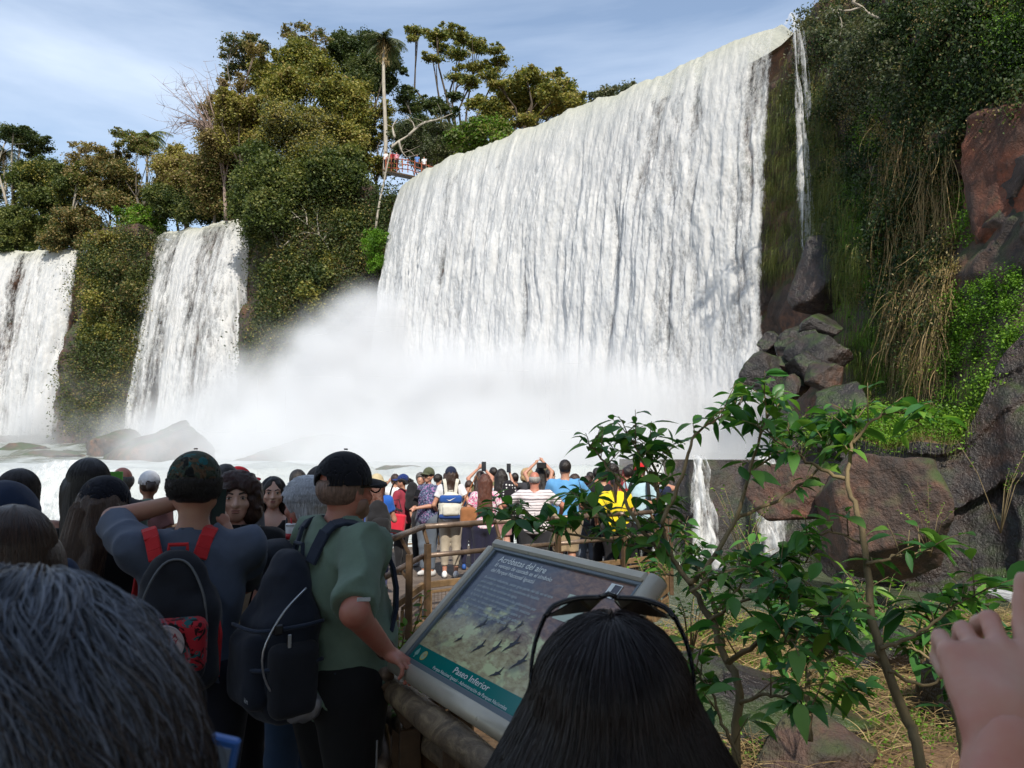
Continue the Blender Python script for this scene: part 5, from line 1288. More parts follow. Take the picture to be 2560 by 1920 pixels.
# ================================================================ people kit
@cached
def m_skin(r, g, b, red=.25):
    s = NT('skin'); v = s.coord('Object'); n = s.noise(v, 9, 4, .6); n2 = s.noise(v, 90, 3, .6)
    c = s.mix(s.rng(n, .35, .7), (r, g, b), (r * .95, g * (1 - red), b * (1 - red)))
    return s.done(s.pbr(c, .48, s.bump(n2, .25, .002), .4, Subsurface_Weight=.12, Subsurface_Radius=(.02, .008, .004), Subsurface_Scale=.3))
@cached
def m_cloth(name, r, g, b, pattern='plain', r2=0., g2=0., b2=0., sc=1.0):
    s = NT(name); v = s.coord('Object'); n = s.noise(v, 14, 4, .6); w = s.noise(v, 420, 2, .5)
    a = (r, g, b); b_ = (r2, g2, b2)
    c = s.mix(s.rng(n, .3, .7), tuple(q * .88 for q in a), tuple(min(1, q * 1.1) for q in a))
    if pattern == 'stripe':
        z = s.n('ShaderNodeSeparateXYZ', {0: s.n('ShaderNodeVectorMath', {0: v, 1: s.n('ShaderNodeVectorMath', {0: s.n('ShaderNodeTexNoise', {'Vector': v, 'Scale': 5.0}).outputs['Color'], 'Scale': .03}, operation='SCALE').outputs[0]}, operation='ADD').outputs[0]}).outputs['Z']
        f = s.math('FRACT', s.math('MULTIPLY', z, 26 * sc)); c = s.mix(s.math('LESS_THAN', f, .22), c, b_)
        f = s.math('FRACT', s.math('MULTIPLY', z, 7.4 * sc)); c = s.mix(s.math('LESS_THAN', f, .1), c, (b_[0] * .6, b_[1] * .6, b_[2] * .6))
    elif pattern in ('floral', 'camo'):
        q = s.noise(v, (34 if pattern == 'floral' else 26) * sc, 3, .6, 1.5); c = s.mix(s.rng(q, .53, .56), c, b_)
        q = s.noise(s.coord('Object', (1, 1, 1), (1, 2, 3)), 28 * sc, 3, .6, 1.2); c = s.mix(s.rng(q, .57, .60), c, (min(1, b_[0] * 1.8 + .04), b_[1] * .6 + .03, b_[2] + .03) if pattern == 'floral' else (.012, .10, .11))
        if pattern == 'camo': q = s.noise(s.coord('Object', (1, 1, 1), (2, 1, 0)), 30 * sc, 2, .5, 1.0); c = s.mix(s.rng(q, .58, .6), c, (.004, .006, .006))
    elif pattern == 'dots':
        q = s.n('ShaderNodeTexVoronoi', {'Vector': v, 'Scale': 42 * sc, 'Randomness': .15}).outputs['Distance']; c = s.mix(s.math('LESS_THAN', q, .28), c, b_)
    return s.done(s.pbr(c, .85, s.bump(s.math('ADD', s.math('MULTIPLY', w, .3), n), .35, .008), .2, Sheen_Weight=.12))
@cached
def m_hair(r, g, b, rough=.42):
    s = NT('hair'); n = s.noise(s.coord('Object', (1, 1, .10)), 130, 5, .7, .4); n2 = s.noise(s.coord('Object', (1, 1, .25)), 22, 4, .6, .3)
    c = s.mix(s.rng(n, .35, .7), (r * .55, g * .55, b * .55), (min(1, r * 1.5), min(1, g * 1.5), min(1, b * 1.5)))
    return s.done(s.pbr(c, rough, s.bump(s.math('ADD', n, n2), 1.0, .008), .45))
@cached
def m_strand(r, g, b, r2, g2, b2, rough=.32):
    s = NT('hair_strands'); i = s.n('ShaderNodeHairInfo').outputs['Random']
    c = s.mix(i, (r, g, b), (r2, g2, b2))
    return s.done(s.pbr(c, rough, None, .5))
def dark_plastic(name='black_plastic', c=(.012, .012, .014), rough=.25): return mcache(name, c, rough)
@cached
def mcache(name, c, rough, metal=0.0):
    s = NT(name); n = s.noise(s.coord('Object'), 40, 4, .6); return s.done(s.pbr(s.mix(n, tuple(q * .85 for q in c), tuple(min(1, q * 1.12) for q in c)), rough, None, .5, metal))
SKIN = {'l': (.58, .37, .28), 'm': (.42, .235, .16), 'd': (.25, .125, .075), 'r': (.44, .20, .14)}
DEG = math.pi / 180

def ik(S, T, a, b, pole):
    S = Vector(S); T = Vector(T); d = T - S; L = d.length
    if L > (a + b) * .995: T = S + d * ((a + b) * .995 / L); d = T - S; L = d.length
    u = d / L; x = (a * a - b * b + L * L) / (2 * L); h = math.sqrt(max(0, a * a - x * x))
    p = Vector(pole); p = (p - u * p.dot(u))
    p = p.normalized() if p.length > 1e-5 else u.orthogonal().normalized()
    return S + u * x + p * h, T
def head_M(yaw, pitch=0., roll=0., base=(0, .01, 1.48), fwd=0.0):
    M = Matrix.Translation(Vector(base) + Vector((0, fwd, 0))) @ Matrix.Rotation(yaw * DEG, 4, 'Z') @ Matrix.Rotation(pitch * DEG, 4, 'X') @ Matrix.Rotation(roll * DEG, 4, 'Y')
    return M @ Matrix.Translation(-Vector((0, .01, 1.48)))
# the head looks along +Y; its crown is at z 1.745, chin at 1.525
def head_f(detail, fem=False, jowl=0.0):
    fs = [ell((0, -.012, 1.655), (.073, .093, .092)), ell((0, .030, 1.60), (.058, .066, .080)), ell((0, .062, 1.548), (.030 + .01 * jowl, .028, .024)), cone((-.048, .005, 1.585), (.048, .005, 1.585), .028 + .012 * jowl, .028 + .012 * jowl)]
    f = su(.03, *fs)
    f = su(.012, f, cone((0, .098, 1.628), (0, .116, 1.600), .008, .0125), ell((0, .101, 1.598), (.019, .010, .009)))
    f = su(.012, f, cone((-.042, .070, 1.652), (.042, .070, 1.652), .013, .013))
    if detail:
        for s in (-1, 1):
            f = sub(f, ell((s * .032, .098, 1.634), (.018, .014, .011)), .014)
            f = su(.006, f, ell((s * .032, .082, 1.634), (.0145, .0125, .010)))
            f = su(.02, f, ell((s * .040, .066, 1.602), (.022, .02, .018)))
            f = sub(f, cone((s * .024, .1, 1.590), (s * .034, .086, 1.563), .003, .002), .010)
        f = su(.006, f, ell((0, .0915, 1.5745), (.022, .010, .0062)), ell((0, .0905, 1.5645), (.019, .010, .0068)))
        f = sub(f, ell((0, .101, 1.5695), (.024, .007, .0016)), .003)
    for s in (-1, 1):
        e = ell((s * .075, -.008, 1.622), (.010, .019, .031), Matrix.Rotation(s * .35, 3, 'Z')); f = su(.008, f, e)
        if detail: f = sub(f, ell((s * .084, -.004, 1.624), (.006, .010, .018)), .006)
    return f
def arm_pts(side, hand, elbow_pole, sh=.175, shz=1.415):
    S = Vector((side * sh, 0, shz))
    E, H = ik(S, hand, .285, .255, elbow_pole); return S, E, H
def hand_f(W, d, back, side, curl=.5, spread=.06, thumb=1.0, fl=1.0, th_curl=.5):
    curls = curl if hasattr(curl, '__len__') else [curl] * 4
    """palm and five fingers. W wrist, d along the hand, back = outward normal of the hand's back, side=+1 thumb on the +X' side"""
    W = Vector(W); d = Vector(d).normalized(); back = Vector(back); back = (back - d * back.dot(d)).normalized(); x = d.cross(back).normalized() * side
    fs = []
    for k, o in enumerate((-.030, -.010, .010, .030)):
        fs.append(cone(W + x * o * .62 + d * .012, W + x * o + d * (.078 - .006 * abs(k - 2)), .014, .0115))
    palm = su(.014, *fs, ell(W + d * .04 - back * .004, (.03, .03, .018)))
    L = [(.022, .034, .022, .020), (.027, .040, .026, .021), (.025, .038, .025, .020), (.020, .030, .019, .017)]
    for k, o in enumerate((.030, .010, -.010, -.030)):
        curl = curls[k]; p = W + x * o + d * (.078 - .006 * abs(k - 1)); ang = curl * .35; dirv = (d + x * o * spread / .03).normalized()
        r = .0098 - .0006 * k
        segs = [L[k][1] * fl, L[k][2] * fl, L[k][3] * fl]; chain = None
        for j, l in enumerate(segs):
            c = math.cos(ang); s_ = math.sin(ang); q = p + (dirv * c - back * s_) * l
            g = cone(p, q, r, r * .92); chain = g if chain is None else su(.003, chain, g)
            p = q; r *= .92; ang += curl * (1.15 if j == 0 else .8)
        palm = su(.005, palm, chain)
    curl = th_curl; t0 = W + x * .022 + d * .018 - back * .008; t1 = t0 + (x * .8 + d * .75 - back * .35 * thumb).normalized() * .040; t2 = t1 + (d * .9 + x * .25 - back * .55 * curl).normalized() * .032
    t3 = t2 + (d * .9 - x * .1 * curl - back * .6 * curl).normalized() * .024
    return su(.007, palm, su(.004, cone(t0, t1, .0155, .0115), cone(t1, t2, .0115, .0100), cone(t2, t3, .010, .0085)))

def person(pos, heading, h, label, skin='m', top=None, sleeve=.55, pants=None, leg=.12, hair=('short', (.02, .015, .012)), cap=None, brim=0, brim_pitch=0, yaw=0, pitch=0, girth=1.0, fem=False,
           L=None, Rr=None, poleL=(-.5, -.4, -.8), poleR=(.5, -.4, -.8), res=.022, hem=.90, shoe=(.5, .5, .5), detail=False, walk=.0, straps=False, handL=None, handR=None, neckline=0.0, belly=0.0, folds=1.0, group='visitors on the boardwalk', skirt=False, extra=None, lean=0.0, jowl=0.0, low=.0, strands=None, fwd=0.0, drop=0.0, sh=None, red=.25, lone=False):
    sc = h / 1.75
    e = empty('person', tuple(pos), heading * DEG, label=label, cat='person', group=None if lone else group); e.scale = (sc, sc, sc)
    if lean: e.rotation_euler = (lean * DEG, 0, heading * DEG)
    sm = m_skin(*SKIN[skin], red)
    g = girth; sh = sh or (.155 if fem else .178) * (.85 + .15 * g)
    HM = Matrix.Translation((0, 0, -drop)) @ head_M(yaw, pitch, fwd=fwd)
    L = L or (-sh - .06, .02, .84); Rr = Rr or (sh + .06, .02, .84)
    aL = arm_pts(-1, L, poleL, sh); aR = arm_pts(1, Rr, poleR, sh)
    rt = .045 if fem else .052
    torso = su(.06, ell((0, 0, 1.25), (.145 * g, .105 * g, .20)), ell((0, .012 + .03 * belly, 1.05), (.13 * g * (1 + .25 * belly), .105 * g * (1 + .5 * belly), .17)), ell((0, -.01, .93), (.155 * g, .115 * g, .12)), cone((-sh + .02, 0, 1.40), (sh - .02, 0, 1.40), .058, .058), cone((0, -.005, 1.40), (0, 0, 1.46), .075, .052))
    if fem: torso = su(.04, torso, ell((-.065, .085, 1.25), (.055, .055, .055)), ell((.065, .085, 1.25), (.055, .055, .055)))
    neck = cone((0, -.008, 1.40), tuple(HM @ Vector((0, -.005, 1.59))), .053 * (.55 + .45 * g) if not fem else .045, .050 * (.55 + .45 * g) if not fem else .043)
    arms = []
    for (S, E, H) in (aL, aR): arms.append(su(.02, cone(S, E, rt * (.8 + .2 * g), rt * .78 * (.85 + .15 * g)), cone(E, H, rt * .82 * (.85 + .15 * g), rt * .56)))
    hands = []
    hh_ = []
    for (S, E, H), sd, hs in ((aL, -1, handL), (aR, 1, handR)):
        d = (H - E).normalized()
        if hs is not None:
            hs = dict(hs); dd = Vector(hs.pop('d', d)); bk = hs.pop('back', (0, 0, 1)); hsd = hs.pop('side', -sd)
            hh_.append((su(.012, hand_f(H, dd, bk, hsd, **hs), cone(E.lerp(H, .7), H + dd * .02, rt * .60, .022)), H + dd * .07))
        if hs is None:
            hands.append(su(.012, ell(H + d * .045, (.03, .03, .045), None), cone(H + d * .05, H + d * .115 + Vector((0, 0, -.008)), .017, .012), cone(H + d * .02, H + d * .06 + Vector((-sd * .02, .02, 0)), .014, .010)))
    lf = walk
    legs = []; hips = .085 * g
    ankles = [Vector((-.09, lf, .08)), Vector((.09, -lf, .08))]
    for s, A in zip((-1, 1), ankles):
        K = Vector((s * .09, (A.y) * .5 + .02, .50)); legs.append(su(.03, cone((s * hips, 0, .90), K, .088 * g, .055), cone(K, A, .055 * (.8 + .2 * g), .034), ell(K + (A - K) * .3 - Vector((0, .02, 0)), (.05, .055, .10))))
    bodyf = su(.03, torso, neck, *arms, *legs); bodyf = su(.015, bodyf, *hands) if hands else bodyf
    headf = xf(head_f(detail), HM)
    lo, hi = np.array([-.36, -.32, low]), np.array([.36, .34, 1.85])
    for (S, E, H) in (aL, aR):
        for q in (E, H): lo = np.minimum(lo, np.array(q) - .14); hi = np.maximum(hi, np.array(q) + .14)
    hr = .0058 if detail else min(res, .013)
    if detail or res < .02:
        V, F = nets(bodyf, lo, hi, res); c = HM @ Vector((0, .01, 1.64)); hc = np.array(c)
        V2, F2 = nets(su(.02, headf, neck), hc - [.13, .15, .16], hc + [.13, .15, .14], hr)
        # an overlap of neck and head keeps one continuous surface
        VV = [V, V2]; FF = [F, F2 + len(V)]; n_ = len(V) + len(V2)
    else:
        V, F = nets(su(.02, bodyf, headf), lo, hi, res); VV = [V]; FF = [F]; n_ = len(V)
    for hs in hh_:
        if True:
            V3, F3 = nets(hs[0], np.array(hs[1]) - .15, np.array(hs[1]) + .15, .0036); VV.append(V3); FF.append(F3 + n_); n_ += len(V3)
    body = mesh('body', np.concatenate(VV), np.concatenate(FF), sm, e)
    # clothing
    fo = .005 * folds
    if top is not None:
        t = .020; ff = [infl(torso, t)]
        slv = []
        for (S, E, H) in (aL, aR):
            if sleeve > 0:
                d = (E - S).normalized(); k = min(sleeve, 1.0)
                q = inter(cone(S, E, rt + .019, rt + .015), plane(d, float(np.dot(d, S)) + k * .285))
                if sleeve > 1: q = su(.02, cone(S, E, rt + .022, rt + .012), cone(E, E.lerp(H, sleeve - 1), rt + .010, rt + .004))
                slv.append(q)
        sh_f = su(.035, ff[0], *slv) if slv else ff[0]
        sh_f = rough(sh_f, fo, [9, 9, 5.5], int(h * 1000) % 97, 3)
        if res < .014: sh_f = (lambda f0: (lambda p: f0(p) - folds * .014 * (np.clip(1 - np.abs(vnoise(np.stack([p[:, 0] * 7 + p[:, 2] * 4, p[:, 1] * 7, p[:, 2] * 3.5 - p[:, 0] * 3], -1), 31)) * 2.2, 0, 1) ** 2 - .3)))(sh_f)
        sh_f = inter(sh_f, lambda p: (hem + .012 * np.sin(p[:, 0] * 22 + p[:, 1] * 9)) - p[:, 2])
        if sleeve <= 0: sh_f = inter(sh_f, lambda p: p[:, 2] - (1.30 + .13 * sstep(.135, .06, np.abs(np.abs(p[:, 0]) - .10))), lambda p: np.abs(p[:, 0]) - .165)
        if neckline: sh_f = sub(sh_f, ell((0, .09, 1.47), (.085, .09, .05 + neckline)), .01)
        sh_f = sub(sh_f, infl(neck, .014), .006)
        solid('shirt' if sleeve else 'tank_top', sh_f, lo, hi, min(res, .016), top, e)
    if pants is not None:
        pf = su(.04, infl(ell((0, -.01, .95), (.155 * g, .115 * g, .13)), .014), *[infl(q, .017 if leg < .3 else .030) for q in legs])
        if skirt: pf = inter(su(.05, pf, cone((0, -.01, .95), (0, 0, .62), .13 * g, .19 * g)), lambda p: p[:, 2] - 1.03)
        pf = rough(pf, fo * 1.1, [8, 8, 5], 7, 3)
        pf = inter(pf, lambda p: leg - p[:, 2], lambda p: p[:, 2] - 1.045)
        solid('trousers' if leg < .3 else ('skirt' if skirt else 'shorts'), pf, lo, hi, min(res, .018), pants, e)
    if low < .05:
        for A in ankles:
            A = A.copy(); solid('shoe', su(.02, ell((A.x, A.y + .03, .045), (.045, .115, .045)), ell((A.x, A.y - .03, .06), (.043, .06, .06))), (A.x - .08, A.y - .14, .0), (A.x + .08, A.y + .18, .14), .012, mcache('shoe', tuple(shoe), .6), e)
    # hair
    if hair is not None:
        st = hair[0]; hm = m_hair(*hair[1]); hh = min(res, .011) if not detail else .0075
        face = ell((0, .135, 1.585), (.088, .105, .105)) if not (detail is True and st == 'long') else su(.02, ell((0, .135, 1.600), (.078, .105, .118)), ell((0, .10, 1.72), (.012, .05, .03)))
        sk = ell((0, -.018, 1.660), (.086, .104, .100))
        L_ = hair[2] if len(hair) > 2 else .3
        sm_ = lambda f, a=.007: rough(f, a, [38, 38, 12], 5, 3)
        c = HM @ Vector((0, 0, 1.62)); b0, b1 = np.array(c) - [.2, .22, .22], np.array(c) + [.2, .2, .2]
        if st == 'short': f = sub(inter(sk, lambda p: (1.585 - .25 * np.maximum(p[:, 1], 0)) - p[:, 2]), face, .012); f = sm_(f, .005)
        elif st == 'bald': f = inter(ell((0, -.020, 1.640), (.084, .100, .075)), lambda p: 1.585 - p[:, 2], lambda p: p[:, 2] - 1.675, lambda p: p[:, 1] - .02); f = sm_(f, .003)
        elif st == 'mop': f = sub(su(.02, ell((0, -.016, 1.668), (.098, .116, .102)), ell((0, -.045, 1.60), (.088, .07, .06))), face, .015); f = sm_(f, .008)
        elif st == 'curly': f = sub(su(.03, ell((0, -.02, 1.665), (.118, .120, .105)), ell((-.075, .0, 1.585), (.055, .07, .085)), ell((.075, .0, 1.585), (.055, .07, .085)), ell((0, -.06, 1.57), (.10, .07, .09))), ell((0, .135, 1.583), (.075, .105, .105)), .015); f = rough(rough(f, .014, 26, 3, 3), .008, 60, 4, 2)
        elif st in ('long', 'wavy'):
            zb = 1.60 - L_; wd = .115 if st == 'long' else .135
            curt = su(.05, cone((-.05, -.06, 1.62), (-wd * .62, -.115, zb + .10), .052, .052), cone((.05, -.06, 1.62), (wd * .62, -.115, zb + .10), .052, .052), cone((0, -.07, 1.62), (0, -.13, zb + .06), .06, .04), ell((-.088, -.01, 1.56), (.028, .05, .10)), ell((.088, -.01, 1.56), (.028, .05, .10)))
            f = sub(su(.025, sk, curt), face, .015); f = sm_(f, .009 if st == 'long' else .016)
            if st == 'wavy': f = rough(f, .016, [14, 14, 9], 8, 2)
            b0 = np.array(c) - [.24, .30, L_ + .22]
        elif st == 'tail':
            f = su(.015, sub(inter(sk, lambda p: (1.58 - .25 * np.maximum(p[:, 1], 0)) - p[:, 2]), face, .012), ell((0, -.125, 1.67), (.03, .035, .03)), cone((0, -.14, 1.65), (0, -.16, 1.62 - L_), .036, .018)); f = sm_(f, .008); b0 = np.array(c) - [.2, .26, L_ + .15]
        elif st == 'bun': f = su(.015, sub(inter(sk, lambda p: (1.58 - .25 * np.maximum(p[:, 1], 0)) - p[:, 2]), face, .012), ell((0, -.125, 1.625), (.042, .04, .045))); f = sm_(f, .006)
        solid('hair', xf(f, HM), b0, b1, hh, hm, e)
        if strands: hair_strands('hair_strands', e, HM, st, L_, strands, cap is not None)
    if cap is not None:
        CM = HM @ Matrix.Translation((0, 0, 1.66)) @ Matrix.Rotation(brim_pitch * DEG, 4, 'X') @ Matrix.Rotation(brim * DEG, 4, 'Z') @ Matrix.Translation((0, 0, -1.66))
        c = CM @ Vector((0, 0, 1.70)); kind, cm = cap
        hh = .009 if detail or res < .02 else .013
        dome = ell((0, -.012, 1.666), (.096, .112, .108))
        if kind == 'cap':
            crown = inter(sub(dome, ell((0, -.012, 1.660), (.090, .106, .102)), .004), lambda p: (1.650 + .10 * p[:, 1]) - p[:, 2])
            if detail: crown = sub(crown, ell((0, -.13, 1.655), (.034, .05, .022)), .006)
            br = inter(ell((0, .085, 1.668), (.080, .105, .016)), lambda p: .055 - p[:, 1])
            br = (lambda f0: (lambda p: f0(p + np.stack([0 * p[:, 0], 0 * p[:, 0], 3.2 * p[:, 0] ** 2 + 0 * p[:, 0]], -1))))(br)
            solid('cap', xf(crown, CM), np.array(c) - .2, np.array(c) + .2, hh * .8, cm, e)
            solid('cap_brim', xf(br, CM), np.array(c) - .25, np.array(c) + .25, hh * .8, cm, e)
            if detail: MB().tube([CM @ Vector((0, -.012, 1.778)), CM @ Vector((0, -.012, 1.783))], .007, 10).build('cap_button', cm, e)
        else:
            hat = su(.02, inter(dome, lambda p: 1.66 - p[:, 2]), inter(ell((0, -.01, 1.662), (.155, .165, .014)), lambda p: 1.64 - p[:, 2]))
            solid('hat', xf(hat, CM), np.array(c) - .22, np.array(c) + .22, hh, cm, e)
    if detail and not detail == 'back':
        face_parts(e, HM)
    if extra: extra(e, HM)
    e['_arms'] = 0; del e['_arms']
    return e, HM, aL, aR
def face_parts(e, HM, brow=(.03, .02, .015), iris=(.03, .018, .01), lip=(.34, .13, .11)):
    for s in (-1, 1):
        V, F = nets(ell((s * .032, .0835, 1.6335), (.0118, .0118, .0072)), np.array((s * .032 - .016, .06, 1.615)), np.array((s * .032 + .016, .105, 1.65)), .0022)
        V = np.array([tuple(HM @ Vector(v)) for v in V]); mesh('eye', V, F, mcache('eye_white', (.50, .47, .44), .2), e)
        V, F = nets(ell((s * .032, .0925, 1.6335), (.0056, .0036, .0056)), np.array((s * .032 - .01, .08, 1.62)), np.array((s * .032 + .01, .105, 1.65)), .0013)
        V = np.array([tuple(HM @ Vector(v)) for v in V]); mesh('iris', V, F, mcache('iris', iris, .1), e)
        V, F = nets(su(.004, cone((s * .016, .0965, 1.6555), (s * .034, .0935, 1.6610), .0042, .0040), cone((s * .034, .0935, 1.6610), (s * .050, .080, 1.6560), .0040, .0018)), (min(s * .01, s * .06), .06, 1.64), (max(s * .01, s * .06), .11, 1.68), .0022)
        V = np.array([tuple(HM @ Vector(v)) for v in V]); mesh('eyebrow', V, F, mcache('eyebrow', brow, .7), e)
        V, F = nets(su(.003, cone((s * .021, .0945, 1.6392), (s * .033, .0965, 1.6425), .0016, .0020), cone((s * .033, .0965, 1.6425), (s * .045, .0885, 1.6385), .0020, .0014)), (min(s * .01, s * .05), .07, 1.63), (max(s * .01, s * .05), .11, 1.65), .0014)
        V = np.array([tuple(HM @ Vector(v)) for v in V]); mesh('eyelashes', V, F, mcache('eyebrow', (.02, .014, .012), .7), e)
    f = sub(su(.002, ell((0, .0925, 1.5743), (.0225, .0105, .0052)), ell((0, .0920, 1.5648), (.0195, .0108, .0058))), ell((0, .103, 1.5695), (.024, .005, .0012)), .001)
    V, F = nets(f, (-.03, .07, 1.55), (.03, .115, 1.59), .0018)
    V = np.array([tuple(HM @ Vector(v)) for v in V]); mesh('lips', V, F, mcache('lips', lip, .4), e)
def curves_obj(name, pts, rad, mat, parent=None):
    """pts (n, k, 3) -> hair curves"""
    n, k, _ = pts.shape
    if n < 2: return None
    cu = bpy.data.hair_curves.new(name); cu.add_curves([k] * n)
    cu.attributes['position'].data.foreach_set('vector', pts.astype(np.float32).ravel())
    at = cu.attributes.get('radius') or cu.attributes.new('radius', 'FLOAT', 'POINT')
    rr = np.broadcast_to(rad * (1 - .7 * np.linspace(0, 1, k) ** 2)[None], (n, k)); at.data.foreach_set('value', rr.astype(np.float32).ravel())
    cu.materials.append(mat); o = bpy.data.objects.new(name, cu); COL.objects.link(o)
    if parent is not None: o.parent = parent
    return o
def hair_strands(name, e, HM, st, L_, sp, capped=False):
    """loose strands combed over the hair mass; sp = (n, colour a, colour b)"""
    n, ca, cb = sp; r = np.random.default_rng(int(n) + 3)
    th = r.uniform(-math.pi, math.pi, n); u = r.uniform(0, 1, n)
    k = 10; P_ = np.zeros((n, k, 3))
    for j in range(k):
        s = j / (k - 1)
        if st in ('short', 'mop', 'curly'):
            el = ((math.pi / 2) * (1 - u * .8) if not capped else .12 - u * .25) - s * .55; R_ = np.array([.090, .108, .104]) + (.012 if st == 'mop' else .004) + .006 * r.uniform(0, 1, (n, 1)) * s
            P_[:, j] = np.stack([np.cos(th + .2 * s * np.sin(u * 30)) * np.cos(el), np.sin(th) * np.cos(el), np.sin(el)], -1) * R_ + [0, -.016, 1.662]
            P_[:, j] += .004 * np.sin(s * 9 + u * 40)[:, None] * [[1, 1, 0]]
        else:
            el = (math.pi / 2) * (1 - u * .6) - s * 2.2; hang = np.maximum(0, -el)
            el2 = np.maximum(el, 0); x = np.cos(th) * np.cos(el2); y = np.sin(th) * np.cos(el2)
            front = np.clip(y * 2.2, 0, 1)
            P_[:, j] = np.stack([x * (.094 + .02 * hang) , np.where(y > 0, y * .108 * (1 - .9 * np.clip(hang, 0, 1)), y * (.112 + .03 * hang)) - .02 - .03 * hang * (y > 0), np.sin(el2) * .105 - hang / 1.6 * L_], -1) + [0, -.01, 1.655]
            P_[:, j] += .006 * np.stack([np.sin(s * 7 + u * 50), np.cos(s * 6 + u * 33), 0 * u], -1) * s
    if st in ('short', 'mop'): keep = ~((P_[:, -1, 1] > .055) & (P_[:, -1, 2] < 1.68))
    elif st == 'curly': keep = ~((P_[:, -1, 1] > .04) & (P_[:, -1, 2] < 1.68))
    else: keep = (np.sin(th) < .35) | (np.abs(np.cos(th)) > .75)
    if capped:
        for j in range(k): P_[:, j, 2] = np.where(P_[:, j, 2] > 1.645, 1.645 - .02 * u, P_[:, j, 2]) if st not in ('short', 'mop', 'curly') else P_[:, j, 2]
        if st not in ('short', 'mop', 'curly'): P_[:, :, :2] = np.where(P_[:, :, 2:3] >= 1.62, P_[:, :, :2] * .93, P_[:, :, :2])
    P_ = P_[keep]
    Mn = np.array(HM); P_ = P_ @ Mn[:3, :3].T + Mn[:3, 3]
    curves_obj(name, P_, .0007, m_strand(*ca, *cb), e)
def put(px, top, Y, extra=0.0):
    p = P(px, top, Y); h = p.z - dz(Y) + extra
    return (p.x, Y, dz(Y)), h
def face_cam(px): return -math.degrees(math.atan((px - 512) / FPX))       # heading that looks straight away from the camera

def backpack(pos, heading, size, mat, label, mat2=None, strap_mat=None, sh=.12, tilt=0, pocket=None, extra=None, res=.012, cat='backpack', straps=True, mid=1.20):
    """worn on the back of somebody standing at pos (canonical 1.75 m person frame)"""
    e = empty('backpack', pos, heading * DEG, label=label, cat=cat)
    w, d, hgt = size; y0 = -.115 - d / 2
    b = rough(rough(su(.07, rbox((0, y0, mid - hgt * .16), (w / 2, d / 2, hgt * .34), .07), ell((0, y0 + d * .1, mid + hgt * .25), (w * .36, d * .42, hgt * .25))), .014, [7, 7, 11], 4, 2), .006, 24, 9, 2)
    solid('main_bag', b, (-w, y0 - d, mid - hgt * .7), (w, y0 + d, mid + hgt * .7), res, mat, e)
    solid('front_pocket', rough(rbox((0, y0 - d * .5, mid - hgt * .18), (w * .36, d * .26, hgt * .22), .05), .008, 14, 6, 3), (-w, y0 - d * 1.2, mid - hgt * .6), (w, y0 + .05, mid + hgt * .3), res, mat2 or mat, e)
    if straps:
        for s in (-1, 1):
            m = MB(); pts, _ = resample_smooth([(s * .07, y0 + d * .35, mid + hgt * .42), (s * .095, -.09, 1.475), (s * .115, .0, 1.485), (s * .13, .10, 1.42), (s * .15, .15, 1.25), (s * .17, .10, 1.08), (s * .15, -.09, 1.0)], 16)
            for a, b2 in zip(pts, pts[1:]): m.bar(a, b2 + (b2 - a) * .1, .05, .014, Vector((s * .25, (a.y + .0) * 5, 1.0 if abs(a.y) < .11 else .25)).normalized(), .004)
            m.build('strap', strap_mat or mat, e)
        m = MB(); m.tube([Vector((-.03, y0 + d * .3, mid + hgt * .46)), Vector((-.03, y0 + d * .3, mid + hgt * .53)), Vector((.03, y0 + d * .3, mid + hgt * .53)), Vector((.03, y0 + d * .3, mid + hgt * .46))], .008, 6).build('handle', strap_mat or mat, e)
    if extra: extra(e, y0, w, d, hgt, mid)
    return e
def phone(loc, rot, label, case=(.02, .02, .025), screen=None, size=(.075, .008, .155)):
    e = empty('phone', tuple(loc), label=label, cat='phone'); e.rotation_euler = rot
    MB().box((0, 0, 0), size, None, .004).build('case', mcache('phone_case', case, .35), e)
    MB().box((0, -size[1] * .5 - .0006, 0), (size[0] * .9, .001, size[2] * .92), None, 0).build('screen', mcache('phone_screen', screen or (.02, .025, .035), .08), e)
    MB().box((size[0] * .25, size[1] * .5 + .001, size[2] * .36), (.02, .003, .03), None, .001).build('camera_bump', mcache('phone_case', (.01, .01, .01), .2), e)
    return e
# ================================================================ the crowd on the far platform
def C(name, r, g, b, *a, **k): return m_cloth(name, r, g, b, *a, **k)
BLK = C('black_cloth', .012, .012, .014); NAVY = C('navy_cloth', .012, .018, .045); DENIM = C('denim', .05, .08, .14); BEIGE = C('beige_cloth', .36, .31, .24); KHAKI = C('khaki_cloth', .32, .24, .15); GREYC = C('grey_cloth', .12, .13, .15); WHT = C('white_cloth', .62, .62, .64); NVT = C('navy_trousers', .018, .018, .04)
HB = (.014, .010, .009); HBR = (.035, .018, .012); HAU = (.085, .028, .016); HBL = (.42, .28, .14); HGR = (.30, .29, .28)
def far(px, top_px, Y, label, head_off=0, **k):
    pos, h = put(px, top_px, Y)
    hd = face_cam(px) + k.pop('turn', 0)
    return person(pos, hd, h, label, **k)
def w2l(pos, heading, h, W):
    """world point -> canonical person frame"""
    q = Matrix.Rotation(-heading * DEG, 3, 'Z') @ (Vector(W) - Vector(pos)); return tuple(q * (1.75 / h))
RAILH = (0, .28, 1.08)
far(377, 475, 9.6, 'woman in beige hat, red hair, blue top and long indigo trousers at the walkway end', fem=True, top=C('royal_blue_top', .02, .10, .42), pants=C('indigo_cloth', .05, .055, .14), hair=('long', HAU, .30), cap=('hat', C('straw_hat', .45, .38, .24)), skin='m', turn=-15, girth=1.1, hem=1.0, Rr=(.12, .3, 1.15), L=(-.12, .3, 1.12))
backpack((put(373, 480, 9.2)[0][0], 9.2, dz(9.2)), 30, (.30, .16, .42), BLK, 'plain black backpack beside the woman in the beige hat', straps=False, mid=1.12)
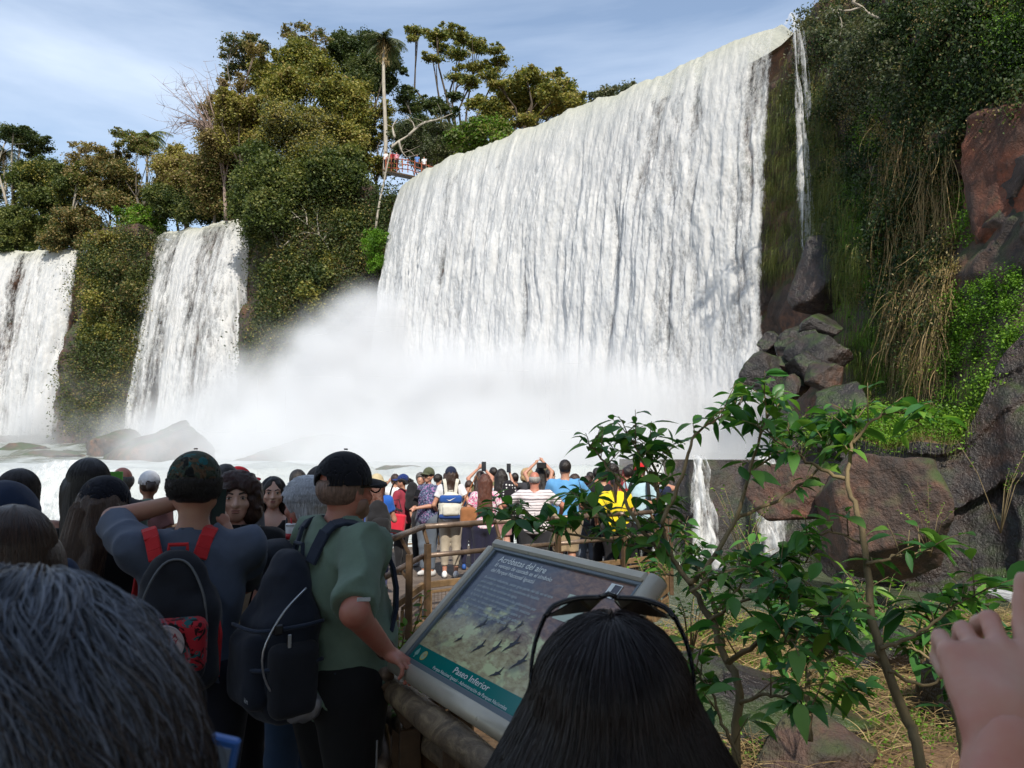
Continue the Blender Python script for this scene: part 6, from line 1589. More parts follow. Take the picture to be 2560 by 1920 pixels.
far(395, 474, 13.6, 'woman in white tee holding a dark camera up to her face', fem=True, top=WHT, pants=DENIM, hair=('short', HBR), L=(-.08, .22, 1.60), Rr=(.06, .24, 1.62), turn=10)
e_, HM_, a_, b_ = far(402.5, 475, 12.4, 'woman in royal blue cap and maroon ruffled top with a black vest', fem=True, top=C('maroon_cloth', .24, .03, .05), pants=BLK, hair=('tail', HB, .2), cap=('cap', C('royal_cap', .012, .03, .14)), turn=55, yaw=20, L=(-.20, .30, 1.08), Rr=(.1, .32, 1.05), sleeve=.7, girth=1.1, shoe=(.02, .02, .02))
p0 = put(404, 480, 12.3)[0]; backpack(p0, face_cam(402) + 50, (.30, .15, .46), BLK, 'black vest like backpack on the woman in the maroon top', mid=1.22)
# red bag with white lettering
bp = P(392.5, 523, 12.1); e = empty('red_bag', tuple(bp), -.15, label='red shopping bag with white script held by the woman in the blue cap', cat='bag')
MB().box((0, 0, 0), (.40, .10, .30), Matrix.Rotation(.12, 3, 'Y'), .02).build('bag_body', C('red_bag_cloth', .50, .02, .04), e); MB().tube([(-.12, 0, .15), (-.05, 0, .34), (.1, 0, .36), (.15, 0, .16)], .008, 6).build('handle', BLK, e)
MB().box((0, -.052, -.11), (.36, .004, .05), Matrix.Rotation(.12, 3, 'Y'), 0).build('dark_band', BLK, e)
far(421, 473, 13.2, 'grey haired woman in dark blouse standing behind the floral shirt', fem=True, top=C('dark_blouse', .03, .03, .035), pants=BLK, hair=('mop', (.10, .09, .085)), turn=150, yaw=20, skin='m', neckline=.05)
def shades(e, HM):
    m = MB()
    for s in (-1, 1): m.box(HM @ Vector((s * .033, .112, 1.637)), (.052, .008, .036), HM.to_3x3(), .003)
    m.bar(HM @ Vector((-.08, .02, 1.645)), HM @ Vector((-.062, .105, 1.645)), .004, .008); m.bar(HM @ Vector((.08, .02, 1.645)), HM @ Vector((.062, .105, 1.645)), .004, .008); m.bar(HM @ Vector((-.02, .114, 1.645)), HM @ Vector((.02, .114, 1.645)), .004, .006)
    m.build('sunglasses', mcache('dark_lens', (.008, .008, .01), .08), e)
far(428.5, 468.5, 12.2, 'woman in olive cap and sunglasses, navy floral blouse, facing the camera', fem=True, top=C('navy_floral', .022, .03, .075, 'floral', .16, .20, .30), pants=C('grey_jeans', .10, .12, .15), hair=('short', HB), cap=('cap', C('olive_cap', .07, .08, .045)), turn=140, yaw=5, pitch=0, skin='m', girth=1.35, sleeve=.95, L=(-.02, .32, 1.12), Rr=(.04, .32, 1.10), res=.017, detail=True, extra=shades, hem=.80)
phone(P(417, 494, 12.0), (.5, .2, .4), 'dark phone in the hands of the woman in the floral blouse')
far(439, 474, 14.2, 'short haired dark head and glasses seen just left of the white backpack girl', top=WHT, pants=DENIM, hair=('short', HB), yaw=-50)
e_, HM_, a_, b_ = far(451, 467.5, 12.0, 'girl with navy cap, very long dark wavy hair and wide beige trousers', fem=True, top=WHT, pants=BEIGE, hair=('wavy', HBR, .62), cap=('cap', NAVY), shoe=(.75, .75, .75), turn=0, L=(-.22, .18, 1.02), Rr=(.24, .12, 1.10), leg=.20, girth=1.05, res=.017)
p0, h0 = put(451, 470, 11.93)
def bp_white(e, y0, w, d, hgt, mid):
    solid('blue_flap', rough(rbox((0, y0 - .03, mid + hgt * .22), (w * .47, d * .42, hgt * .15), .04), .003, 10, 2), (-w, y0 - d, mid - .2), (w, y0 + d, mid + hgt), .012, C('blue_flap', .02, .07, .26), e)
    solid('blue_base', rbox((0, y0 - .01, mid - hgt * .42), (w * .5, d * .54, hgt * .10), .04), (-w, y0 - d, mid - hgt), (w, y0 + d, mid + hgt), .012, C('navy_base', .015, .04, .15), e)
    c = [(-.06, 0, .005), (-.035, 0, -.018), (-.01, 0, -.02), (.075, 0, .03), (-.012, 0, -.006), (-.035, 0, -.008)]
    mesh('curved_tick_mark', [(x, y0 - d * .47 - .03, mid + hgt * .22 + z) for x, y, z in c], [tuple(range(len(c)))[::-1]], mcache('white_print', (.7, .7, .7), .5), e, False)
backpack(p0, face_cam(451), (.36, .17, .40), C('cream_canvas', .55, .53, .46), 'cream backpack with blue flap and base on the long haired girl', extra=bp_white, mat2=C('cream_canvas', .55, .53, .46), mid=1.12, straps=True, strap_mat=C('cream_canvas', .55, .53, .46))
far(469, 480, 12.9, 'person in dark navy shirt leaning forward beside the white backpack girl', top=NAVY, pants=NVT, hair=('short', HBR), pitch=-35, shoe=(.02, .08, .30), L=(-.1, .35, 1.15), Rr=(.1, .35, 1.15), girth=1.1)
far(485, 474, 11.0, 'woman with long straight auburn hair in a white tee with pink flowers', fem=True, top=C('pink_floral', .60, .56, .58, 'floral', .42, .05, .20), pants=NVT, hair=('long', HAU, .52), turn=0, L=(-.25, .22, 1.08), Rr=(.25, .22, 1.08), girth=1.15, res=.017, hem=.93, shoe=(.3, .3, .3))
bp = P(469, 517, 10.95); e = empty('handbag', tuple(bp), .2, label='tan leather handbag hanging beside the auburn haired woman', cat='bag')
solid('bag_body', rough(rbox((0, 0, 0), (.13, .06, .14), .05), .012, 12, 3), (-.25, -.15, -.25), (.25, .15, .25), .014, C('tan_leather', .26, .11, .045), e); MB().tube([(-.1, 0, .15), (.02, -.02, .42), (.1, .0, .58), (.16, .0, .42), (.12, 0, .15)], .010, 6).build('strap', C('tan_leather', .26, .11, .045), e)
far(480.5, 471, 13.0, 'person raising a phone overhead behind the auburn haired woman', fem=True, top=C('olive_top', .10, .10, .05), pants=BLK, hair=('long', HBR, .3), L=(-.05, .25, 1.78), Rr=(.05, .25, 1.80), sleeve=.4)
phone(P(483.8, 466.5, 12.75), (0, 0, .1), 'black phone held upright overhead above the auburn hair')
far(493, 467.5, 14.6, 'dark haired man with neat cut left of the polka dot scarf', top=C('khaki_green', .13, .13, .06), pants=DENIM, hair=('short', HB), yaw=20)
far(501.5, 469, 12.6, 'slim girl with long straight dark hair and a strappy white top', fem=True, top=C('white_strappy', .55, .55, .58), sleeve=0, pants=C('pink_shorts', .42, .22, .22), leg=.62, hair=('long', HB, .42), skin='l', girth=.88, L=(-.3, .2, 1.12), Rr=(.12, .3, 1.2), turn=-10)
e = empty('scarf', tuple(P(509, 497, 12.4)), .1, label='black scarf with white polka dots slung beside the strappy top', cat='scarf')
solid('cloth', rough(su(.05, ell((0, 0, .02), (.13, .07, .26)), ell((.06, 0, -.16), (.09, .06, .18))), .016, 9, 4), (-.3, -.2, -.5), (.3, .2, .4), .016, C('polka_cloth', .014, .012, .016, 'dots', .6, .6, .6, .5), e)
far(526.5, 468.5, 14.0, 'blonde woman in charcoal tee stretching an arm with a phone to the left', fem=True, top=C('charcoal_tee', .035, .036, .045), pants=BLK, hair=('curly', HBL), turn=35, L=w2l(put(526.5, 468.5, 14.0)[0], face_cam(526.5) + 35, put(526.5, 468.5, 14.0)[1], P(509.5, 472, 13.75)), poleL=(-.2, -.5, -.8), skin='m', girth=1.15)
phone(P(508.7, 468, 13.7), (0, 0, .2), 'black phone at the end of the blonde woman\'s outstretched arm')
far(534.5, 471.5, 10.7, 'balding grey man in white polo with thin dark stripes leaning on the rail', top=C('striped_polo', .66, .60, .62, 'stripe', .16, .14, .15, .9), pants=C('dark_trousers', .03, .03, .035), hair=('bald', HGR), skin='r', girth=1.45, sh=.20, L=(-.42, .22, 1.10), Rr=(.38, .24, 1.08), poleL=(-.9, -.3, -.2), poleR=(.9, -.3, -.2), belly=.6, res=.017, hem=.86, sleeve=.75)
far(540, 467, 13.2, 'person with long dark hair lifting a camera with both hands', fem=True, top=BLK, pants=BLK, hair=('long', HB, .35), L=(-.10, .22, 1.80), Rr=(.06, .22, 1.84), sleeve=.3, skin='m')
e = empty('camera', tuple(P(541.5, 465.5, 13.0)), .1, label='black camera held above the head with long dark hair', cat='camera'); MB().box((0, 0, 0), (.16, .07, .10), None, .012).build('camera_body', dark_plastic(), e); MB().tube([(0, .03, 0), (0, .12, 0)], .035, 12).build('lens', dark_plastic(), e)
far(546, 467, 15.0, 'man in olive cap far back between the camera and the blue shirt', top=GREYC, pants=DENIM, hair=('short', HBR), cap=('cap', C('olive_cap2', .12, .12, .07)), turn=30)
far(550.5, 469, 13.8, 'man in pale blue shirt with dark braces behind the striped polo', top=C('pale_blue_shirt', .42, .50, .62), pants=DENIM, hair=('short', HB), turn=-50, skin='l')
far(558, 480, 12.2, 'person in grey tee half hidden behind the striped polo shoulder', top=C('grey_tee', .20, .21, .22), pants=BLK, hair=('short', HB), girth=1.1)
far(565, 460, 11.2, 'tall man in sky blue polo and khaki shorts gripping the rail', top=C('sky_blue_polo', .10, .28, .52), pants=KHAKI, leg=.48, hair=('short', HB), skin='m', girth=1.3, sh=.19, L=(-.22, .30, 1.08), Rr=(.28, .30, 1.06), poleR=(.9, -.3, -.2), hem=.84, sleeve=.8, shoe=(.4, .3, .25))
far(576, 474, 13.4, 'brown haired woman looking sideways with a small scarf', fem=True, top=C('grey_print', .25, .22, .22, 'floral', .04, .04, .05), pants=BLK, hair=('tail', HBR, .1), yaw=-60, turn=-20)
far(587, 476, 12.0, 'man in dark grey tee and faded jeans seen through the leaves', top=C('slate_tee', .06, .065, .075), pants=C('faded_jeans', .12, .14, .17), hair=('short', HBR), girth=1.05)
far(597, 468, 13.8, 'dark haired head far back between the grey tee and the black tee', top=BLK, pants=BLK, hair=('short', HB))
far(603, 466.5, 11.3, 'man with tousled black hair in a loose black tee', top=C('black_tee', .010, .010, .012), pants=BLK, hair=('mop', HB), girth=1.1, L=(-.26, .1, 1.0), turn=-10)
far(612, 464, 13.6, 'black curly haired person behind the woman in yellow', top=C('dark_red_top', .20, .03, .04), pants=BLK, hair=('curly', HB))
far(615.5, 474, 10.9, 'woman in bright yellow tee with a brown ponytail at the rail', fem=True, top=C('bright_yellow_tee', .72, .55, .02), pants=BLK, hair=('tail', HBR, .28), girth=1.35, sh=.175, L=(-.30, .12, 1.0), Rr=(.28, .28, 1.08), sleeve=.65, res=.017, hem=.90)
e = empty('handbag', tuple(P(624, 498, 10.95)), .3, label='dark red shoulder bag beside the yellow tee', cat='bag'); solid('bag_body', rough(rbox((0, 0, 0), (.10, .06, .13), .04), .006, 12, 3), (-.2, -.15, -.25), (.2, .15, .25), .014, C('dark_red_leather', .20, .02, .02), e); MB().tube([(-.05, 0, .12), (-.02, -.02, .4), (.04, .0, .12)], .010, 6).build('strap', C('dark_red_leather', .20, .02, .02), e)
far(626, 467, 13.0, 'person in maroon top with hand raised near the face', top=C('maroon_top', .18, .02, .03), pants=BLK, hair=('short', HB), Rr=(.1, .25, 1.5), yaw=40)
far(631, 465, 13.4, 'black haired person right behind the red cap', top=BLK, pants=BLK, hair=('mop', HB))
e_, HM_, a_, b_ = far(640, 464, 11.6, 'man in red cap and pale blue football shirt facing the camera', top=C('pale_blue_jersey', .36, .50, .56), pants=BLK, hair=('short', HBR), cap=('cap', C('red_cap', .45, .015, .02)), turn=172, yaw=20, girth=1.25, sh=.19, L=(-.14, .30, 1.2), Rr=(.2, .24, 1.16), res=.017, detail=True, hem=.84, sleeve=.7)
_t = text('Bunve', -.10, 0, .055, mcache('navy_print', (.01, .015, .05), .5), name='jersey_lettering', w=1.10, par=e_, width=.20) if False else None
backpack((put(640, 464, 11.55)[0]), face_cam(640) + 172, (.26, .14, .40), BLK, 'black backpack straps over the pale blue football shirt')
far(652.5, 472, 12.2, 'man in dark navy tee with elbows raised at the end of the rail', top=NAVY, pants=DENIM, hair=('short', HB), L=(-.12, .22, 1.56), Rr=(.16, .22, 1.56), poleL=(-1, 0, -.3), poleR=(1, 0, -.3), turn=10)
far(590, 472, 15.2, 'small dark head at the very back of the platform crowd', top=C('teal_top', .03, .14, .16), pants=BLK, hair=('short', HB))
far(619, 470, 15.4, 'pale shirted person at the very back near the yellow tee', top=C('cream_top', .5, .45, .38), pants=BLK, hair=('short', HBR), yaw=60)
far(515, 473, 15.2, 'child sized dark head between the scarf and the blonde', top=C('violet_top', .12, .06, .2), pants=BLK, hair=('short', HB))
# ================================================================ the people close to the camera
NB = dict(res=.0125)
def near(px, top_px, Y, label, turn=0, **k):
    pos, h = put(px, top_px, Y); hd = face_cam(px) + turn
    k.setdefault('res', .0125)
    return (pos, hd, h) + person(pos, hd, h, label, **k)
BLT = C('black_tee_near', .010, .010, .011); BLH = (.012, .009, .008)
# 1 woman in pink, far left
near(23, 470, 4.0, 'woman at the far left in a pink frilled top with dark tied back hair', turn=-8, fem=True, top=C('pink_top', .62, .13, .17), sleeve=.45, pants=DENIM, hair=('tail', BLH, .22), yaw=-18, strands=(1500, (.010, .008, .008), (.03, .022, .02)), L=(-.2, .3, 1.1), Rr=(.24, .1, .86), skin='m')
# 3 tall woman with long black hair
near(89, 459.5, 3.9, 'tall woman seen from behind with long straight jet black hair', turn=2, fem=True, top=BLT, sleeve=0, pants=DENIM, hair=('long', BLH, .46), strands=(2600, (.008, .007, .007), (.035, .030, .030)), skin='m', L=(-.20, .25, 1.0), Rr=(.2, .28, 1.2))
# 4 black cap woman
p4 = near(104, 481, 3.35, 'woman in plain black cap turned right with long brown hair over a black tee', turn=-14, fem=True, top=BLT, pants=BLK, hair=('wavy', (.07, .042, .028), .44), cap=('cap', C('black_cap', .008, .010, .018)), yaw=-42, pitch=-8, strands=(3000, (.05, .03, .02), (.18, .115, .08)), skin='l', girth=1.1)
# 5 bald man in green tee with a phone
near(122, 467, 6.2, 'balding grey haired man in a dark green tee holding up a green phone', turn=18, top=C('dark_green_tee', .05, .085, .065), pants=DENIM, hair=('bald', (.10, .095, .09)), skin='r', girth=1.3, sh=.20, L=(-.12, .30, 1.62), Rr=(.1, .3, 1.5), yaw=5)
phone(P(112, 477, 5.9), (0, 0, .35), 'phone in a bright green case held up by the balding man', case=(.10, .42, .06), screen=(.08, .30, .05), size=(.15, .01, .08))
# 6 white cap woman
near(149, 473, 7.0, 'woman in white baseball cap with hair tied in a low bun', fem=True, turn=-12, top=C('salmon_top', .22, .11, .11), pants=BLK, hair=('bun', HBR), cap=('cap', C('white_cap', .72, .73, .76)), yaw=22, skin='m')
# left edge
def hood(e, HM):
    c = HM @ Vector((0, -.03, 1.62)); f = rough(su(.03, sub(ell((0, -.02, 1.65), (.112, .128, .125)), ell((0, .13, 1.63), (.085, .13, .11)), .01), ell((0, -.08, 1.48), (.13, .09, .08))), .006, 12, 4)
    solid('hood', xf(f, HM), np.array(c) - .25, np.array(c) + .25, .011, C('navy_hood', .010, .022, .055), e)
near(6, 487, 2.7, 'person at the left edge in a dark navy jacket with the hood up', top=C('navy_hood', .010, .022, .055), sleeve=1.9, pants=DENIM, hair=('short', BLH), turn=-10, extra=hood)
near(14, 508, 1.85, 'dark brown straight haired head at the left edge behind the grey hair', fem=True, top=BLT, pants=BLK, hair=('long', (.03, .016, .010), .4), strands=(6000, (.018, .010, .007), (.065, .035, .022)), res=.013)
# 7 camo cap man
sl = C('slate_blue_tee', .075, .095, .14)
CAMO = C('camo_cloth', .035, .05, .035, 'camo', .09, .055, .03, .6)
pos7, hd7, h7, e7, HM7, a7, b7 = near(196, 457, 3.0, 'man in camouflage cap and slate blue tee photographing with both arms raised', turn=-6, top=sl, pants=C('dark_shorts', .015, .018, .03), leg=.45, hair=('short', BLH), cap=('cap', CAMO), girth=1.12, sh=.195, L=(-.07, .22, 1.575), Rr=(.085, .33, 1.46), poleL=(-1, -.25, -.45), poleR=(.3, -.1, -1), yaw=-4, detail='back', res=.0115, sleeve=.92, hem=.86,
     handL=dict(d=(.55, .75, .35), back=(-.5, .1, .8), curl=.9), handR=dict(d=(-.25, .35, .9), back=(.9, -.2, .2), curl=.7), strands=(2500, (.008, .007, .007), (.03, .028, .028)), fwd=.01)
phone(P(218, 507, 3.32), (.05, 0, 1.05), 'tall black phone held beside the camouflage cap', screen=(.03, .045, .05))
REDP = C('red_panel', .50, .025, .030); BPK = C('black_nylon', .016, .018, .024)
def bp7(e, y0, w, d, hgt, mid):
    pts, _ = resample_smooth([(-w * .36, y0 - d * .42, mid - hgt * .02), (-w * .30, y0 - d * .40, mid + hgt * .22), (-w * .12, y0 - d * .22, mid + hgt * .42), (w * .12, y0 - d * .22, mid + hgt * .42), (w * .30, y0 - d * .40, mid + hgt * .22), (w * .36, y0 - d * .42, mid - hgt * .02)], 24)
    MB().tube(pts, .0045, 6).build('zip', mcache('dull_zip', (.10, .11, .12), .4), e, True)
    red = rough(rbox((0, y0 - .05, mid - hgt * .13), (w * .37, d * .5, hgt * .19), .04), .003, 9, 2)
    solid('red_pocket', red, (-w, y0 - d, mid - hgt), (w, y0 + d, mid + .1), .010, C('red_nylon', .42, .02, .03, 'camo', .03, .004, .006, .7), e)
    cx, cz, yy = -.02, mid - hgt * .10, y0 - d * .5 - .056
    n = 40; ring = [(cx + math.cos(2 * math.pi * i / n) * .062, yy, cz + math.sin(2 * math.pi * i / n) * .062) for i in range(n)]
    MB().tube([Vector((cx, yy + .02, cz)), Vector((cx, yy, cz))], .062, 40).build('round_badge', mcache('badge_pale', (.50, .42, .42), .6), e)
    MB().tube([Vector((cx, yy + .02, cz)), Vector((cx, yy - .0015, cz))], .055, 40).build('round_badge', mcache('badge_rose', (.58, .48, .48), .6), e)
    for t_, z_, s_, w_ in (('LIFE IS A', .022, .022, .080), ('JOURNEY', .004, .020, .088), ('ENJOY', -.014, .019, .056), ('UC', -.042, .034, .045)):
        cu = bpy.data.curves.new('badge_lettering', 'FONT'); cu.body = t_; cu.size = s_; cu.align_x = 'CENTER'; cu.offset = .0006; cu.materials.append(mcache('badge_red', (.45, .01, .03), .5))
        o = bpy.data.objects.new('badge_lettering', cu); COL.objects.link(o); bpy.context.view_layer.update(); wd = max(o.dimensions.x, 1e-4)
        o.parent = e; o.location = (cx, yy - .003, cz + z_); o.rotation_euler = (math.pi / 2, 0, 0); o.scale = (w_ / wd, 1, 1)
    for s in (-1, 1):
        m = MB(); m.tube([Vector((s * w * .44, y0 - d * .1, mid + hgt * .1)), Vector((s * w * .50, y0 - d * .15, mid - hgt * .1)), Vector((s * w * .48, y0 - d * .1, mid - hgt * .4))], .008, 6); m.build('piping', REDP, e)
e = backpack((pos7[0] - .045, pos7[1], pos7[2]), hd7 + 3, (.30, .17, .48), BPK, 'black backpack with red camo pocket and round pale badge', strap_mat=REDP, extra=bp7, mid=1.19, res=.011); e.scale = (h7 / 1.75,) * 3
# 8, 9 heads behind
near(226, 465, 5.2, 'top of a dark haired head just behind the camouflage cap', top=GREYC, pants=DENIM, hair=('short', BLH), res=.016)
near(239.5, 469, 6.2, 'person in bright red cap and white tee facing the falls', turn=-60, top=C('white_tee', .62, .64, .68), pants=DENIM, hair=('short', HBR), cap=('cap', C('bright_red_cap', .62, .012, .02)), skin='l', girth=1.1, res=.016)
# 10 older woman facing the camera
def strap10(e, HM):
    m = MB(); pts, _ = resample_smooth([(-.105, -.09, 1.42), (-.115, .02, 1.478), (-.12, .115, 1.40), (-.10, .155, 1.25), (-.06, .16, 1.08), (-.02, .16, .98)], 14)
    for a, b in zip(pts, pts[1:]): m.bar(a, b, .045, .006, Vector((-.3, .8, .5)).normalized(), .001)
    m.build('cream_strap', C('cream_strap_cloth', .50, .45, .30), e)
near(238, 474, 3.85, 'older woman with curly dark reddish hair facing the camera in a black tee', turn=168, fem=True, top=BLT, sleeve=.85, pants=BLK, hair=('curly', (.040, .018, .014)), skin='l', red=.3, detail=True, jowl=.9, girth=1.3, sh=.185, yaw=9, res=.0125, strands=(2600, (.02, .010, .009), (.10, .035, .03)), Rr=(.24, .08, .9), L=(-.2, .3, 1.15), neckline=.0, extra=strap10)
# 11 young woman facing the camera
near(273.5, 477.5, 5.7, 'young woman with long black hair and black tank top frowning at the camera', turn=176, fem=True, top=BLT, sleeve=0, pants=BLK, hair=('long', BLH, .30), skin='l', detail=True, res=.014, strands=(2200, (.008, .007, .007), (.03, .025, .025)), neckline=.05, yaw=4, red=.22)
near(298, 470, 7.6, 'man with short dark hair in a beige tee watching the falls', top=C('beige_tee', .50, .42, .31), pants=DENIM, hair=('short', BLH), skin='d', res=.016)
near(323, 466.5, 4.9, 'brown haired head pulled back, partly hidden by the black cap', fem=True, top=BLT, pants=BLK, hair=('tail', (.04, .03, .024), .1), turn=-15, res=.014, strands=(1500, (.02, .016, .014), (.09, .07, .06)))
# 13 white haired man
near(306, 481, 3.6, 'white haired man in jeans looking left behind the black backpack', turn=40, yaw=8, top=C('dark_jacket', .03, .035, .045), pants=C('mid_denim', .045, .085, .16), hair=('mop', (.48, .49, .52)), skin='r', detail='back', strands=(7000, (.40, .42, .46), (.80, .82, .86)), L=(-.1, .26, 1.05), res=.013)
e = empty('drink_cup', tuple(P(291.5, 534, 3.5)), label='white paper cup with red band and red straw', cat='cup')
e.scale = (.75,) * 3; MB().tube([(0, 0, -.055), (0, 0, .05)], [.030, .036], 20).build('cup', mcache('paper_white', (.7, .7, .68), .5), e, True); MB().tube([(0, 0, .05), (0, 0, .062)], [.038, .034], 20).build('lid', mcache('lid_white', (.75, .75, .75), .3), e, True)
MB().tube([(0, 0, -.03), (0, 0, .005)], [.0325, .0345], 20).build('red_band', mcache('cup_red', (.5, .02, .03), .5), e, True); MB().tube([(0, 0, .05), (-.006, 0, .095)], .005, 8).build('straw', mcache('straw_red', (.55, .02, .03), .4), e, True)
e = empty('purple_bag', tuple(P(226, 658, 3.3)), label='dark purple bag hanging low between the two backpacks', cat='bag'); solid('bag_body', rough(ell((0, 0, 0), (.085, .06, .14)), .008, 12, 3), (-.2, -.15, -.25), (.2, .15, .25), .012, C('purple_cloth', .12, .012, .05), e); MB().tube([(-.03, 0, .12), (0, 0, .30), (.03, 0, .12)], .006, 6).build('handle', BLK, e)
# 15 man in the green tee
GT = C('green_heather', .135, .195, .145)
pos15, h15 = put(341, 448, 3.0)
hd15 = -50.0
Wr = P(386, 656, 2.80) + Vector((0, 0, .02)); l15 = w2l(pos15, hd15, h15, Wr)
def glasses15(e, HM):
    m = MB(); m.bar(HM @ Vector((.080, -.005, 1.645)), HM @ Vector((.070, .112, 1.642)), .004, .009); m.bar(HM @ Vector((-.080, -.005, 1.645)), HM @ Vector((-.070, .112, 1.642)), .004, .009)
    for s in (-1, 1):
        pts = [HM @ Vector((s * .036 + .028 * math.cos(a), .114, 1.636 + .021 * math.sin(a))) for a in np.linspace(0, 2 * math.pi, 15)]
        m.tube(pts, .003, 6, False)
    m.build('glasses', dark_plastic(), e)
    MB().tube([Vector((.335, .02, .0))] * 2, .001, 3)
    beard = rough(sub(inter(infl(head_f(False, jowl=.8), .0016), lambda p: p[:, 2] - 1.60, lambda p: -.01 - p[:, 1]), ell((0, .105, 1.585), (.035, .03, .03))), .002, 60, 4)
    solid('beard', xf(beard, HM), np.array(HM @ Vector((0, 0, 1.56))) - .14, np.array(HM @ Vector((0, 0, 1.56))) + .14, .007, mcache('grey_stubble', (.27, .165, .125), .8), e)
per15, HM15, aL15, aR15 = person(pos15, hd15, h15, 'stout man in black cap and grey green tee resting his hand on the rail', lone=True, top=GT, sleeve=.92, pants=BLT, hair=('bald', (.20, .125, .095)), cap=('cap', C('black_cap15', .008, .009, .014)), yaw=14, pitch=2, brim_pitch=-7, girth=1.30, belly=.5, drop=.035, fwd=.025, sh=.20, skin='r', jowl=.8, detail='back',
    res=.0115, Rr=l15, poleR=(.69, -.78, -.1), L=(-.26, .22, .90), handR=dict(d=tuple(Matrix.Rotation(-hd15 * DEG, 3, 'Z') @ Vector((.75, -.35, -.35))), back=(.2, .25, .9), curl=.75), hem=.75, extra=glasses15, folds=1.6, red=.38)
MB().tube([aR15[2] - (aR15[2] - aR15[1]).normalized() * .012, aR15[2] + (aR15[2] - aR15[1]).normalized() * .004], .033, 20).build('wristband', mcache('brown_band', (.05, .02, .012), .6), per15, True)
d_ = (aR15[1] - aR15[0]).normalized(); q_ = aR15[0] + d_ * .205
MB().bar(q_ + Vector((.078, .0, -.010)), q_ + Vector((.076, -.045, -.006)), .004, .012).build('sleeve_stripe', mcache('reflective_stripe', (.55, .57, .58), .3), per15)
MB().bar(Vector((.255, .02, .78)), Vector((.235, .02, .2)), .006, .006, Vector((0, 1, 0))).build('side_stripe', mcache('grey_stripe', (.2, .2, .2), .6), per15)
def bp15(e, y0, w, d, hgt, mid):
    for zz in (.10, -.12): MB().tube(resample_smooth([(w * .53, y0 + d * .4, mid + hgt * zz), (w * .55, y0, mid + hgt * (zz - .01)), (w * .36, y0 - d * .62, mid + hgt * (zz - .03)), (-w * .2, y0 - d * .72, mid + hgt * (zz - .03))], 16)[0], .007, 6).build('webbing', C('navy_strap', .02, .028, .048), e, True)
    MB().box((w * .50, y0 - d * .38, mid + hgt * .085), (.03, .03, .035), None, .005).build('buckle', dark_plastic(), e)
    zi = mcache('zip_metal', (.45, .47, .5), .3, .8)
    pts, _ = resample_smooth([(w * .50, y0 + d * .1, mid + hgt * .30), (w * .53, y0 - d * .35, mid + hgt * .16), (w * .50, y0 - d * .62, mid - hgt * .05), (w * .48, y0 - d * .45, mid - hgt * .26), (w * .52, y0, mid - hgt * .33)], 20)
    MB().tube(pts, .0035, 6).build('zip', zi, e, True)
    MB().bar(Vector((w * .54, y0 - d * .2, mid + hgt * .05)), Vector((w * .54, y0 - d * .2, mid - hgt * .04)), .006, .012).build('zip_pull', zi, e)
    solid('silver_pouch', rough(rbox((w * .40, y0 + d * .15, mid - hgt * .40), (w * .13, d * .30, hgt * .08), .03), .014, 22, 4, 4), (-w, y0 - d, mid - hgt), (w, y0 + d, mid), .008, mcache('silver_foil', (.32, .33, .36), .35, .5), e)
    solid('side_pocket', rough(rbox((w * .44, y0 - d * .05, mid - hgt * .22), (w * .14, d * .42, hgt * .22), .04), .006, 14, 4), (-w, y0 - d, mid - hgt), (w * 1.2, y0 + d, mid + hgt * .2), .011, BPK, e)
    cu = bpy.data.curves.new('small_logo', 'FONT'); cu.body = 'kim'; cu.size = .022; cu.materials.append(mcache('logo_grey', (.5, .52, .55), .5)); o = bpy.data.objects.new('small_logo', cu); COL.objects.link(o); o.parent = e
    o.location = (w * .40, y0 - d * .84, mid - hgt * .30); o.rotation_euler = (math.pi / 2, 0, 0)
NVB = C('navy_black_nylon', .013, .017, .028)
e = backpack(pos15, hd15, (.30, .20, .56), NVB, 'big navy black backpack with curved zip and silver pouch on the man in green', strap_mat=C('navy_strap', .02, .028, .048), extra=bp15, mid=1.12, res=.011); e.scale = (h15 / 1.75,) * 3
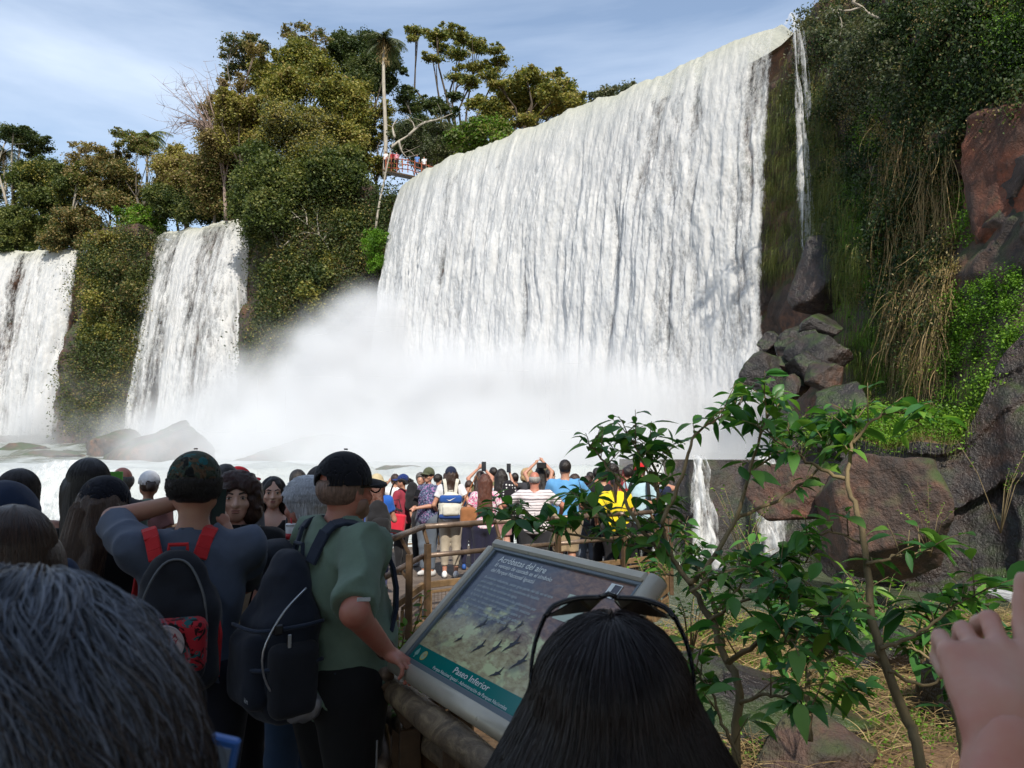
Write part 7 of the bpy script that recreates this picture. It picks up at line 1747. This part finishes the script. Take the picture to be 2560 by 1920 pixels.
# ---- the two heads right in front of the lens
posA = (-.312, .50, dz(.50)); topA = 1.664
person(posA, 8, topA, 'grey wavy haired head closest to the camera at the bottom left', lone=True, group=None, top=BLT, pants=BLK, hair=('mop', (.085, .095, .115)), skin='l', res=.016, sh=.17, yaw=0, strands=None, detail='back')
PA = empty('blank', posA)
bpy.data.objects.remove(PA)
def mane(name, parent, HM, n, ca, cb, rad, wave, length, k=16, seed=1, rot=.28, tm=2.05, flare=0.0, rz=.104):
    """dense individual hairs combed away from the crown point over the head"""
    r = np.random.default_rng(seed); C0 = np.array([0, -.016, 1.662]); Rr_ = np.array([.0965, .114, rz])
    a = r.uniform(-math.pi, math.pi, n); t0 = np.arccos(1 - r.uniform(0, 1, n) * 1.35)
    P_ = np.zeros((n, k, 3)); lock = np.sin(a * 7 + 2 * t0) * .5 + np.sin(a * 17 + 1.3) * .3 + r.normal(0, .35, n)
    lift = r.uniform(0, 1, n) ** 2 * .010
    for j in range(k):
        s = j / (k - 1); th = t0 + s * length / .11
        ths = np.minimum(th, tm); aa = a + wave * .22 * np.sin(th * 5.5 + lock * 2.2) * s + wave * .10 * lock * s
        q = np.stack([np.sin(ths) * np.sin(aa), -np.sin(ths) * np.cos(aa), np.cos(ths)], -1)
        q = np.stack([q[:, 0], q[:, 1] * math.cos(rot) - q[:, 2] * math.sin(rot), q[:, 1] * math.sin(rot) + q[:, 2] * math.cos(rot)], -1)
        ext = np.maximum(th - tm, 0) * .11
        P_[:, j] = C0 + q * (Rr_ + .002 + lift[:, None] * (1 + s) + .010 * wave * (1 + np.sin(th * 6 + lock * 3))[:, None] * .5) + np.stack([q[:, 0] * flare * ext, q[:, 1] * flare * .6 * ext, -ext], -1)
        P_[:, j] += r.normal(0, .0016 * s, (n, 3)) + (.004 * s * np.sin(s * 8 + lock * 9))[:, None] * np.array([1, .6, .3])
    Mn = np.array(HM); P_ = P_ @ Mn[:3, :3].T + Mn[:3, 3]
    return curves_obj(name, P_, rad, m_strand(*ca, *cb, .38), parent)
pa = [o for o in bpy.data.objects if o.name.startswith('person') and o.get('label', '').startswith('grey wavy')][0]
_hp = [c for c in pa.children if c.name.startswith('hair')][0]; _hp.scale = (1, 1, 1.25); _hp.location = (0, 0, -.405)
mane('hair_strands', pa, head_M(0, 0), 46000, (.018, .023, .033), (.20, .235, .30), .00050, 1.5, .17, 14, 5, -.35, rz=.137)
mane('hair_strands', pa, head_M(0, 0), 14000, (.02, .018, .018), (.07, .06, .06), .0005, 1.8, .14, 14, 6, -.35, rz=.128)
e_, HMB, _a, _b = person((.124, 1.0, dz(1.0)), -4, 1.585, 'black haired head with sunglasses pushed up, blocking the panel', lone=True, fem=True, top=BLT, pants=BLK, hair=('long', (.012, .009, .010), .50), skin='m', res=.014, detail='back', L=(-.15, .25, 1.0), Rr=(.15, .25, 1.0))
mane('hair_strands', e_, HMB, 24000, (.006, .005, .006), (.026, .018, .019), .00045, .35, .55, 20, 8, .1, 1.5, .55)
m = MB()
for s in (-1, 1):
    pts, _ = resample_smooth([HMB @ Vector(q) for q in ((s * .010, .030, 1.789), (s * .045, .027, 1.788), (s * .078, .018, 1.779), (s * .090, .008, 1.766))], 10); m.tube(pts, .0042, 8)
    pts, _ = resample_smooth([HMB @ Vector(q) for q in ((s * .090, .008, 1.768), (s * .104, -.012, 1.735), (s * .110, -.030, 1.69), (s * .104, -.040, 1.65))], 10)
    for a, b in zip(pts, pts[1:]): m.bar(a, b, .0035, .008)
m.tube([HMB @ Vector((-.012, .030, 1.789)), HMB @ Vector((0, .027, 1.795)), HMB @ Vector((.012, .030, 1.789))], .004, 8)
m.build('sunglasses_frame', dark_plastic(), e_, True)
for s in (-1, 1):
    q = [HMB @ Vector((s * x, y, z)) for x, y, z in ((.010, .031, 1.787), (.045, .028, 1.786), (.086, .014, 1.766), (.090, .055, 1.755), (.062, .088, 1.752), (.025, .094, 1.756), (.010, .070, 1.776))]
    V = q + [v + Vector((0, .001, .0015)) for v in q]; mesh('lens', V, [tuple(range(7)), tuple(range(7, 14))[::-1]] + [(i, (i + 1) % 7, (i + 1) % 7 + 7, i + 7) for i in range(7)], mcache('dark_lens', (.008, .008, .01), .08), e_, False)
# ---- the raised hand at the right
WH = P(1006, 738, .58); posH = (.63, .40, dz(.40)); hH = 1.62
lH = w2l(posH, 0, hH, WH)
person(posH, 0, hH, 'pale left hand and forearm raised at the right edge of the picture', lone=True, fem=True, top=BLT, pants=DENIM, hair=('long', HBR, .3), skin='l', red=.42, res=.010, sh=.16, L=lH, poleL=(-.95, -.1, -.45), sleeve=.3,
       handL=dict(d=(.26, .66, .70), back=(-.08, -.72, .68), curl=[-.2, .75, 1.35, 1.5], side=1, th_curl=.3))
e = empty('phone', tuple(P(1115, 560, .76)), label='black phone whose edge is held by the raised hand', cat='phone'); MB().box((0, 0, 0), (.15, .009, .075), None, .004).build('case', mcache('phone_case', (.02, .02, .025), .35), e)
# ---- blue phone at the bottom
e = phone(P(171, 812, .56), (0, 0, 0), 'phone in a shiny blue case at the bottom edge below the grey hair', case=(.05, .16, .50), screen=(.25, .32, .42)); e.rotation_euler = (.15, .22, 0); e.scale = (1.0, 1, .8)
# ================================================================ the tiny upper viewing rail with visitors, left of the widest fall's lip
b0 = P(388, 170, 70)
e = empty('railing', tuple(b0), label='tiny rusty red railing of the upper walkway beside the widest fall', cat='railing')
m = MB(); q0 = P(386, 158, 70) - b0; q1 = P(408, 160, 70) - b0; q2 = P(436, 168, 67.5) - b0
for z in (0, -.45, -.9): m.bar(q0 + Vector((0, 0, z)), q1 + Vector((0, 0, z)), .07, .07); m.bar(q1 + Vector((0, 0, z)), q2 + Vector((0, 0, z)), .07, .07)
m.build('rails', C('rust_red_rail', .26, .075, .035), e)
for i in range(9):
    t = i / 8; p = q0.lerp(q1, t * 2) if t < .5 else q1.lerp(q2, t * 2 - 1)
    MB().box(p + Vector((0, 0, -.55)), (.08, .08, 1.3)).build('post', C('rust_red_rail', .26, .075, .035), e)
MB().bar(q0 + Vector((0, .6, -1.15)), q2 + Vector((0, .6, -1.15)), 1.6, .12).build('deck', STEEL, e)
for px, py, tc, lb in [(392, 169, C('red_top', .5, .05, .05), 'tiny visitor in red on the upper walkway'), (396.5, 169.5, C('pink_top2', .6, .25, .3), 'tiny visitor in pink on the upper walkway'), (385.5, 169, WHT, 'tiny visitor in white on the upper walkway'), (417, 172, C('blue_top2', .1, .2, .45), 'tiny visitor in blue lower on the upper walkway stairs'), (424, 174, WHT, 'tiny visitor in white on the upper walkway stairs near the falling water')]:
    p = P(px, py, 70.4); person(tuple(p), 170, 1.7, lb, top=tc, pants=BLK, hair=('short', HB), res=.045, group='tiny visitors on the upper walkway')
text_to_mesh()
